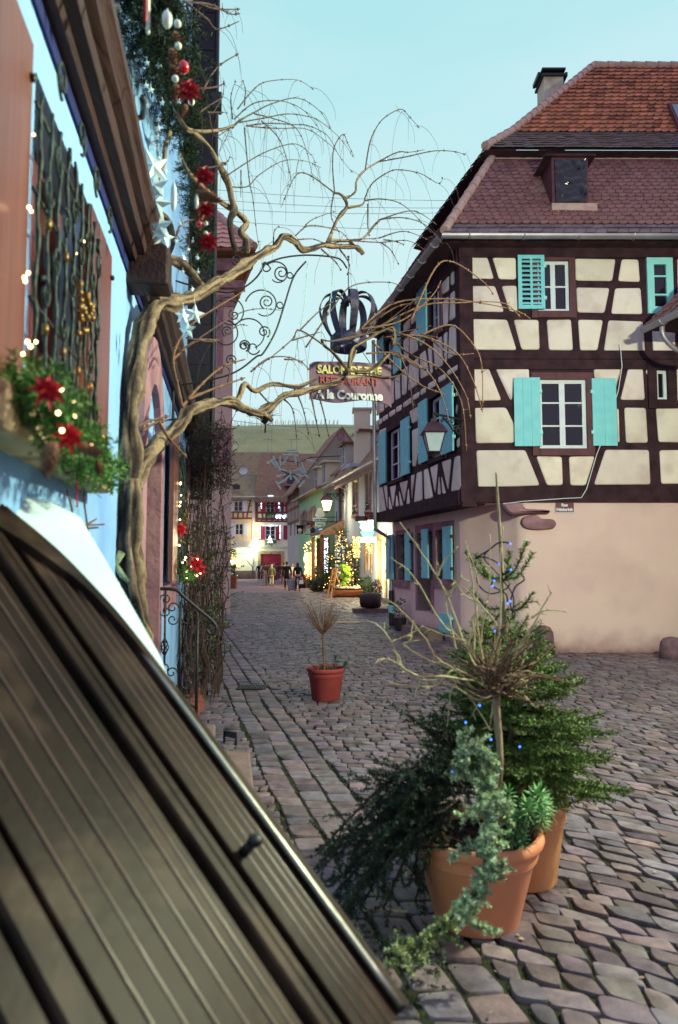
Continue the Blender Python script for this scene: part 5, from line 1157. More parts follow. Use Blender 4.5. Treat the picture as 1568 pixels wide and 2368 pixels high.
for c,tips in (((880,745),[(635,560,-.05),(705,570,.12),(925,555,.1),(1040,485,-.12),(1080,565,.05)]),((888,930),[(675,800,0),(1080,820,-.05),(740,990,.15),(960,975,.15)]),((892,1060),[(610,1070,.1),(1180,1070,-.05),(1050,975,.1),(720,985,-.1)])):
    b=kd_(*c)
    for x,y,dy in tips:
        e=kd_(x,y,3.7+dy); m=b.lerp(e,.55)-V((0,0,.045)); s=bough([b,b.lerp(e,.2)-V((0,0,.02)),m,e],col=(.65,1.25))
        for t in(.45,.65,.8):
            if R()<.6: q=s[int(t*(len(s)-1))]; d=((e-b).normalized()+rvec()*.7).normalized(); bough([q,q+d*.03,q+d*U(.04,.08)],per=380,rad=.003)
zs=[1.2-.06*i for i in range(13)]
for i,z in enumerate(zs):
    t=i/(len(zs)-1); L_=lerp(.2,.56,t**.7); n=6 if i<3 else 9; a0=U(0,6)
    for k in range(n):
        a=a0+k*2*math.pi/n+U(-.25,.25); d=V((math.cos(a),math.sin(a),lerp(.35,-.05,t)+U(-.1,.12))); l=L_*U(.75,1.08)
        if d.x<-.3 and t>.5: l*=.95
        fir_branch(nb,wb,at_z(max(z,base.z+.06)+U(-.03,.03)),d,l,nl=.022,per=430,droop=.1,curl=.16,rad=.006,w=.005,col=(.35,1.25),dens=1.25)
wb.build('branch',m_wood,tree); nb.build('foliage',m_fir,tree)
# blue lights and their cable
pts=[kd_(*q,3.62) for q in [(930,505),(905,495),(850,500),(790,545),(740,575),(700,600),(760,590),(857,635),(880,700),(935,675),(825,745),(815,780),(900,830),(912,893),(1000,740),(960,770),(940,850),(870,1000),(820,1020),(760,1300),(1110,1310),(730,1560),(640,1670),(900,1600),(1110,1690)]]
mb=MB(); mb.tube(spl(pts[:14],5),.0045,5); mb.tube(spl([kd_(*q,3.6) for q in[(715,700),(720,770),(800,830),(900,800),(930,760)]],5),.004,5); mb.tube(spl([kd_(*q,3.6) for q in[(1000,700),(1020,740),(960,790),(930,900),(960,960),(930,1000)]],5),.004,5); mb.tube(spl([kd_(*q,3.64) for q in[(780,550),(760,600),(830,680),(880,740),(950,850),(940,980)]],5),.004,5)
lg=root('fairy_lights','dark tangled cable with tiny blue lights on the fir tree','string lights',kd_(640,1670,3.6))
mb.build('cable',M('black_cable',(26,20,30),rough=.5,bump=0),lg,smooth=True); mb=MB()
for q in [(930,505),(857,635),(935,675),(825,745),(815,780),(912,893),(930,880),(730,1560),(640,1670),(830,1075),(1110,1690)]: mb.ball(kd_(*q,3.58),.0055,8)
for q in [(545,460),(770,272),(622,172),(705,72),(940,315)]: mb.ball(at(*kp(*q),3.1),.005,8)
mb.build('bulb',M('blue_bulb',(60,110,255),emit=3.5,bump=0),lg)
# ---- bare standard shrub in the front pot
shrub=root('standard_shrub','leafless standard shrub with a mop of pale twigs in the front pot','shrub',PA+V((.06,.02,.33)))
q=lambda x,y,Y=3.22:at(*kt(x,y),Y)
mb=MB(); tk=spl([PA+V((.075,.03,.3)),at(*kp(822,480),3.22),at(*kp(820,300),3.22),at(*kp(808,150),3.22),at(*kp(802,50),3.22),q(845,1460)],5); mb.tube(tk,[.0165+.003*NZ.noise(p*9) for p in tk],12,jit=.15); mb.build('trunk',m_trunk,shrub,smooth=True)
TWG=[[(830,1530),(640,1180),(520,850),(440,700),(330,530),(205,365)],[(760,1440),(640,1350),(560,1320),(490,1280),(430,1280),(310,1220),(230,1160)],[(700,1400),(480,1370),(330,1370),(215,1300),(150,1265),(90,1255),(45,1268)],[(215,1300),(200,1240),(130,1110),(70,1040),(-10,1003)],[(780,1400),(690,1250),(650,1150),(500,1100),(360,1045)],[(690,1445),(560,1330),(450,1430),(320,1435),(210,1425),(130,1405)],[(450,1400),(350,1400),(310,1475)],
[(860,1440),(1000,1310),(1050,1100),(1140,985)],[(900,1440),(970,1200),(1070,1050),(1170,870),(1203,822)],[(1070,990),(1160,940),(1290,945)],[(800,1300),(850,1100),(870,850),(860,620),(890,390)],[(740,1250),(700,900),(660,600),(640,490)],[(450,720),(500,620),(590,520)],[(800,1420),(860,1100),(720,880),(580,760)],[(520,850),(600,740),(610,690)],[(650,1150),(480,1020),(300,720),(140,590)],
[(800,1500),(700,1520),(560,1440),(535,1560),(515,1700)],[(830,1450),(810,1600),(790,1710)],[(860,1420),(1000,1480),(1100,1580)],[(650,1480),(700,1560),(800,1720)],[(840,1430),(760,1500),(680,1630)],[(360,1045),(300,1080),(160,1140)],[(230,1160),(280,1120),(290,1000)],[(560,1320),(440,1240),(380,1130),(240,960),(120,860)],[(330,1370),(220,1310),(180,1200)],[(720,880),(640,850),(560,740)],[(690,1250),(700,1000),(720,760),(660,560)],[(760,1350),(740,1100),(790,820),(800,440)],[(900,1400),(1010,1340),(1100,1350)],[(880,1440),(1010,1390),(1040,1470)],[(580,1200),(520,960),(500,830)],[(640,1180),(690,1060),(680,980),(750,940)]]
for p in TWG:
    dy=U(-.22,.2); mb=MB(); n=len(p); s=spl([q(x,y,3.22+dy*min(1,math.hypot(x-840,y-1450)/350)) for x,y in p],5)
    s=[a+V((U(-1,1),U(-1,1),U(-1,1)))*.0025 for a in s]
    mb.tube(s,rads(.0056,.002,len(s)),6)
    for j in range(3,len(s)-1,3):
        if R()<.6:
            d=rvec(); d=(d+(s[j]-s[j-1]).normalized()*.6).normalized(); mb.tube([s[j],s[j]+d*U(.012,.05)],[.003,.0016],4)
    mb.build('twig',m_pale,shrub,smooth=True)
mb=MB()
for i in range(120):
    b=q(840+U(-75,80),1430+U(-100,70),3.22+U(-.1,.1)); a=U(0,6.28); el=U(-.25,1.2); d=V((math.cos(a)*math.cos(el),math.sin(a)*math.cos(el),math.sin(el))); L_=U(.06,.34)
    m=b+d*L_*.5+rvec()*.025; mb.tube(spl([b,m,b+d*L_+rvec()*.03],3),rads(.0048,.0018,7),4)
mb.build('crown',M('brown_old_twigs',(78,52,46),(122,92,72),scale=16,rough=.85,bump=.2),shrub,smooth=True)
# ---- silvery spruce spilling over the front pot
sp_=root('weeping_spruce','weeping spruce with silvery lit tips and dark boughs trailing over the front pot','conifer',PA+V((-.1,-.05,.33)))
P_=lambda x,y,Y:at(*kp(x,y),Y)
wb=MB(); nb=MB(); nd=MB()
def knob(mbn,p,d,L_,nl=.02,per=900,w=.005,col=(.8,1.25),tint=(1,1,1)):
    d=d.normalized(); k_=U(.3,1.15); tint=(tint[0]*k_,tint[1]*k_*U(.95,1.05),tint[2]*k_*U(.8,1.05)); L_*=U(.7,1.5); pts=[p,p+d*L_*.5,p+d*L_]; needles(mbn,pts,nl,per,w,fwd=.5,col=col,tint=tint)
front=[(P_(690,300,3.12),P_(740,520,3.05),P_(770,640,2.98),P_(760,800,2.9),P_(745,960,2.86),P_(700,1130,2.84),P_(600,1260,2.8),P_(500,1370,2.78),P_(330,1500,2.74),P_(230,1560,2.7))]
for path in front:
    s=spl(path,8); wb.tube(s,rads(.014,.006,len(s)),7)
    for j in range(len(s)):
        t=j/len(s)
        for _ in range(5 if t<.55 else 4):
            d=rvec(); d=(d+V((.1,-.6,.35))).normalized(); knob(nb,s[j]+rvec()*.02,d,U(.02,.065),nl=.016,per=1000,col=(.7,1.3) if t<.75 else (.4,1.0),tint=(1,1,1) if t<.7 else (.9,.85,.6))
for path in [(P_(760,480,3.05),P_(680,520,3.0),P_(600,420,2.98)),(P_(770,640,2.98),P_(690,680,2.95),P_(620,720,2.93)),(P_(740,880,2.9),P_(650,900,2.9),P_(560,960,2.88)),(P_(770,380,3.05),P_(740,350,3.02),P_(680,300,3.0)),(P_(720,1040,2.85),P_(790,1060,2.84),P_(840,1000,2.85)),(P_(620,1240,2.8),P_(640,1330,2.8),P_(800,1410,2.8)),(P_(740,700,2.95),P_(830,640,2.95),P_(860,700,2.94)),(P_(560,480,3.0),P_(600,420,3.0),P_(610,260,3.02))]:
    s=spl(path,5); wb.tube(s,rads(.007,.003,len(s)),5)
    for a in s:
        for _ in range(4): knob(nb,a,(rvec()+V((0,-.4,.3))),U(.015,.05),nl=.015,per=1000,col=(.6,1.25))
# dark boughs to the left, down to the setts
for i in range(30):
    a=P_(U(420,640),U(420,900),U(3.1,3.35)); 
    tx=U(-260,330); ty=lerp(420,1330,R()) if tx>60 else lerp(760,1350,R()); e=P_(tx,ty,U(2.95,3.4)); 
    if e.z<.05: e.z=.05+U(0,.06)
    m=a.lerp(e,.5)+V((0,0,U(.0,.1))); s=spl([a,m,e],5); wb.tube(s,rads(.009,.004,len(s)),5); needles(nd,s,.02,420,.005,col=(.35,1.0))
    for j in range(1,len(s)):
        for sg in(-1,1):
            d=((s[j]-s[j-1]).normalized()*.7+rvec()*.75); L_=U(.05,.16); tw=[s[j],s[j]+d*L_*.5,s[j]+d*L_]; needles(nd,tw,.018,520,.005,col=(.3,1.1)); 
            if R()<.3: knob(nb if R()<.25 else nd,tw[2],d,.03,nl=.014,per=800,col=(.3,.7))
for i in range(16): # left part of the fir, its shade put into the dark needle colour
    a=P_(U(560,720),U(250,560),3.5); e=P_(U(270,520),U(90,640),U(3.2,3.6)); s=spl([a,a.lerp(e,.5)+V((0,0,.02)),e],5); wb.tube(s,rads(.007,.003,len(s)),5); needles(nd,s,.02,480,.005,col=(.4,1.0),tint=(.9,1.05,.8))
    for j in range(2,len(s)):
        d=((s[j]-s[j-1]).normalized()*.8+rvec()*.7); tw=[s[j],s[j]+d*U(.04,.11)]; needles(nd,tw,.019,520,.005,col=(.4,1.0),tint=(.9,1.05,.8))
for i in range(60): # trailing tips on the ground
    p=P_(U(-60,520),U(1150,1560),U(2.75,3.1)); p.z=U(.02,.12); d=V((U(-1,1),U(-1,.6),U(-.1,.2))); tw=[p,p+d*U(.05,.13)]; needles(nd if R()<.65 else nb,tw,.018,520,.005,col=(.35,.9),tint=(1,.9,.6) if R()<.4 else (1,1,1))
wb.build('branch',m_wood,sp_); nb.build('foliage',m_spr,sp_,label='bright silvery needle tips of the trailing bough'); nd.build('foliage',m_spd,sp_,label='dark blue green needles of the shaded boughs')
mb=MB(); mb.tube([atz(*kp(20,1275),.03),atz(*kp(150,1278),.04),atz(*kp(280,1285),.05)],[.006,.008,.005],6); mb.build('cut_stem',m_pale,sp_)
# ---- spurge
def spurge(name,label,heads,par_c,leafL,mat):
    g=root(name,label,'plant',par_c); lb=MB(); sb=MB()
    for (p,r,n) in heads:
        b=V((lerp(p.x,par_c.x,.5),lerp(p.y,par_c.y,.5),par_c.z)); s=spl([b,b.lerp(p,.6)+V((0,0,.02)),p],4); sb.tube(s,rads(.006,.004,len(s)),5)
        for k in range(n):
            a=k*2.4; el=lerp(1.25,-.5,(k/n)**.8); d=V((math.cos(a)*math.cos(el),math.sin(a)*math.cos(el),math.sin(el))); q0=p-V((0,0,.05*k/n)); l=r*U(.75,1.1); sd=d.cross(V((0,0,1)));sd=(sd.normalized() if sd.length>.01 else V((1,0,0)))*l*.085; v=lerp(1.4,.55,k/n)*U(.85,1.1); lb.col=(v,v,v)
            lb.add([q0,q0+d*l*.5+sd,q0+d*l-V((0,0,l*.12)),q0+d*l*.5-sd,q0+d*l*.5+V((0,0,.004))],[(0,1,4),(1,2,4),(2,3,4),(3,0,4)])
    sb.build('stem',m_spg,g); lb.build('foliage',mat,g); return g
spurge('spurge_plant','bright green spurge growing on the right side of the front pot',[(P_(1050,600,3.15),.075,60),(P_(985,660,3.1),.06,50),(P_(1060,700,3.1),.06,50),(P_(940,720,3.1),.055,46),(P_(870,580,3.2),.05,40),(P_(900,800,3.1),.05,44),(P_(960,830,3.08),.045,40),(P_(1100,640,3.2),.05,40),(P_(870,690,3.15),.05,40)],PA+V((.14,.0,.32)),.07,m_spg)
# ---- middle pot
PM=atz(753,1622,0)+V((0,.14,0)); PM.z=0
pot('flower_pot','dark red pot alone in the middle of the street with a bare twiggy standard',PM,.165,.228,.375,m_terra2)
sm=root('standard_shrub','little leafless standard with an upright twig ball in the lone red pot','shrub',PM+V((0,0,.32)))
Q=lambda x,y:at(x,y,PM.y)
mb=MB(); s=spl([PM+V((-.01,0,.3)),Q(750,1545),Q(748,1500),Q(746,1462)],4); mb.tube(s,rads(.014,.012,len(s)),8); mb.build('trunk',m_twig,sm,smooth=True)
mb=MB(); b=Q(746,1466)
for i in range(60):
    a=U(0,6.28); sp1=U(.05,1)**.7; L_=U(.2,.42); d=V((math.cos(a)*sp1*.75,math.sin(a)*sp1*.75,1)).normalized(); out=V((math.cos(a),math.sin(a),0))
    m=b+out*.06*sp1+d*L_*.4; e=b+d*L_+out*.04; mb.tube(spl([b+rvec()*.01,m,e],3),rads(.005,.0016,7),4)
    for _ in range(2): 
        p=m.lerp(e,R()); mb.tube([p,p+(d+rvec()*.8)*U(.03,.09)],[.002,.001],3)
mb.build('crown',m_twig,sm)
spurge('spurge_plant','dark green spurge leaning out of the lone red pot',[(Q(776,1520),.075,60),(Q(800,1535),.07,56),(Q(765,1545),.05,40),(Q(790,1555),.055,44)],PM+V((.08,-.02,.3)),.07,M('dark_spurge_leaf',(58,80,66),(84,106,84),scale=10,rough=.55,bump=0,attr=True))
hb=root('heather','low dried heather in the lone red pot','plant',PM+V((-.08,-.05,.32))); nb=MB(); wb=MB()
for i in range(60):
    b=PM+V((U(-.17,.17),U(-.16,.05),.32)); d=V((U(-.5,.5),U(-.5,.4),1)).normalized(); tw=[b,b+d*U(.04,.1)]; wb.tube(tw,.0015,3); needles(nb,tw,.012,500,.004,col=(.5,1.1),tint=(1.1,.9,.75))
wb.build('stem',m_twig,hb); nb.build('foliage',m_spd,hb)
# ---- fir sprig lying on the step
fs=root('fir_sprig','pale fir sprig lying on the upper stone step','sprig',atz(485,1705,.345)); nb=MB(); wb=MB(); b=atz(468,1722,.35)
fir_branch(nb,wb,b,(atz(503,1700,.36)-b),.17,nl=.022,per=500,side=True,w=.005,droop=0); wb.build('stem',m_wood,fs); nb.build('foliage',m_spr,fs)
# ---- drain grate
dg_=root('drain_grate','small iron drain grate set in the gutter of the street','drain grate',atz(585,1590,0)); c=atz(585,1590,0)
mb=MB(); 
for i in range(12): mb.box(c+V((-.16+i*.03,0,.004)),(.014,.3,.02))
for y in(-.15,0,.15): mb.box(c+V((0,y,.003)),(.36,.02,.016))
mb.build('bar',m_iron,dg_); mb=MB(); mb.box(c+V((0,0,-.012)),(.42,.36,.02)); mb.build('frame',m_hdark,dg_)
# ---- fallen leaves, a scrap of paper
mb=MB()
for i in range(120):
    Y=U(2.6,12); X=U(-.4,.5*Y); p=V((X,Y,.012)); a=U(0,6.28); l=U(.012,.035); d=V((math.cos(a),math.sin(a),U(.0,.5)))*l; s=V((-d.y,d.x,0))*.45; mb.add([p,p+d*.5+s,p+d,p+d*.5-s],[(0,1,2,3)])
o=mb.build('fallen_leaves',M('dry_leaf',(120,96,70),(168,150,128),scale=20,rough=.9,bump=0),kind='stuff'); o['label']='dry leaf scraps scattered over the setts'; o['category']='leaves'
# moss tufts in joints
mb=MB()
for i in range(8000):
    Y=2.3+9*R()**2; X=U(-.6-.154*Y*.3,.52*Y+.4); p=V((X,Y,-.012)); 
    if NZ.noise(V((X*1.1,Y*1.1,5)))<-.02: continue
    for _ in range(3):
        d=V((U(-.6,.6),U(-.6,.6),1)).normalized()*U(.006,.016); s=V((U(-1,1),U(-1,1),0))*.003; q_=p+V((U(-.012,.012),U(-.012,.012),0)); mb.add([q_-s,q_+s,q_+d],[(0,1,2)])
o=mb.build('moss',M('joint_moss',(92,108,36),(122,132,50),scale=8,rough=1,bump=0),kind='stuff'); o['label']='green moss growing in the joints between the setts'; o['category']='moss'
# ======== the street beyond
m_pipe=M('grey_zinc_pipe',(150,150,160),(172,172,180),rough=.5,metal=.4,bump=0)
m_rooft=M('old_brown_roof_tiles',(136,104,88),(166,128,104),scale=9,rough=.9,bump=.5,bscale=14,dist=.05,stretch=(1,1,1),c3=(110,98,84),s3=3)
m_rooft2=M('mossy_roof_tiles',(146,128,100),(170,148,120),scale=8,rough=.9,bump=.5,bscale=14,dist=.05,c3=(120,120,92),s3=2)
m_wwall=M('pale_blue_white_render',(186,202,210),(200,214,220),scale=1,rough=.95,bump=.1,c3=(170,188,200),s3=.5)
m_green=M('mint_green_render',(146,196,154),(160,206,164),scale=1,rough=.95,bump=.1)
m_creamf=M('pale_cream_render',(222,212,180),(232,222,192),scale=1,rough=.95,bump=.1)
m_greyf=M('pale_grey_render',(190,186,180),(204,198,190),scale=1,rough=.95,bump=.1)
m_beige=M('beige_render',(226,200,164),(236,210,174),scale=1,rough=.95,bump=.1)
m_cremew=M('ivory_render',(228,222,196),(236,230,206),scale=1,rough=.95,bump=.1)
m_redp=M('crimson_painted_wood',(140,34,58),(158,44,66),scale=3,rough=.6,bump=.1)
m_btim=M('brown_far_timber',(116,74,58),(134,88,68),scale=4,rough=.9,bump=.1)
m_warm=M('warm_lit_shop',(255,206,120),emit=2.6,bump=0)
m_warms=M('warm_small_bulb',(255,196,110),emit=8,bump=0)
m_cold=M('cold_white_bulb',(200,225,255),emit=7,bump=0)
m_lampg=M('lit_lantern_glass',(255,226,150),emit=2.2,bump=0)
def gable_roof(par,fac,u0,u1,ze,zr,half,mat,ov=.5,name='roof',th=.18,back=True):
    """ridge parallel to the facade, half = distance of ridge behind the wall"""
    mb=MB(); s=(zr-ze)/half
    def pr(w0,w1,zz0,zz1):
        mb.hexa([fac.P(u0-.1,zz0-th,-w0),fac.P(u1+.1,zz0-th,-w0),fac.P(u1+.1,zz1-th,-w1),fac.P(u0-.1,zz1-th,-w1),fac.P(u0-.1,zz0,-w0),fac.P(u1+.1,zz0,-w0),fac.P(u1+.1,zz1,-w1),fac.P(u0-.1,zz1,-w1)])
    pr(-ov,half,ze-ov*s,zr)
    if back: pr(half*2+ov,half-.001,ze-ov*s,zr-.002)
    return mb.build(name,mat,par)
def box_house(par,fac,u0,u1,ze,half,mat,holes=(),zr=None,name='wall'):
    mb=MB(); fac.wall(mb,u0,u1,-.05,ze,holes,depth=.25); D=-2*half
    for u in(u0,u1):
        p=[fac.P(u,-.05,0),fac.P(u,-.05,D),fac.P(u,ze,D)]+([fac.P(u,zr-.05,D/2)] if zr else [])+[fac.P(u,ze,0)]; mb.add(p,[tuple(range(len(p)))])
    return mb.build(name,mat,par)
def swin(fac,par,w,mf,cols=2,rows=3,surround=None,t=.16,glass=None,off=-.2):
    if surround:
        mb=MB(); a,b,c,d=w
        fac.rect(mb,a-t,a,c-t,d+t,-.1,.03); fac.rect(mb,b,b+t,c-t,d+t,-.1,.03); fac.rect(mb,a,b,d,d+t,-.1,.034); fac.rect(mb,a-t*.6,b+t*.6,c-t,c,-.1,.09)
        mb.build('window_surround',surround,par)
    return fac.window(par,*w,mf,glass or m_glass,cols,rows,off=off,fw=.06)
def plain_shut(fac,par,w,mat):
    mb=MB(); fac.rect(mb,*w,.03,.08); return mb.build('shutter',mat,par)
S0=V((1.85,36,0)); FS=Fac(S0,(-.2206,1),flip=-1)
spf=lambda fac,k,pts:fac.span([k(*p) for p in pts])
# --- pale white house with the lit shop
wh_=root('white_house','pale white street house with stone framed windows and a lit shop door','house',FS.P(3,0,-3))
zeW=FS.uz(*ke(870,305)).y-.05; uw1=FS.uz(*ke(672,900)).x
hw=[spf(FS,ke,[(1175,320),(1250,300),(1255,905),(1175,930)]),spf(FS,ke,[(965,415),(1040,390),(1045,975),(965,1000)]),spf(FS,ke,[(745,530),(785,515),(790,1055),(745,1075)])]
shop=spf(FS,ke,[(1400,1400),(1480,1380),(1490,2240),(1400,2240)])
ba=[spf(FS,ke,[(1180,1480),(1250,1470),(1250,1880),(1180,1880)])]
box_house(wh_,FS,-9,uw1,zeW,3.2,m_wwall,hw+[shop]+ba)
gable_roof(wh_,FS,-9,uw1,zeW+.1,zeW+4.1,3.2,m_rooft,ov=.75)
for w_ in hw: swin(FS,wh_,w_,m_white,2,3,m_stonep)
for w_ in hw[:2]:
    mb=MB(); a,b,c,d=w_
    for i in range(6): mb.tube([FS.P(lerp(a,b,i/5),c,.05),FS.P(lerp(a,b,i/5),c+.5,.05)],.012,5)
    mb.tube([FS.P(a,c+.5,.05),FS.P(b,c+.5,.05)],.016,5); mb.tube([FS.P(a,c+.3,.05),FS.P(b,c+.3,.05)],.012,5); mb.build('window_guard',m_iron,wh_)
mb=MB(); FS.rect(mb,shop[0],shop[1],shop[2],shop[3],-.3,-.24); mb.build('shop_door',m_warm,wh_)
mb=MB(); t=.3; FS.rect(mb,shop[0]-t,shop[0],0,shop[3]+t,-.1,.05); FS.rect(mb,shop[1],shop[1]+t,0,shop[3]+t,-.1,.05); FS.rect(mb,shop[0],shop[1],shop[3],shop[3]+t,-.1,.054); mb.build('shop_surround',m_sand,wh_)
mb=MB(); w_=ba[0]; FS.rect(mb,w_[0]-.3,w_[0],w_[2]-.2,w_[3]+.3,-.1,.05); FS.rect(mb,w_[1],w_[1]+.3,w_[2]-.2,w_[3]+.3,-.1,.05); FS.rect(mb,w_[0],w_[1],w_[3],w_[3]+.3,-.1,.054); mb.build('window_surround',m_sand,wh_); FS.window(wh_,*w_,m_white,m_warm,1,2,off=-.2)
mb=MB(); gut(mb,FS.P(-9,zeW-.5,.78),FS.P(uw1,zeW-.5,.78),r=.09,n=2); mb.build('gutter',m_pipe,wh_,smooth=True)
q=FS.uz(*ke(880,900)).x; mb=MB(); mb.tube([FS.P(q+.9,zeW-.6,.75),FS.P(q,zeW-1.0,.12),FS.P(q,0,.12)],.07,8); mb.build('downpipe',m_pipe,wh_)
mb=MB(); q=spf(FS,ke,[(1010,180),(1090,180),(1090,235),(1010,235)]); FS.rect(mb,q[0],q[1],q[2],q[3],0,.6); mb.build('vent_box',m_wwall,wh_)
# dormers and chimney on its roof
def dormer(par,fac,u,w,z0,h,mat,setback,mroof=None):
    mb=MB(); fac.rect(mb,u-w/2,u+w/2,z0,z0+h,-setback-1.6,-setback); d=mb.build('dormer',mat,par)
    mb=MB(); fac.rect(mb,u-w/2-.2,u+w/2+.2,z0+h,z0+h+.12,-setback-1.9,-setback+.25); mb.build('dormer_roof',mroof or m_btim,d)
    fac.window(d,u-w/2+.18,u+w/2-.18,z0+.2,z0+h-.12,m_white,m_glass,2,2,off=-setback+.01,fw=.08)
    mb=MB(); gut(mb,fac.P(u-w/2-.2,z0+h-.02,-setback+.3),fac.P(u+w/2+.2,z0+h-.02,-setback+.3),r=.06,n=1); mb.build('gutter',m_pipe,d)
for u,w in((-2.2,1.3),(4.2,1.3),(8.4,1.3)): dormer(wh_,FS,u,w,zeW+.5,1.5,m_greyf,.25)
mb=MB(); p=at(*k5(1258,70),40); mb.box((p.x,40,p.z-1.4),(.9,1.0,4)); c_=mb.build('chimney',m_cremew,wh_); mb=MB(); mb.box((p.x,40,p.z+.64),(1.1,1.2,.12)); mb.build('chimney_cap',m_greyf,c_)
# porch roof on the far end of the white house
pr_=spf(FS,ke,[(460,1330),(800,1120),(820,1340),(560,1360)])
mb=MB(); u0=FS.uz(*ke(810,1300)).x; zz=FS.uz(*ke(790,1120)).y; z0=FS.uz(*ke(815,1320)).y
A_=[FS.P(u0-.3,z0,1.5),FS.P(u0+3,z0,1.5),FS.P(u0+3,zz,0.02),FS.P(u0-.3,zz,0.02)]; mb.prism(A_,V((0,0,.14))); mb.add([FS.P(u0-.3,z0,1.5),FS.P(u0-.3,zz,.02),FS.P(u0-.3,z0,.02)],[(0,1,2)])
mb.build('porch_roof',m_rooft,wh_); mb=MB()
for u in(u0-.1,u0+2.8): mb=MB(); mb.box(FS.P(u,z0/2,1.35),(.22,.22,z0)); mb.build('porch_post',m_btim,wh_)
# --- green house
ug0=uw1+3.6; ug1=FS.uz(*k5(743,900)).x; gr_=root('green_house','mint green street house with pinkish stone windows and cream dormers','house',FS.P((ug0+ug1)/2,0,-3))
zeG=FS.uz(*k5(745,705)).y
gw=[spf(FS,ke,[(285,920),(335,905),(335,1190),(285,1200)]),spf(FS,ke,[(150,970),(200,955),(200,1215),(150,1225)])]
box_house(gr_,FS,ug0,ug1,zeG,3,m_green,gw); gable_roof(gr_,FS,ug0,ug1,zeG+.1,zeG+1.0,3,m_rooft,ov=.5)
for w_ in gw: swin(FS,gr_,w_,m_stonep,2,2,m_stonep,t=.2)
for w_ in gw:
    a,b,c,d=w_
    for x0,x1 in((a-.85,a-.2),(b+.2,b+.85)): plain_shut(FS,gr_,(x0,x1,c,d),m_stonep)
for u in(ug0+1.6,ug0+4.6): dormer(gr_,FS,u,1.5,zeG+.1,1.7,m_creamf,.35,m_creamf)
mb=MB(); gut(mb,FS.P(ug0,zeG-.1,.55),FS.P(ug1,zeG-.1,.55),r=.09,n=2); mb.build('gutter',m_pipe,gr_)
mb=MB(); u_=ug0+1.5
for k in range(3): FS.rect(mb,u_+k*2.2,u_+k*2.2+1.4,.2,2.5,-.02,.06)
mb.build('shop_window',m_warm,gr_)
# cream house in the gap, set back
FS2=Fac(S0-FS.n*.8,FS.d,flip=-1); cg=root('cream_house','narrow cream house with a blue shutter in the gap after the white house','house',FS2.P(uw1+1.5,0,-3))
box_house(cg,FS2,uw1,ug0+.2,8.0,3,m_creamf); gable_roof(cg,FS2,uw1,ug0+.2,8.1,11,3,m_rooft,ov=.3)
mb=MB(); FS2.rect(mb,uw1+2.2,uw1+2.9,4.6,6.6,.02,.08); mb.build('shutter',M('deep_blue_shutter',(50,66,120),rough=.6,bump=0),cg)
mb=MB(); FS2.rect(mb,uw1+.9,uw1+2.2,4.6,6.6,-.02,.03); mb.build('window',m_glass,cg)
# --- tall gabled house, grey street front
ut0=ug1; ut1=FS.uz(*k5(652,800)).x; tg=root('gabled_house','tall grey half-timbered house with a big pale cream gable','house',FS.P((ut0+ut1)/2,0,-3))
zeT=8.4; zr_=13.4; hf=3.7
tw_=[spf(FS,kd,[(1120,640),(1150,630),(1150,830),(1120,845)]),spf(FS,kd,[(1150,1130),(1180,1125),(1180,1330),(1150,1340)]),spf(FS,kd,[(1215,1120),(1240,1120),(1240,1325),(1215,1330)])]
box_house(tg,FS,ut0,ut1,zeT,hf,m_greyf,tw_,zr=zr_); gable_roof(tg,FS,ut0,ut1,zeT+.1,zr_,hf,m_rooft,ov=.6)
for w_ in tw_: swin(FS,tg,w_,m_white,2,2)
mb=MB()
for z in(zeT-.25,zeT-1.9,zeT-3.1): FS.rect(mb,ut0,ut1,z-.11,z+.11,.0,.04)
for i in range(9): u=lerp(ut0,ut1,i/8); FS.rect(mb,u-.09,u+.09,zeT-3,zeT-.2,.0,.035)
mb.build('timber_frame',m_btim,tg)
mb=MB(); q=at(*k5(1088,178),60); FGb=Fac(FS.P(ut0,0,0),V((1,.2206,0))); g0_=FGb.uz(*k5(1088,178)); FGb.rect(mb,g0_.x-.3,g0_.x+.3,g0_.y-.5,g0_.y+.4,-.05,.03); mb.build('gable_window',m_stonep,tg)
mb=MB(); FGb.wall(mb,0,2*hf,zeT-2.6,zeT); mb.add([FGb.P(0,zeT,.0),FGb.P(2*hf,zeT,.0),FGb.P(hf,zr_-.1,.0)],[(0,1,2)]); mb.build('gable_wall',m_creamf,tg)
# --- houses that close the street
FF=Fac((-16,80,0),(1,0))
bh=root('beige_house','beige half-timbered house with white shutters and a lit shop at the street end','house',V((-11.5,84,0)))
ux0=-14.0; uL=FF.uz(*kd(60,1000)).x-4; uM=FF.uz(*kd(590,1000)).x; uR=FF.uz(*kd(1110,1000)).x+1.5; zeF=FF.uz(*kd(600,700)).y
bw=[spf(FF,kd,[(250,775),(383,772),(383,935),(250,938)]),spf(FF,kd,[(265,1140),(390,1138),(390,1312),(265,1315)])]
box_house(bh,FF,uL,uM,zeF,4,m_beige,bw)
for w_ in bw: swin(FF,bh,w_,m_white,2,2)
for q in([(150,765),(238,762),(238,940),(150,942)],[(390,758),(463,756),(463,940),(390,942)],[(185,1135),(262,1130),(262,1350),(185,1352)],[(402,1130),(474,1128),(474,1348),(402,1350)]): plain_shut(FF,bh,spf(FF,kd,q),m_white)
mb=MB()
for p in([(60,955),(545,945),14],[(60,1058),(545,1045),14],[(60,755),(545,745),14]):
    a=FF.uz(*kd(*p[0]));b=FF.uz(*kd(*p[1])); FF.rect(mb,a.x,b.x,(a.y+b.y)/2-.09,(a.y+b.y)/2+.09,0,.04)
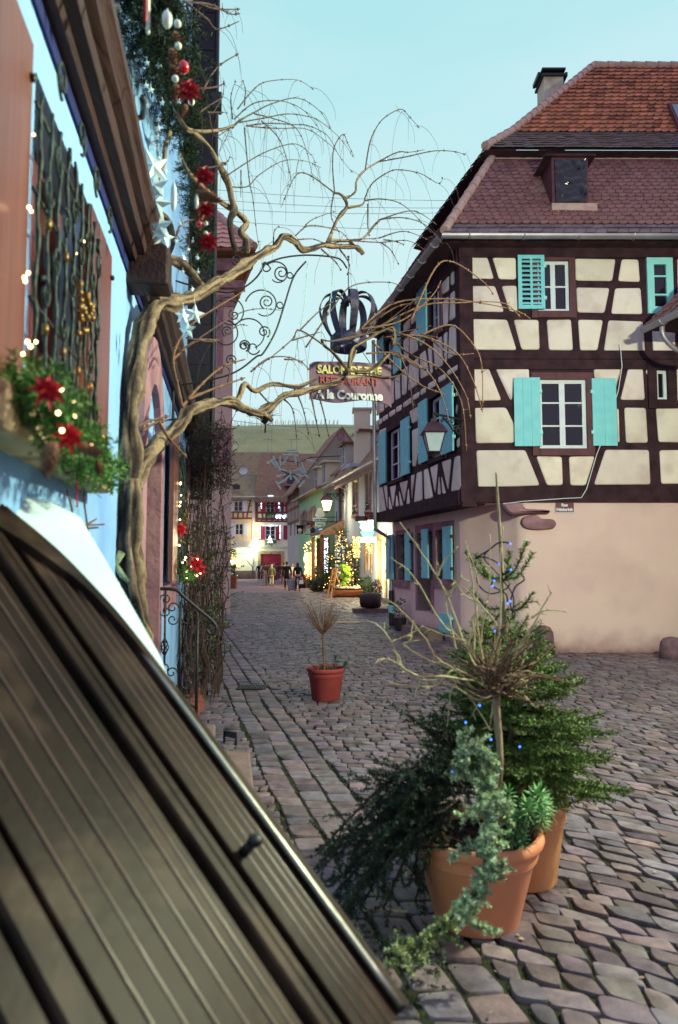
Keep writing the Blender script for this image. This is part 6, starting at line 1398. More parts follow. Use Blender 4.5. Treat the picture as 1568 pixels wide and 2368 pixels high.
for x0,y0,x1,y1 in((515,755,450,1050),(235,960,235,1050),(318,960,310,1050),(395,960,400,1050),(145,960,145,1050),(480,850,545,850),(560,750,560,1050)):
    a=FF.uz(*kd(x0,y0));b=FF.uz(*kd(x1,y1)); FF.poly(mb,[(a.x-.08,a.y-(.08 if y0==y1 else 0)),(a.x+.08,a.y-(.08 if y0==y1 else 0)),(b.x+.08,b.y+(.08 if y0==y1 else 0)),(b.x-.08,b.y+(.08 if y0==y1 else 0))],0,.036)
mb.build('timber_frame',m_btim,bh)
zrF=at(*kd(600,200),86).z; gable_roof(bh,FF,uL,uM,zeF+.1,at(*kd(400,340),84.5).z,4.5,m_rooft2,ov=.5)
mb=MB(); gut(mb,FF.P(uL,zeF,.5),FF.P(uM,zeF,.5),r=.11,n=1); a=FF.uz(*kd(558,900)).x; mb.tube([FF.P(a,zeF,.15),FF.P(a,.2,.15)],.09,8); mb.build('gutter',m_white,bh)
mb=MB(); p=at(*kd(290,548),80.4); mb.box(p,(.8,.5,.5)); mb.build('skylight',m_glass,bh)
aw=spf(FF,kd,[(255,1420),(560,1415),(590,1520),(255,1520)]); mb=MB(); mb.hexa([FF.P(aw[0],aw[2]-.1,1.2),FF.P(aw[1],aw[2]-.1,1.2),FF.P(aw[1],aw[3]-.1,0),FF.P(aw[0],aw[3]-.1,0),FF.P(aw[0],aw[2],1.2),FF.P(aw[1],aw[2],1.2),FF.P(aw[1],aw[3],0),FF.P(aw[0],aw[3],0)]); mb.build('canopy',m_greyf,bh)
mb=MB(); q=spf(FF,kd,[(140,1540),(590,1540),(590,1950),(140,1950)]); FF.rect(mb,*q,.0,.05); mb.build('shop_front',m_cremew,bh)
mb=MB(); q=spf(FF,kd,[(150,1600),(265,1600),(265,1840),(150,1840)]); FF.rect(mb,*q,.05,.07); q=spf(FF,kd,[(290,1670),(350,1670),(350,1840),(290,1840)]); FF.rect(mb,*q,.05,.07); q=spf(FF,kd,[(360,1640),(455,1640),(455,1730),(360,1730)]); FF.rect(mb,*q,.05,.07); mb.build('shop_window',m_warm,bh)
mb=MB(); q=spf(FF,kd,[(250,1608),(480,1608),(480,1638),(250,1638)]); FF.rect(mb,*q,.05,.12); mb.build('fascia',M('shop_fascia',(150,200,180),rough=.6,bump=0),bh)
mb=MB()
for k in range(5): q0=FF.uz(*kd(275,1850)); FF.rect(mb,q0.x,q0.x+2.2,0,.2*(5-k),.05,.05+.35*(k+1)) if False else FF.rect(mb,q0.x,q0.x+2.2,.18*(4-k),.18*(5-k),.05,.05+.33*(k+1))
mb.build('step',m_step,bh)
rh=root('red_shutter_house','ivory half-timbered house with crimson shutters and a crimson double gate','house',V((-7.5,84,0)))
rw_=[spf(FF,kd,[(768,765),(900,765),(900,950),(768,950)]),spf(FF,kd,[(755,1170),(912,1170),(912,1390),(755,1390)])]
gt=spf(FF,kd,[(683,1628),(1005,1625),(1010,1960),(683,1960)]); gt=(gt[0],gt[1],0,gt[3])
box_house(rh,FF,uM,uR,zeF,4,m_cremew,rw_+[gt])
for w_ in rw_: swin(FF,rh,w_,m_white,2,3)
for q in([(685,765),(760,765),(760,952),(685,952)],[(905,765),(970,765),(970,955),(905,955)],[(655,1172),(745,1170),(745,1400),(655,1400)],[(922,1170),(1004,1168),(1004,1398),(922,1398)],[(1047,1165),(1110,1165),(1110,1395),(1047,1395)],[(1078,765),(1140,765),(1140,955),(1078,955)]): plain_shut(FF,rh,spf(FF,kd,q),m_redp)
mb=MB()
for y,t in((735,.16),(845,.1),(960,.12),(1060,.12),(1100,.09)):
    z=FF.uz(*kd(800,y)).y; FF.rect(mb,uM,uR,z-t,z+t,.0,.05)
for x0,y0,x1,y1,t in((615,750,615,1090,.17),(1030,750,1030,1090,.16),(660,750,715,1050,.09),(985,760,960,960,.09),(690,1060,690,1095,.1),(775,1060,775,1095,.1),(865,1060,865,1095,.1),(955,1060,955,1095,.1),(770,960,770,1060,.1),(905,960,905,1060,.1),(740,750,740,960,.08)):
    a=FF.uz(*kd(x0,y0));b=FF.uz(*kd(x1,y1)); FF.poly(mb,[(a.x-t,a.y),(a.x+t,a.y),(b.x+t,b.y),(b.x-t,b.y)],0,.045)
mb.build('timber_frame',m_timber2,rh)
zrd=at(*kd(800,15),86).z; gable_roof(rh,FF,uM,uR+6,zeF+.1,zrd,5.5,m_rooft,ov=.6)
mb=MB(); FF.rect(mb,gt[0],gt[1],gt[2],gt[3],-.2,-.12)
for k in range(16):
    u=lerp(gt[0],gt[1],k/16); FF.rect(mb,u+.01,u+(gt[1]-gt[0])/16-.015,.05,gt[3]-.05,-.12,-.1)
mb.build('gate',m_redp,rh); mb=MB(); t=.32; FF.rect(mb,gt[0]-t,gt[0],0,gt[3]+t,-.1,.05); FF.rect(mb,gt[1],gt[1]+t,0,gt[3]+t,-.1,.05); FF.rect(mb,gt[0],gt[1],gt[3],gt[3]+t,-.1,.054); mb.build('gate_surround',m_sand,rh)
mb=MB(); z=FF.uz(*kd(800,1522)).y; FF.rect(mb,uM,uR,z-.12,z+.1,0,.1); mb.build('string_course',m_greyf,rh)
mb=MB(); gut(mb,FF.P(uM,zeF,.6),FF.P(uR,zeF,.6),r=.11,n=1); mb.build('gutter',m_pipe,rh)
p=at(*kd(1170,450),80.9); mb=MB(); mb.box(p,(1.6,1.4,1.2)); dm=mb.build('dormer',m_stonep,rh); mb=MB(); mb.box(p+V((0,-.1,.7)),(2.0,1.8,.16)); mb.build('dormer_roof',m_rooft,dm); mb=MB(); mb.box(p+V((.1,-.72,0)),(1.0,.05,.7)); mb.build('window',m_glass,dm)
mb=MB(); nb=MB()
for q,n in (([(770,960),(930,955)],26),([(750,1405),(930,1400)],26)):
    for i in range(n*3):
        x=lerp(q[0][0],q[1][0],R()); p=FF.P(FF.uz(*kd(x,q[0][1])).x,FF.uz(*kd(x,q[0][1]+U(-10,110)*R())).y,.25); 
        for _ in range(6): d=rvec()*.2; s=rvec()*.03; v=U(.5,1); nb.col=(v,v,v); nb.add([p-s,p+s,p+d],[(0,1,2)])
nb.build('window_garland',m_nfake,rh)
# rear roofs
rr=root('rear_house','brown tiled roof of a house behind the street end with a white satellite dish','house',V((-12,96,0)))
FR2=Fac((-22,96,0),(1,0)); a=FR2.uz(*k5(120,280)); b=FR2.uz(*k5(722,270)); box_house(rr,FR2,a.x-4,b.x,a.y-5.5,4,m_greyf); gable_roof(rr,FR2,a.x-4,b.x,a.y-5.4,a.y,4,m_rooft2,ov=.3)
p=at(*kd(403,292),86); mb=MB(); mb.lathe([(.02,0),(.3,.05),(.48,.16),(.5,.2)],(0,0,0),18,cap=False); mx=Matrix.Rotation(math.radians(75),3,'X'); mb.v=[tuple(mx@V(v)+p) for v in mb.v]; mb.tube([p,p+V((0,.8,-.7))],.04,6); mb.build('satellite_dish',m_white,rr)
mb=MB(); 
for x in(725,680,490): 
    q_=at(*k5(x,280),96); mb.tube([q_+V((0,0,-.6)),q_+V((0,0,1.3))],.04,5); mb.tube([q_+V((-.7,0,1.1)),q_+V((.7,0,1.1))],.03,4)
mb.build('aerial',m_pipe,rr)
# --- pink sandstone house beyond the oriel on the left
FP=Fac((-9,23,0),(1,0)); ph=root('pink_house','tall pink sandstone house with deep eaves behind the black boarding','house',V((-6,25,0)))
ue=FP.uz(538,900).x; zeP=FP.uz(530,600).y; pw=[spf(FP,kf,[(80,520),(158,520),(158,620),(80,620)]),spf(FP,kf,[(50,930),(160,930),(160,1560),(50,1560)])]
mb=MB(); FP.wall(mb,-4,ue,-.05,zeP,pw,depth=.25); bx=V((-.3*9,0,0)); mb.add([FP.P(ue,-.05),FP.P(ue,-.05,-9)+bx,FP.P(ue,zeP,-9)+bx,FP.P(ue,zeP)],[(0,1,2,3)]); mb.build('wall',M('pink_render',(196,160,160),(210,176,172),scale=1,rough=.95,bump=.1),ph)
for w_ in pw: swin(FP,ph,w_,m_white,1,2,m_stonep,t=.2)
mb=MB(); zc_=FP.uz(*kf(200,800)).y; FP.rect(mb,-4,ue+.06,zc_-.1,zc_+.1,0,.12); zc_=FP.uz(*kf(200,870)).y; FP.rect(mb,-4,ue+.03,zc_-.05,zc_+.05,0,.06); zc_=FP.uz(*kf(200,660)).y; FP.rect(mb,ue-.7,ue+.35,zc_-.12,zc_+.12,-.2,.2); FP.rect(mb,-4,ue+.2,zeP-.5,zeP,0,.3); mb.build('cornice',m_stonep,ph)
e1=FP.uz(592,592); rzt=e1.y+3.2; mb=MB(); o1=.6; xr=FP.o.x+e1.x
P0=V((-13,22.4,e1.y));P1=V((xr,22.4,e1.y));P2=V((xr-3.2,33,e1.y));P3=V((xr-2.6,25,rzt));P4=V((xr-5.8,33,rzt)); mb.add([P0,P1,V((-13,25,rzt)),P3],[(0,1,3,2)]); mb.add([P1,P2,P4,P3],[(0,1,2,3)])
mb.add([P0-V((0,0,.2)),P1-V((0,0,.2)),P2-V((0,0,.2)),V((-13,33,e1.y-.2)),P0,P1,P2],[(3,2,1,0),(0,1,5,4),(1,2,6,5)]); rf=mb.build('roof',m_btim,ph)
tm=MB(); roof_tiles(tm,P0+V((0,0,.02)),P1+V((0,0,.02)),V((-13,25,rzt+.02)),P3+V((0,0,.02)),.35,.32,lambda p,x,t:(U(.85,1.1),)*3,lift=.06); roof_tiles(tm,P1,P2,P3,P4,.35,.32,lambda p,x,t:(U(.85,1.1),)*3,lift=.06); tm.build('tile_courses',M('pale_pink_tiles',(206,152,140),(220,170,156),rough=.85,attr=True),rf); mb=MB(); ridge(mb,P1+V((0,0,.05)),P3+V((0,0,.05)),.14,8); mb.build('ridge_tiles',m_ridge,rf)
mb=MB(); gut(mb,P1+V((.1,0,-.08)),P2+V((.1,0,-.08)),r=.1,n=4); gut(mb,P1+V((0,-.1,-.08)),P0+V((0,-.1,-.08)),r=.1,n=4); mb.build('gutter',M('copper_gutter',(122,70,56),(140,84,66),rough=.5,bump=0),ph)
mb=MB(); z1=FP.uz(*kf(200,2250)).y; z2=FP.uz(*kf(200,2080)).y
FP.rect(mb,-4,ue+.02,z1-1.2,z1,0,.35); mb.build('stone_bracket',m_stonep,ph)
# --- corner of a neighbouring tiled roof on the right
n0=at(*kg(408,735),12.2); n1=onp(*kg(700,592),n0,V((0,0,1))); dn=(n1-n0).normalized(); nb_=root('neighbour_house','corner of a small plum tiled roof with gutter at the right edge','house',V((7,8.6,0)))
e0=n0; e1=n0+dn*4.0; bk=V((-dn.y,dn.x,0)); bk=bk if bk.x>0 else -bk; e2=n0+bk*3.5; top0=n0+dn*1.8+bk*1.8+V((0,0,2.3))
topA=at(*kg(690,345),9.9); 
mb=MB(); mb.add([e0,e1,e1+bk*1.8+V((0,0,2.3)),top0,e2,e2+dn*1.8+V((0,0,2.3))],[(0,1,2,3),(4,0,3,5)]); mb.add([e0-V((0,0,.06)),e1-V((0,0,.06)),e2-V((0,0,.06)),e1+bk*3.5-V((0,0,.06))],[(0,2,3,1)]); nr_=mb.build('roof',m_timber,nb_)
tm=MB(); roof_tiles(tm,e0,e1,top0,e1+bk*1.8+V((0,0,2.3)),.17,.17,t_pl,lift=.04); roof_tiles(tm,e2,e0,e2+dn*1.8+V((0,0,2.3)),top0,.17,.17,t_pl,lift=.04); tm.build('tile_courses',m_tile2,nr_)
mb=MB(); gut(mb,e0+V((-.06,-.06,-.05)),e1+V((-.06,-.06,-.05)),r=.08,n=4); mb.build('gutter',m_zinc,nb_,smooth=True)
mb=MB(); g_=e0+dn*.42; mb.tube(spl([g_+V((0,0,-.1)),g_+V((.02,.0,-.3)),g_+bk*.25+V((0,0,-.5)),g_+bk*.6+V((0,0,-.55))],4),.045,8); mb.build('downpipe',m_zinc,nb_,smooth=True)
w0=e0+dn*1.0+bk*.6; mb=MB(); mb.obox(V((w0.x,w0.y,-.05)),V((dn.x*4,dn.y*4,0)),bk*2.5,V((0,0,e0.z))); mb.build('wall',m_cream2,nb_)
# guard stones at the corner house
for x,y,w_,h,lb in((1252,1508,.36,.5,'rounded sandstone guard stone against the cream corner wall'),(1056,1486,.34,.26,'low dark guard stone left of the corner, by the cellar shutter'),(1555,1522,.4,.36,'rounded guard stone at the right end of the cream wall')):
    c=atz(x,y,0); c=V((c.x,min(c.y,13.0),0)); mb=MB(); mb.lathe([(w_*.52,-.03),(w_*.5,h*.4),(w_*.46,h*.75),(w_*.34,h*.93),(w_*.12,h),(.01,h*1.005)],c,16); mb.v=[(p[0]+.02*NZ.noise(V(p)*5),p[1]+.02*NZ.noise(V(p)*5+V((3,1,2))),p[2]) for p in mb.v]
    tag(mb.build('guard_stone',M('dark_sandstone',(104,76,86),(130,98,106),scale=9,rough=.9,bump=.5,bscale=30),smooth=True),lb,'guard stone')
c=atz(1572,1500,0); mb=MB(); mb.box((c.x,12.9,.35),(.42,.3,.8)); o=mb.build('stone_post',M('dark_plinth_stone',(70,52,60),(92,70,78),rough=.9,bump=.4)); tag(o,'dark stone post at the right picture edge behind the guard stone','post'); q=o.modifiers.new('b','BEVEL'); q.width=.04; q.segments=2
mb.hexa([FG.P(dr[0]-.8,-.02,.02),FG.P(dr[1]+.1,-.02,.02),FG.P(dr[1]+.1,-.02,.4),FG.P(dr[0]-.8,-.02,.4),FG.P(dr[0]-.8,.2,.02),FG.P(dr[1]+.1,.2,.02),FG.P(dr[1]+.1,.18,.38),FG.P(dr[0]-.8,.18,.38)]); o=mb.build('door_step',m_step); tag(o,'low stone slab step below the dark side door','step')
mb=MB(); FG.rect(mb,dr[0]-.9,dr[0]-.1,-.02,.05,.45,.85); tag(mb.build('stone_slab',m_step),'flat stone slab lying on the setts in front of the side door','slab')
sb_=root('house_plant','small dark shrub in a tub beside the drainpipe of the corner house','plant',FG.P(HW-1.2,0,.25)); mb=MB(); mb.lathe([(.13,0),(.17,.3),(.15,.3),(.14,.26)],FG.P(HW-1.2,0,.25),14); mb.build('tub',m_iron,sb_); nb=MB()
for i in range(160): p=FG.P(HW-1.2+U(-.16,.16),U(.3,.75),.25+U(-.14,.14)); n=rvec(); a=n.orthogonal().normalized(); b=n.cross(a); l=U(.03,.07); v=U(.4,1); nb.col=(v,v,v); nb.add([p,p+a*l*.5+b*l*.4,p+a*l,p+a*l*.5-b*l*.4],[(0,1,2,3)])
nb.build('foliage',m_leaf,sb_)
s=sp(FG,kc,[(480,1640),(555,1650),(558,1765),(490,1745)]); mb=MB(); FG.rect(mb,*s,.3,.33); tag(mb.build('notice_board',m_turq2),'small pale turquoise board leaning by the tub plant','board')
# street name sign
s=sp(FR,k4,[(957,1291),(1055,1290),(1057,1344),(958,1345)]); sn=root('street_sign','dark red enamel street name sign on the cream wall','street sign',FR.P((s[0]+s[1])/2,s[2],.02)); mb=MB(); FR.rect(mb,*s,.002,.02); mb.build('plate',M('sign_border_white',(206,200,206),rough=.4,bump=0),sn)
mb=MB(); FR.rect(mb,s[0]+.015,s[1]-.015,s[2]+.015,s[3]-.015,.02,.024); mb.build('field',M('dark_red_enamel',(112,44,58),rough=.35,bump=0),sn)
h_=s[3]-s[2]; w_=s[1]-s[0]; mb=MB(); c=FR.P((s[0]+s[1])/2,s[2],.026); text(mb,'Rue',h_*.36,c+V((0,0,h_*.58)),FR.d,(0,0,1),.001,.004); text(mb,'Héderich',h_*.36,c+V((0,0,h_*.17)),FR.d,(0,0,1),.001,.004,width=w_*.82); mb.build('lettering',m_white,sn)
# wall lantern on the corner post
def lantern(name,label,c,s,gm,group=None,fm=None):
    """four sided street lantern, c = top of glass centre"""
    fm=fm or m_lan; g=root(name,label,'lantern',c-V((0,0,.62*s)),group); mb=MB()
    def ring(w,z): return [c+V((x*w*s,y*w*s,z*s)) for x,y in((-1,-1),(1,-1),(1,1),(-1,1))]
    A=[ring(.30,0),ring(.31,.02),ring(.2,.2),ring(.19,.21),ring(.12,.27),ring(.07,.3),ring(.05,.38)]
    vs=[p for r in A for p in r]; mb.add(vs,[(0,3,2,1)]+[(4*i+k,4*i+(k+1)%4,4*i+4+(k+1)%4,4*i+4+k) for i in range(len(A)-1) for k in range(4)]+[tuple(range(len(vs)-4,len(vs)))])
    mb.build('hood',fm,g)
    T=ring(.25,0);B=ring(.14,-.46); mb=MB()
    for k in range(4):
        mb.tube([T[k],B[k]],.014*s,5); mb.tube([B[k],B[(k+1)%4]],.014*s,5)
        mb.tube([T[k],T[(k+1)%4]],.012*s,5)
    mb.lathe([(.02,-.07),(.06,-.03),(.13,.0)],c+V((0,0,-.5*s)),8); mb.build('frame',fm,g)
    mb=MB(); t=ring(.235,-.01);b=ring(.13,-.45); mb.add(t+b,[(k,(k+1)%4,4+(k+1)%4,4+k) for k in range(4)]+[(7,6,5,4)]); mb.build('pane',gm,g); return g
m_lan=M('brown_lantern_metal',(70,48,60),(90,64,74),scale=12,rough=.45,bump=.1,metal=.4)
m_frost=M('frosted_glass',(176,190,200),(190,202,210),scale=5,rough=.3,bump=0)
LY=13.0; c=at(1003,1003,12.55); sc_=(57*2)/1650*12.55/1.0
lantern('wall_lantern','four sided wall lantern with frosted panes on the timber corner post',c,.72,m_frost)
mb=MB(); tp=c+V((0,0,.27)); pw_=at(*kb(1410,690),12.95); mb.tube(spl([tp,tp+V((0,0,.1)),at(*kb(990,600),12.6)],3),.02,6); mb.tube([at(*kb(975,600),12.6),at(*kb(1050,610),12.62),pw_],.02,6)
for (x,y,r,a,sg) in((1090,700,30,0,1),(1160,700,34,2,-1),(1240,710,34,0,1),(1345,780,45,1,-1),(1340,850,52,2,1),(1290,790,40,3,1)):
    cc=at(*kb(x,y),12.85); mb.tube([cc+V((math.cos(a+sg*i*.35),0,math.sin(a+sg*i*.35)))*(r*.1573/1650*12.85*(1-.04*i)) for i in range(20)],.012,5)
mb.tube(spl([at(*kb(1100,640),12.7),at(*kb(1200,760),12.8),at(*kb(1260,850),12.88),at(*kb(1360,920),12.95)],4),.016,6)
tag(mb.build('lantern_bracket',m_iron,smooth=True),'scrolled iron bracket holding the frosted lantern on the corner post','bracket')
# ======== street life in the distance
def skin(name,joints,edges,mat,parent,sub=1):
    """joints: [(pos,rx,ry)]; one continuous skinned surface"""
    me=bpy.data.meshes.new(name); me.from_pydata([j[0] for j in joints],edges,[]); ob=bpy.data.objects.new(name,me); COL.objects.link(ob)
    ob.modifiers.new('s','SKIN'); 
    for i,j in enumerate(joints):
        sv=me.skin_vertices[0].data[i]; sv.radius=(j[1],j[2] if len(j)>2 else j[1]); sv.use_root=(i==0)
    m=ob.modifiers.new('u','SUBSURF'); m.levels=sub; m.render_levels=sub
    dg=bpy.context.evaluated_depsgraph_get(); dg.update(); nm=bpy.data.meshes.new_from_object(ob.evaluated_get(dg)); bpy.data.objects.remove(ob)
    nm.name=name; nm.materials.clear(); nm.materials.append(mat); nm.polygons.foreach_set('use_smooth',[True]*len(nm.polygons))
    o=bpy.data.objects.new(name,nm); COL.objects.link(o); o.parent=parent; return o
CM={}
def cmat(c,r=.85):
    if c not in CM: CM[c]=M('cloth_%d'%len(CM),c,tuple(min(255,int(x*1.25)+4) for x in c),scale=30,rough=r,bump=.1)
    return CM[c]
m_skin=M('skin',(206,156,134),(214,166,142),rough=.6,bump=0)
def person(loc,rz,h,label,coat,legs,hair,long=0,stride=.0,arm=.0,shoe=(24,20,24),scarf=None,hem=None,lean=0,hairlong=0,backpack=None):
    g=root('person',label,'person',loc,None,rz); k=h/1.75; s=stride
    def P(x,y,z): return V((x*k,y*k,z*k))
    hip=P(0,0,.92); nk=P(0,lean,1.45); hd=P(0,lean-.01,1.60)
    LF=[P(-.10,-s*.5,.50),P(-.10,-s*.9+.02,.08)]; RF=[P(.10,s*.35,.50),P(.10,s*.9+.04,.08)]
    sh=[P(-.19,lean,1.40),P(.19,lean,1.40)]; el=[P(-.26,lean+.03+arm*.0,1.12),P(.26,lean+.03,1.12)]; wr=[P(-.25,lean-.08-arm*.2,.88+arm*.25),P(.25,lean-.05,.86)]; ha=[P(-.245,lean-.11-arm*.25,.80+arm*.3),P(.245,lean-.07,.78)]
    body=[(hip,.12*k,.09*k),(P(0,lean*.5,1.15),.115*k,.085*k),(P(0,lean,1.36),.13*k,.085*k),(nk,.052*k),(P(0,lean-.01,1.53),.062*k,.07*k),(hd,.078*k,.092*k),(P(0,lean-.01,1.70),.06*k,.075*k),(P(0,lean-.095,1.585),.014*k),
      (LF[0],.058*k),(LF[1],.042*k),(P(-.1,-s*.9-.09,.03),.035*k),(RF[0],.058*k),(RF[1],.042*k),(P(.1,s*.9-.06,.03),.035*k),
      (sh[0],.05*k),(el[0],.04*k),(wr[0],.03*k),(ha[0],.035*k,.02*k),(sh[1],.05*k),(el[1],.04*k),(wr[1],.03*k),(ha[1],.035*k,.02*k)]
    ed=[(0,1),(1,2),(2,3),(3,4),(4,5),(5,6),(5,7),(0,8),(8,9),(9,10),(0,11),(11,12),(12,13),(2,14),(14,15),(15,16),(16,17),(2,18),(18,19),(19,20),(20,21)]
    skin('body',body,ed,m_skin,g)
    skin('trousers',[(P(0,0,.95),.15*k,.11*k),(P(-.09,-s*.2,.75),.088*k),(LF[0],.072*k),(LF[1]+V((0,0,.02)),.056*k),(P(.09,s*.15,.75),.088*k),(RF[0],.072*k),(RF[1]+V((0,0,.02)),.056*k)],[(0,1),(1,2),(2,3),(0,4),(4,5),(5,6)],cmat(legs),g)
    lo=.92-long; jn=[(P(0,lean,1.38),.155*k,.11*k),(P(0,lean*.6,1.15),.14*k,.115*k),(P(0,0,.95),.155*k,.125*k)]; e=[(0,1),(1,2)]
    if long>.05: jn+=[(P(0,0,lo+.1),.17*k,.14*k),(P(0,0,lo),.175*k,.145*k)]; e+=[(2,3),(3,4)]
    n=len(jn); jn+=[(sh[0],.075*k),(el[0],.06*k),(wr[0],.05*k),(sh[1],.075*k),(el[1],.06*k),(wr[1],.05*k),(P(0,lean,1.46),.075*k)]; e+=[(0,n),(n,n+1),(n+1,n+2),(0,n+3),(n+3,n+4),(n+4,n+5),(0,n+6)]
    skin('coat',jn,e,cmat(coat),g)
    mb=MB(); mb.ball(P(0,lean+.02,1.64),.108*k,12,(.88,.98,1.0))
    if hairlong: mb.ball(P(0,lean+.06,1.50),.1*k,10,(1,.6,1.5))
    mb.build('hair',cmat(hair,.7),g,smooth=True,local=True)
    mb=MB()
    for f in(LF[1],RF[1]): mb.ball(f+V((0,-.05*k,-.045*k)),.06*k,8,(.75,1.8,.6))
    mb.build('shoes',cmat(shoe,.5),g,smooth=True,local=True)
    if scarf: mb=MB(); mb.lathe([(.07*k,0),(.1*k,.02*k),(.1*k,.08*k),(.07*k,.1*k)],P(0,lean,1.42),12); mb.build('scarf',cmat(scarf),g,smooth=True,local=True)
    if hem: mb=MB(); mb.lathe([(.17*k,0),(.165*k,.1*k)],P(0,0,.84),14); mb.build('shirt_hem',cmat(hem),g,smooth=True,local=True)
    if backpack: mb=MB(); mb.box(P(0,.2,1.2),(.3*k,.18*k,.42*k)); o=mb.build('backpack',cmat(backpack),g,local=True); q=o.modifiers.new('b','BEVEL'); q.width=.05; q.segments=3
    return g
def gp_(x,y): p=atz(*kd(x,y),0); p.z=0; return p
ppl=[((650,2050),.3,1.72,'person in a long black coat striding at the left end of the group',(22,20,26),(28,26,34),(150,140,130),.45,.22,0),
((712,2052),-.4,1.7,'person in a white top and dark jeans behind the long black coat',(190,196,206),(40,46,66),(52,40,36),0,.1,.3),
((752,2140),2.9,1.76,'person in a brown jacket and grey jeans in front of the group',(84,66,54),(110,120,134),(70,52,42),.06,.08,0),
((790,2120),2.6,1.74,'person mostly hidden behind the brown jacket, all in dark brown',(54,44,40),(66,52,44),(40,32,30),.1,.05,0),
((815,2090),.2,1.66,'person with a red scarf behind the olive coat',(120,34,40),(50,44,48),(120,90,66),.1,.05,.4),
((857,2142),3.0,1.62,'person in an olive coat and cream trousers with a dark scarf',(116,108,76),(196,184,150),(196,176,140),.32,.03,0),
((893,2075),.2,1.72,'person in a grey hat standing behind the olive coat',(80,76,84),(48,50,64),(150,146,150),.1,.05,0),
((922,2070),2.4,1.68,'person in a blue jacket and jeans at the right end of the group',(44,54,88),(52,64,104),(54,44,44),.05,.12,0),
((952,2060),2.8,1.7,'person in a dark navy coat just right of the blue jacket',(34,38,58),(44,52,84),(40,34,36),.2,.08,0),
((1102,2205),3.1,1.78,'broad person in a black coat beside the grey suitcase',(18,17,22),(24,22,28),(64,48,42),.25,.06,0),
((1052,2150),2.9,1.76,'person in a dark brown coat left of the broad black coat',(60,46,36),(84,70,56),(50,40,36),.3,.05,0),
((1190,2130),.3,1.66,'person in a bright white jacket between the two black coats',(214,220,226),(70,70,84),(150,110,70),.06,.05,.3),
((1278,2226),3.05,1.72,'person with long dark hair, black top and bags by the shops',(20,17,22),(26,22,26),(40,24,22),.0,.04,0)]
for i,((x,y),rz,h,lb,c,l,hr,lg_,st,ar) in enumerate(ppl):
    person(gp_(x,y),rz,h,lb,c,l,hr,lg_,st,ar,scarf=(150,30,40) if i==4 else ((40,34,36) if i==5 else None),hem=(70,84,140) if i==12 else None,hairlong=i in(5,12),backpack=(60,80,120) if i==7 else None)
# luggage
p=gp_(1188,2222); sc=root('suitcase','grey wheeled suitcase standing beside the black coated person','suitcase',p)
mb=MB(); mb.box(p+V((0,0,.36)),(.5,.26,.62)); b=mb.build('shell',cmat((120,124,138)),sc); q=b.modifiers.new('b','BEVEL'); q.width=.05; q.segments=3
mb=MB(); mb.tube([p+V((-.14,.05,.66)),p+V((-.14,.05,.98)),p+V((.14,.05,.98)),p+V((.14,.05,.66))],.015,6); mb.build('handle',m_iron,sc)
for dx in(-.18,.18): mb=MB(); mb.ball(p+V((dx,0,.045)),.045,8); mb.build('wheel',m_iron,sc)
for x,y,c,s_,nm,lb in((1350,2175,(22,18,24),1.0,'handbag','black shoulder bag hanging at the long haired person\'s side'),(1336,2110,(210,220,214),.7,'carrier_bag','white carrier bag held above the black bag')):
    p=gp_(1345,2226); z=at(*kd(x,y),p.y).z; xx=at(*kd(x,y),p.y).x; bg_=root(nm,lb,'bag',V((xx,p.y-.05,max(z,.05)))); mb=MB(); o=V((xx,p.y-.05,max(z,.05)))
    mb.hexa([o+V((a*s_,b*s_,c_*s_)) for a,b,c_ in((-.2,-.07,0),(.2,-.07,0),(.2,.07,0),(-.2,.07,0),(-.15,-.04,.34),(.15,-.04,.34),(.15,.04,.34),(-.15,.04,.34))]); mb.build('bag_body',cmat(c),bg_); mb=MB(); mb.tube([o+V((-.1,0,.34*s_)),o+V((-.06,0,.52*s_)),o+V((.06,0,.52*s_)),o+V((.1,0,.34*s_))],.012,5); mb.build('strap',cmat(c),bg_)
# ---- log planter with topiary, easel, firs
gE=lambda x,y:(lambda p:V((p.x,p.y,0)))(atz(*ke(x,y),0))
L0=gE(640,2340);L1=gE(1115,2310); L0.y=L1.y=(L0.y+L1.y)/2; r_=.30
lp=root('log_planter','hollowed log planter lit warm in front of the white house','planter',(L0+L1)/2); mb=MB(); n=14; vs=[]
for p in(L0,L0.lerp(L1,.33),L0.lerp(L1,.66),L1):
    for rr in(r_,r_*.8):
        for k in range(n+1):
            a=math.pi*1.12*k/n-math.pi*.06+math.pi; vs.append(p+V((0,rr*math.cos(a)*1.0,r_+rr*math.sin(a)+.0+.01*NZ.noise(p+V((k,0,0))))))
m=n+1; fs=[]
for i in range(3):
    b=i*2*m
    for k in range(n): fs+= [(b+k,b+k+1,b+2*m+k+1,b+2*m+k),(b+m+k,b+3*m+k,b+3*m+k+1,b+m+k+1)]
    fs+=[(b,b+2*m,b+3*m,b+m),(b+n,b+m+n,b+3*m+n,b+2*m+n)]
for b in(0,6*m): fs+=[(b+k,b+m+k,b+m+k+1,b+k+1) for k in range(n)]
mb.add(vs,fs); m_log=M('debarked_log',(150,92,60),(190,124,84),scale=5,rough=.7,bump=.3,stretch=(.4,4,4),c3=(110,66,46),s3=3)
mb.build('trough',m_log,lp,smooth=math.radians(50)); mb=MB(); mb.obox(L0+V((.1,-.24,.2)),(L1-L0)-V((.2,0,0)),V((0,.48,0)),V((0,0,.22))); mb.build('soil',m_soil,lp)
for x in(.2,.8): mb=MB(); mb.box(L0.lerp(L1,x)+V((0,0,.03)),(.16,.5,.1)); mb.build('foot',m_wood,lp)
m_rock=M('pale_rock',(190,176,150),(210,200,176),rough=.9,bump=.3)
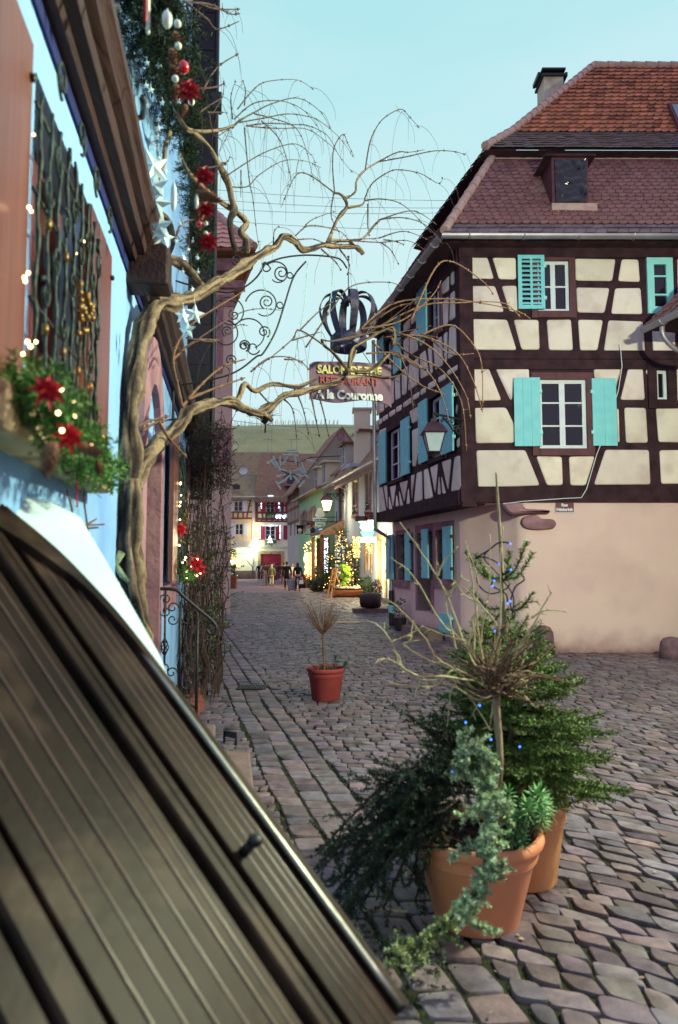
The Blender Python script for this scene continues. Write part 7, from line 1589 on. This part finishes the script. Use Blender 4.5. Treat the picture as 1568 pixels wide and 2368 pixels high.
for i in range(7): mb=MB(); mb.ball(L0.lerp(L1,.12+.12*i)+V((0,U(-.15,.15),.46)),U(.07,.15),8,jit=.5); tag(mb.build('rock',m_rock),'pale rock lying on the soil of the log planter','rock','rocks in the log planter')
def leafball(mb,c,r,n,l=.05,sq=1):
    for _ in range(n):
        d=rvec(); p=c+V((d.x*r,d.y*r,d.z*r*sq))*U(.72,1.06); nn=(d+rvec()*.7).normalized(); a=nn.orthogonal().normalized(); a=(a*math.cos(U(0,6))+nn.cross(a)*math.sin(U(0,6))).normalized(); b=nn.cross(a); v=U(.6,1.2); mb.col=(v,v,v); mb.add([p-a*l,p+b*l*.6,p+a*l,p-b*l*.6],[(0,1,2,3)])
ty=L0.y+.05; tp_=root('topiary','yellow green cloud pruned topiary standing in the log planter','topiary',at(*ke(830,2180),ty)); mb=MB(); tb=MB()
m_lime=M('lime_foliage',(142,186,60),(176,214,84),scale=6,rough=.7,bump=0,attr=True)
for x,y,r in((800,1850,62),(870,1870,52),(835,1900,50),(880,1965,52),(790,1985,46),(850,2040,48),(800,2120,52),(840,2150,36)): leafball(mb,at(*ke(x,y),ty+U(-.12,.12)),r*.1432/1650*ty,330,.045)
tb.tube([at(*ke(860,2250),ty),at(*ke(850,2050),ty),at(*ke(830,1880),ty)],.04,7); tb.build('trunk',m_wood,tp_); mb.build('foliage',m_lime,tp_)
e_=gE(545,2345); ea=root('easel','bare wooden display easel by the log planter','easel',e_); m_pine=M('pine_wood',(196,140,88),(214,160,104),rough=.7,bump=.1); eY=e_.y
for pts in(((545,2345),(640,1870)),((600,2330),(690,1860)),((650,2170),(710,1865)),((690,1960),(760,2140))):
    mb=MB(); a=at(*ke(*pts[0]),eY+(.4 if pts[0][0]==690 else 0)); b=at(*ke(*pts[1]),eY+.1); mb.tube([V((a.x,a.y,max(a.z,0))),b],.035,4); mb.build('leg',m_pine,ea)
for y in(1865,1945,2060,2130):
    mb=MB(); a=at(*ke(lerp(640,590,(y-1865)/265.),y),eY); b=at(*ke(lerp(712,660,(y-1865)/265.),y),eY); mb.tube([a,b],.03,4); mb.build('rail',m_pine,ea)
def far_fir(c,h,r,lb,bulbs=0,mat=None,bm=None):
    g=root('fir_tree',lb,'fir tree',c); nb=MB(); wb=MB(); wb.tube([c,c+V((0,0,h))],rads(.07,.015,2),6)
    z=.25
    while z<h-.1:
        t=z/h; L_=r*(1-t)**.8+.06
        for k in range(9):
            a=U(0,6.28); d=V((math.cos(a),math.sin(a),U(-.1,.35))); e=c+V((0,0,z))+d*L_*U(.7,1.1); b=c+V((0,0,z)); wb.tube([b,e],.012,4); needles(nb,[b.lerp(e,.2),e],.07,70,.02,col=(.45,1.15))
            for j in range(3):
                q=b.lerp(e,U(.3,.9)); needles(nb,[q,q+(d+rvec()*.8)*.22],.06,80,.018,col=(.45,1.15))
        z+=.2
    wb.build('trunk',m_wood,g); nb.build('foliage',mat or m_fir,g)
    if bulbs:
        mb=MB()
        for i in range(bulbs):
            t=R()**1.3; a=U(0,6.28); rr=(r*(1-t)**.8+.08)*U(.85,1.1); mb.ball(c+V((rr*math.cos(a),rr*math.sin(a)-.02,.2+t*(h-.25))),.022,5)
        mb.build('bulb',bm or m_warms,g)
    return g
p=gE(780,2290)+V((0,3.4,0)); far_fir(p,3.6,.85,'tall fir with warm lights nearest the easel',75)
p=gE(1010,2290)+V((0,2.0,0)); far_fir(p,2.9,.95,'bushy fir thick with warm lights behind the log planter',130)
p=gE(1180,2280)+V((.0,2.4,0)); far_fir(p,2.0,.8,'low unlit fir beside the lit shop door',14)
p=gE(640,2280)+V((-.2,4.5,0)); far_fir(p,2.4,.7,'dark fir under the little porch roof',22)
def bush(c,r,h,lb,mat,n=900,l=.06,name='bush',cat='bush'):
    g=root(name,lb,cat,c); mb=MB(); leafball(mb,c+V((0,0,h*.5)),r,n,l,h/(2*r)); wb=MB(); wb.tube([c,c+V((0,0,h*.6))],.03,6); wb.build('trunk',m_wood,g); mb.build('foliage',mat,g)
bush(gE(430,2200)+V((0,.5,0)),.5,1.5,'round clipped green bush by the shops, left of the easel',m_leaf); bush(gE(420,2230)+V((-.1,-.5,0)),.55,.8,'low dark shrub in front of the clipped bush',m_spd); bush(gE(1190,2300)+V((.1,.4,0)),.6,1.0,'leafy evergreen bush right of the log planter',m_leaf); bush(gE(540,2160)+V((0,1.5,0)),.45,1.3,'reddish brown bush behind the easel',M('rust_leaf',(110,60,50),(140,80,60),rough=.8,bump=0,attr=True))
p=atz(*k5(1375,1575),0); bush(V((p.x,p.y,0)),.24,1.05,'slim brown conical shrub by the drainpipe',M('brown_dry_foliage',(120,80,62),(150,104,78),rough=.9,bump=0,attr=True),700,.035,'shrub','shrub')
# barrel lying on a kerb stone
p=atz(*k5(1330,1632),0); br_=root('barrel','small dark wooden barrel lying on its side on a kerb stone','barrel',p+V((0,0,.12))); mb=MB(); pr=[(.0,-.33),(.2,-.33),(.22,-.32),(.255,-.15),(.265,0),(.255,.15),(.22,.32),(.2,.33),(.0,.33)]
mb.lathe(pr,(0,0,0),18,cap=False); mx=Matrix.Rotation(math.radians(80),3,'Z')@Matrix.Rotation(math.radians(90),3,'X'); mx=Matrix.Rotation(math.radians(-12),3,'Z')@Matrix.Rotation(math.radians(90),3,'Y'); c=p+V((0,.2,.4)); mb.v=[tuple(mx@V(v)+c) for v in mb.v]; mb.build('staves',M('dark_barrel_oak',(60,36,34),(82,50,44),scale=6,rough=.6,bump=.3,stretch=(.5,5,5)),br_,smooth=True)
for t in(-.24,.24,-.1,.1): mb=MB(); mb.lathe([(.262 if abs(t)<.2 else .245,t-.025),(.268 if abs(t)<.2 else .25,t+.025)],(0,0,0),18,cap=False); mb.v=[tuple(mx@V(v)+c) for v in mb.v]; mb.build('hoop',m_iron,br_)
mb=MB(); mb.obox(p+V((-.55,-.05,0)),V((1.3,.1,0)),V((-.05,.5,0)),V((0,0,.14))); o=mb.build('kerb_stone',m_step); tag(o,'rough kerb stone under the small barrel','stone')
mb=MB(); q=atz(805,1440,0); mb.obox(V((q.x-.5,q.y-.2,.006)),V((.9,.0,0)),V((-.1,.45,0)),V((0,0,.012))); tag(mb.build('paving_slab',m_sand),'pale flat slab set in the setts left of the barrel','slab')
# ---- lantern on the white house
q=FS.uz(*ke(862,700)); c=at(*ke(543,775),FS.P(q.x,0).y); c=V((c.x,c.y,c.z)); lantern('street_lantern','lit four sided street lantern on a scrolled bracket of the white house',c,1.25,m_lampg)
bk_=root('lantern_bracket','long scrolled iron bracket carrying the lit street lantern','bracket',FS.P(q.x,q.y-1.0,0)); mb=MB(); w0=FS.P(q.x,at(*ke(860,657),c.y).z,0); t0=at(*ke(540,655),c.y); mb.tube([w0,t0],.03,6); mb.tube([t0,c+V((0,0,.45))],.02,5); mb.tube(spl([at(*ke(640,668),c.y),at(*ke(700,740),c.y),at(*ke(770,780),c.y),at(*ke(860,775),c.y)],5),.025,6)
for x,y,r in((590,680,22),(710,690,24),(765,690,36),(820,700,38)):
    cc=at(*ke(x,y),c.y); mb.tube([cc+V((math.cos(i*.4),0,math.sin(i*.4)))*(r*.1432/1650*c.y*(1-.035*i)) for i in range(22)],.02,5)
mb.build('arm',m_iron,bk_,smooth=True)
# ---- hanging shop signs
def flat(mbx,pts,Y,k,th=.06): # plate facing the viewer at distance Y
    p=[at(*k(*q),Y) for q in pts]; mbx.prism(p,V((0,th,0)))
SY=43.0; sg2=root('bank_sign','white bank sign stack with a blunt triangle hanging from iron arms','sign',at(*ke(430,1500),SY))
m_sw=M('white_sign_face',(206,222,226),rough=.5,bump=0); m_sgrey=M('dark_sign_edge',(70,66,80),rough=.6,bump=0); m_sblue=M('sign_blue',(44,92,170),rough=.5,bump=0)
mb=MB(); flat(mb,[(400,885),(460,885),(512,995),(490,1025),(365,1025),(348,995)],SY,ke); mb.build('panel',m_sw,sg2); mb=MB(); flat(mb,[(318,1040),(538,1040),(538,1098),(318,1098)],SY,ke); mb.build('panel',m_sw,sg2); mb=MB(); flat(mb,[(350,1115),(515,1115),(515,1165),(350,1165)],SY,ke); mb.build('panel',m_sw,sg2); mb=MB(); flat(mb,[(362,1198),(500,1195),(500,1252),(362,1255)],SY,ke); mb.build('panel',m_sblue,sg2)
mb=MB(); px_=.1432/1650*SY
for s_,x,y,sz,wd in(('Crédit Mutuel',428,1085,42,195),('CHANGE',432,1157,40,125)): text(mb,s_,sz*px_,at(*ke(x,y),SY)-V((0,.02,0)),(1,0,0),(0,0,1),.004,.004,width=wd*px_)
mb.build('lettering',M('sign_letter_blue',(58,96,150),rough=.6,bump=0),sg2)
mb=MB(); flat(mb,[(400,1238),(430,1215),(470,1210),(470,1235),(430,1243)],SY-.03,ke,.02); mb.build('symbol',m_sw,sg2)
mb=MB()
for y in(1032,1104): mb.tube([at(*ke(470,y),SY+.1),at(*ke(710,y),SY+.1)],.025,5)
mb.tube([at(*ke(702,940),SY+.1),at(*ke(702,1180),SY+.1)],.03,5); mb.build('arm',m_iron,sg2)
sg3=root('hotel_sign','dark hotel sign with pale letters on an iron arm','sign',at(*ke(280,1300),46)); mb=MB(); flat(mb,[(210,1115),(350,1115),(350,1160),(210,1160)],46,ke); mb.build('panel',m_sgrey,sg3); mb=MB(); text(mb,'HO',46*.1432/1650*46,at(*ke(292,1155),46)-V((0,.03,0)),(1,0,0),(0,0,1),.004,.006); mb.build('lettering',m_sand,sg3); mb=MB(); mb.tube([at(*ke(145,1095),46),at(*ke(480,1105),46)],.03,5); mb.tube([at(*ke(190,1310),46),at(*ke(430,1305),46)],.025,5); mb.build('arm',m_iron,sg3)
mb=MB(); flat(mb,[(275,1295),(275,1225),(320,1190),(365,1225),(365,1295)],46,ke); mb.build('panel',m_sgrey,sg3)
sg4=root('crown_sign','small black sign with a pale crown hanging over the street','sign',at(*ke(105,1320),48)); mb=MB(); flat(mb,[(52,1170),(160,1170),(150,1305),(62,1305)],48,ke); mb.build('panel',m_black,sg4); mb=MB(); flat(mb,[(75,1255),(70,1215),(85,1232),(92,1200),(105,1225),(118,1200),(125,1232),(142,1215),(137,1255)],47.96,ke,.02); flat(mb,[(78,1262),(136,1262),(132,1272),(82,1272)],47.96,ke,.02); flat(mb,[(72,1295),(105,1275),(140,1295)],47.96,ke,.02); mb.build('symbol',m_cremew,sg4); mb=MB(); mb.tube([at(*ke(40,1165),48),at(*ke(230,1165),48)],.025,5); mb.build('arm',m_iron,sg4)
# lit teacup sign
TY=34.6; tc_=root('teacup_sign','glowing shop sign shaped like a turquoise teapot over a cup','sign',at(*ke(1210,1430),TY)); m_neon=M('lit_white_sign',(255,246,214),emit=2.4,bump=0); m_cup=M('lit_turquoise_cup',(92,226,186),emit=1.0,bump=0); m_cup2=M('lit_pale_turquoise',(170,240,224),emit=1.1,bump=0)
mb=MB(); flat(mb,[(1060,1080),(1330,1080),(1325,1125),(1270,1140),(1110,1138),(1062,1115)],TY,ke,.3); flat(mb,[(1085,1357),(1340,1355),(1338,1432),(1085,1432)],TY,ke,.25); mb.build('light_box',m_neon,tc_)
mb=MB(); flat(mb,[(1085,1265),(1310,1255),(1295,1290),(1270,1345),(1130,1350),(1100,1300)],TY-.02,ke,.2); mb.build('cup',m_cup,tc_)
mb=MB()
for sg_ in(-1,1): mb.tube([at(*ke(1195+sg_*q_[0],q_[1]),TY) for q_ in((40,1150),(95,1150),(100,1185),(70,1215),(50,1255))],.09,6)
mb.build('handle',m_cup2,tc_); mb=MB(); flat(mb,[(1150,1150),(1240,1150),(1225,1255),(1165,1255)],TY+.03,ke,.12); mb.build('pot',m_neon,tc_)
mb=MB(); mb.tube([at(*ke(1030,1050),TY),at(*ke(1370,1050),TY)],.05,6); mb.box(at(*ke(1100,1055),TY),(.6,.1,.25)); mb.box(at(*ke(1270,1010),TY),(.7,.1,.35)); mb.build('arm',m_iron,tc_)
mb=MB(); flat(mb,[(1170,970),(1222,970),(1225,1050),(1168,1050)],TY-.05,ke,.06); mb.build('plate',m_sand,tc_); mb=MB(); text(mb,'M',60*.1432/1650*TY,at(*ke(1196,1037),TY)-V((0,.07,0)),(1,0,0),(0,0,1),.004,.01); mb.build('lettering',m_red,tc_)
# light curtains and garlands of bulbs
def bulbs(name,lb,gen,n,r,mat,kids=None):
    g=[gen() for _ in range(n)]; return lights(name,lb,g,r,mat,cab=False)
bulbs('light_curtain','curtain of tiny warm lights on the pale house wall, left of the cup sign',lambda:at(*ke(U(960,1075),1350+330*R()**1.3),FS.P(2.3,0).y-.3),150,.014,m_warms)
bulbs('light_curtain','short curtain of warm lights under the glowing cup sign',lambda:at(*ke(U(1175,1280),1430+190*R()**1.4),36),60,.014,m_warms)
bulbs('light_garland','column of cold white lights beside the porch',lambda:at(*ke(530+25*math.sin(U(0,6)),U(1370,1950)),45),110,.022,m_cold)
bulbs('light_garland','warm bulbs round the shop door of the green house',lambda:at(*ke(U(170,230),U(1440,1950)),50),45,.035,m_warms)
bulbs('light_garland','string of warm bulbs along the dark shop front by the green house',lambda:at(*ke(U(235,300),U(1400,2000)),48),40,.025,m_warms)
bulbs('light_garland','cold white lights round the top arched window of the red shuttered house',lambda:(lambda a:FF.P(FF.uz(*kd(833,850)).x+1.0*math.cos(a),FF.uz(*kd(833,850)).y+1.15*abs(math.sin(a))**.8*(1 if math.sin(a)>0 else -.7),.12))(U(-.3,3.45)),60,.04,m_cold)
bulbs('light_garland','cold white lights framing the middle window of the red shuttered house',lambda:(lambda s,t:FF.P(FF.uz(*kd(833,1280)).x+(s*1.12 if t<.75 else U(-1.1,1.1)),lerp(FF.uz(*kd(800,1390)).y,FF.uz(*kd(800,1170)).y,min(1,t/.75)),.12))(random.choice((-1,1)),R()),75,.04,m_cold)
bulbs('light_garland','little glowing tree of cold lights below the middle window',lambda:(lambda t:at(*kd(825+(1-t)*45*U(-1,1),lerp(1440,1340,t)),79.6))(R()),60,.045,m_cold)
bulbs('light_garland','cold lights between the upper windows of the far timber wall',lambda:at(*kd(U(920,1080),U(1000,1055)),79.8),26,.04,m_cold)
# lit lanterns at the street end
for x,y,r,lb in((600,1410,.26,'round lit lamp on the gutter corner between the two far houses'),(540,1590,.42,'bright wall lamp beside the far shop front')):
    g=root('wall_lamp',lb,'lamp',at(*kd(x,y+20),79.4)); mb=MB(); mb.ball(at(*kd(x,y),79.4),r,10); mb.build('globe',M('lamp_glow_%d'%x,(255,226,160) if x==600 else (225,255,225),emit=7,bump=0),g); mb=MB(); p=at(*kd(x,y),79.4); mb.tube([p+V((0,.1,r)),p+V((0,.6,r+.2))],.04,5); mb.build('arm',m_iron,g)
# tall planter with lit globes on the left
p=gp_(185,2180); bp=root('box_planter','red brown box planter on legs with two lit globes and a flowering stem','planter',p); s_=.1432/1650*p.y; mb=MB(); Wp=at(*kd(295,2000),p.y).x-at(*kd(80,2000),p.y).x; hz=at(*kd(185,2090),p.y).z; tz=at(*kd(185,1995),p.y).z; cx_=at(*kd(187,2000),p.y).x
mb.hexa([V((cx_+a*Wp/2*k_,p.y+b*.35,z)) for z,k_ in((hz-.35,.85),(tz,1)) for a,b in((-1,-1),(1,-1),(1,1),(-1,1))]); mb.build('box',M('red_brown_box',(112,58,46),(130,70,54),rough=.7,bump=.1),bp)
for a in(-.8,.8): mb=MB(); mb.box(V((cx_+a*Wp/2,p.y,tz*.5)),(.07,.5,tz)); mb.build('leg',m_iron,bp)
mb=MB(); mb.box(V((cx_,p.y,tz+.03)),(Wp*1.06,.76,.07)); mb.build('rim',m_btim,bp)
mb=MB()
for dx in(-.28,.28): mb.tube([V((cx_+dx,p.y,tz)),V((cx_+dx*.9,p.y,at(*kd(200,1790),p.y).z))],.05,6)
mb.build('post',m_wood,bp); mb=MB()
for x in(178,228): mb.ball(at(*kd(x,1755),p.y-.1),.13,10)
mb.build('globe',M('globe_glow',(255,236,180),emit=9,bump=0),bp)
mb=MB(); leafball(mb,at(*kd(205,1850),p.y),.35,240,.06); leafball(mb,at(*kd(205,1600),p.y),.4,160,.05,1.3); mb.build('foliage',m_leaf,bp); mb=MB()
for i in range(12): mb.ball(at(*kd(U(170,250),U(1540,1660)),p.y-.2),.05,6)
mb.build('red_ornament',m_red,bp)
p=gp_(470,1990)+V((0,2,0)); far_fir(V((p.x,77,0)),3.2,1.2,'dark fir beside the far shop steps',16,bm=m_cold)
mb=MB(); mb.tube([at(*kd(445,1720),76),at(*kd(545,1830),76),at(*kd(555,1960),76)],.04,5); tag(mb.build('handrail',m_iron),'slim handrail at the far shop steps','handrail')
# street furniture along the right
for x,y,w_,h_,c,lb in((190,2170,.9,.55,(150,140,110),'stone trough with red flowers by the green house'),(290,2110,.5,.4,(180,110,84),'terracotta pot by the dark shop front')):
    p=gE(x,y); g=root('trough' if w_>.6 else 'flower_pot',lb,'planter',p); mb=MB(); mb.lathe([(w_*.32,0),(w_*.5,h_),(w_*.44,h_),(w_*.4,h_*.8)],p,14); mb.build('body',M('planter_%d'%x,c,rough=.9,bump=.2),g); mb=MB(); leafball(mb,p+V((0,0,h_+.15)),w_*.45,220,.07,.6); mb.build('foliage',m_red if w_>.6 else m_leaf,g)
for x,lb in((300,'farther dark timber post of the creeper covered shop front'),(420,'nearer dark timber post of the creeper covered shop front')): mb=MB(); mb.tube([FS.P(FS.uz(*ke(x,1900)).x*0+ (uw1+1.0 if x>400 else uw1+3.8),0,.3),FS.P((uw1+1.0 if x>400 else uw1+3.8),3.4,.3)],.18,8); tag(mb.build('shop_post',m_btim),lb,'post')
cr_=root('creeper','bare dark creeper on the shop front after the porch','climbing plant',FS.P(uw1+2.6,0,.4)); mb=MB(); nb=MB()
for i in range(240):
    u=U(uw1+.8,uw1+4.2); z=U(.2,4.2); p=FS.P(u,z,U(.3,.6)); d=rvec(); mb.tube([p,p+d*.25+V((0,0,.15)),p+d*.4],[.02,.014,.006],4)
    for _ in range(2): q_=p+rvec()*.3; n_=rvec()*.07; s_=rvec()*.05; v=U(.4,1); nb.col=(v,v,v); nb.add([q_,q_+n_,q_+n_+s_],[(0,1,2)])
mb.build('stem',m_twig,cr_); nb.build('foliage',m_leaf,cr_)
# ---- overhead decoration and wires
dn_=root('street_decoration','overhead net of pale unlit light tubes strung across the street','decoration',at(*k5(700,430),50)); mb=MB(); m_tubeL=M('pale_light_tube',(160,192,194),(180,208,208),rough=.4,bump=0)
for x,y,a in((650,342,0),(700,342,10),(515,388,-30),(545,385,70),(535,412,60),(590,385,85),(632,385,-60),(715,385,80),(572,435,60),(608,465,15),(738,462,-20),(775,435,70),(598,508,-10),(675,505,85),(640,535,-45),(718,535,50),(750,505,10),(600,560,-30),(575,588,60),(765,575,-50),(790,500,40),(840,388,15),(770,470,30),(680,300,0)):
    c=at(*k5(x,y),50); a=math.radians(a); d=V((math.cos(a),0,-math.sin(a)))*.33; mb.tube([c-d,c+d],.07,7)
mb.build('tube',m_tubeL,dn_); mb=MB()
for l in([(733,430),(730,400),(760,398),(800,375),(840,360),(1000,352),(1160,345),(1378,333)],[(500,385),(600,380),(730,400)],[(600,470),(680,500),(790,500)]): mb.tube([at(*k5(*q),50) for q in l],.035,4)
mb.build('wire',m_iron,dn_)
for i,(a,b,k,lb) in enumerate(((((-200,610)),(1700,710),k21,'highest of the thin power lines across the sky'),((-200,672),(1700,752),k21,'second power line from the top across the sky'),((-200,730),(1700,778),k21,'third power line from the top across the sky'),((-200,790),(1700,880),k21,'lowest of the four thin lines across the sky'),((100,1150),(1300,1215),k22,'single wire over the street below the vine arm'))):
    mb=MB(); Yw=70 if i<4 else 60; A_=at(*k(*a),Yw);B_=at(*k(*b),Yw); mb.tube([A_.lerp(B_,t/12)-V((0,0,.5*math.sin(math.pi*t/12))) for t in range(13)],.022,4); tag(mb.build('overhead_wire',M('wire_grey_%d'%i,(120,150,160),rough=.6,bump=0)),lb,'wire')
# ---- vineyard posts and a bare tree on the hill
def hz_(X,Y): 
    t=(Y-135)/285.; return 58*(1-math.cos(math.pi*min(1,t*1.7)))/2+3*NZ.noise(V((X*.012,Y*.02,0)))*t*2-X*.018*min(1,t*2)-.05
mb=MB()
for r_ in range(16):
    Y=200+r_*5.5
    for i in range(60):
        X=-95+i*1.6+U(-.3,.3); z=hz_(X,Y); mb.tube([V((X,Y,z-.2)),V((X,Y,z+U(1.5,2.2)))],.1,3,cap=False)
o=mb.build('vine_stakes',M('vine_stake',(206,206,180),(226,222,196),rough=.9,bump=0),kind='stuff'); o['label']='rows of pale vineyard stakes on the hill'; o['category']='vineyard'
mb=MB()
for i in range(900):
    X=U(-100,40); Y=U(150,235); z=hz_(X,Y); n=rvec()*U(.4,1.4); s_=rvec()*.8; mb.add([V((X,Y,z)),V((X,Y,z+.6))+n,V((X,Y,z+.2))+s_],[(0,1,2)])
o=mb.build('hill_scrub',M('hill_scrub',(110,104,74),(132,124,86),rough=1,bump=0),kind='stuff'); o['label']='dry scrub on the slope below the vines'; o['category']='scrub'
p=at(*k5(465,190),262); bt=root('bare_tree','lone bare tree on the crest of the vineyard hill','tree',V((p.x,262,hz_(p.x,262)))); mb=MB(); b=V((p.x,262,hz_(p.x,262)-.5)); mb.tube([b,b+V((.3,0,5))],[.35,.25],6); cb_=MB()
for i in range(70):
    a=U(0,6.28); d=V((math.cos(a),math.sin(a)*.5,U(.2,1.3))).normalized(); s_=b+V((.2,0,U(3,5.5))); L_=U(3,7); m_=s_+d*L_*.5+V((0,0,.5)); cb_.tube([s_,m_,s_+d*L_+rvec()],[.14,.09,.04],4)
mb.build('trunk',m_wood,bt); cb_.build('crown',m_wood,bt)
# ---- lamps that are lit in the photograph
lamp('sign_light',at(*ke(1200,1400),33.9),90,(1,.93,.66),.3); q=FS.P((shop[0]+shop[1])/2,1.6,.7); lamp('shop_light',q,260,(1,.8,.45),.3)
lamp('planter_light',at(*ke(900,2050),31.5)+V((0,0,.6)),110,(1,.85,.5),.2); lamp('porch_light',FS.P(uw1-1.5,2.2,1.2),120,(1,.8,.5),.3)
lamp('green_shop_light',FS.P(ug0+2.5,2.6,.9),300,(1,.85,.5),.3); lamp('far_shop_light',FF.P(FF.uz(*kd(400,1700)).x,2.6,1.6),140,(.85,1,.7),.4); lamp('far_wall_light',FF.P(FF.uz(*kd(560,1600)).x,3.6,.9),90,(.9,1,.8),.3); lamp('gate_light',FF.P(FF.uz(*kd(600,1410)).x,5.6,.9),70,(1,.85,.5),.3)
lamp('street_light_far',c_lan if False else at(*ke(543,820),FS.P(q.x*0+6,0).y),160,(1,.86,.5),.2)

# the street lamp on the right whose light falls on the blue wall and the pots (beyond the picture edge)
sl_=root('street_lamp','tall iron street lamp on the right side of the square lighting the blue wall','street lamp',(4.62,3.5,0)); mb=MB(); mb.lathe([(.12,0),(.12,.25),(.07,.35),(.05,1.2),(.045,5.3)],(4.62,3.5,0),12); mb.tube([(4.62,3.5,5.25),(4.45,3.5,5.42),(4.3,3.5,5.4)],.025,6); mb.build('post',m_iron,sl_,smooth=True)
c=V((4.3,3.5,5.02)); mb=MB(); 
for w0,z0,w1,z1 in((.3,0,.2,.2),(.2,.2,.06,.32)):
    a=[c+V((x*w0,y*w0,z0)) for x,y in((-1,-1),(1,-1),(1,1),(-1,1))]; b=[c+V((x*w1,y*w1,z1)) for x,y in((-1,-1),(1,-1),(1,1),(-1,1))]; mb.add(a+b,[(k,(k+1)%4,4+(k+1)%4,4+k) for k in range(4)])
mb.build('hood',m_lan,sl_)
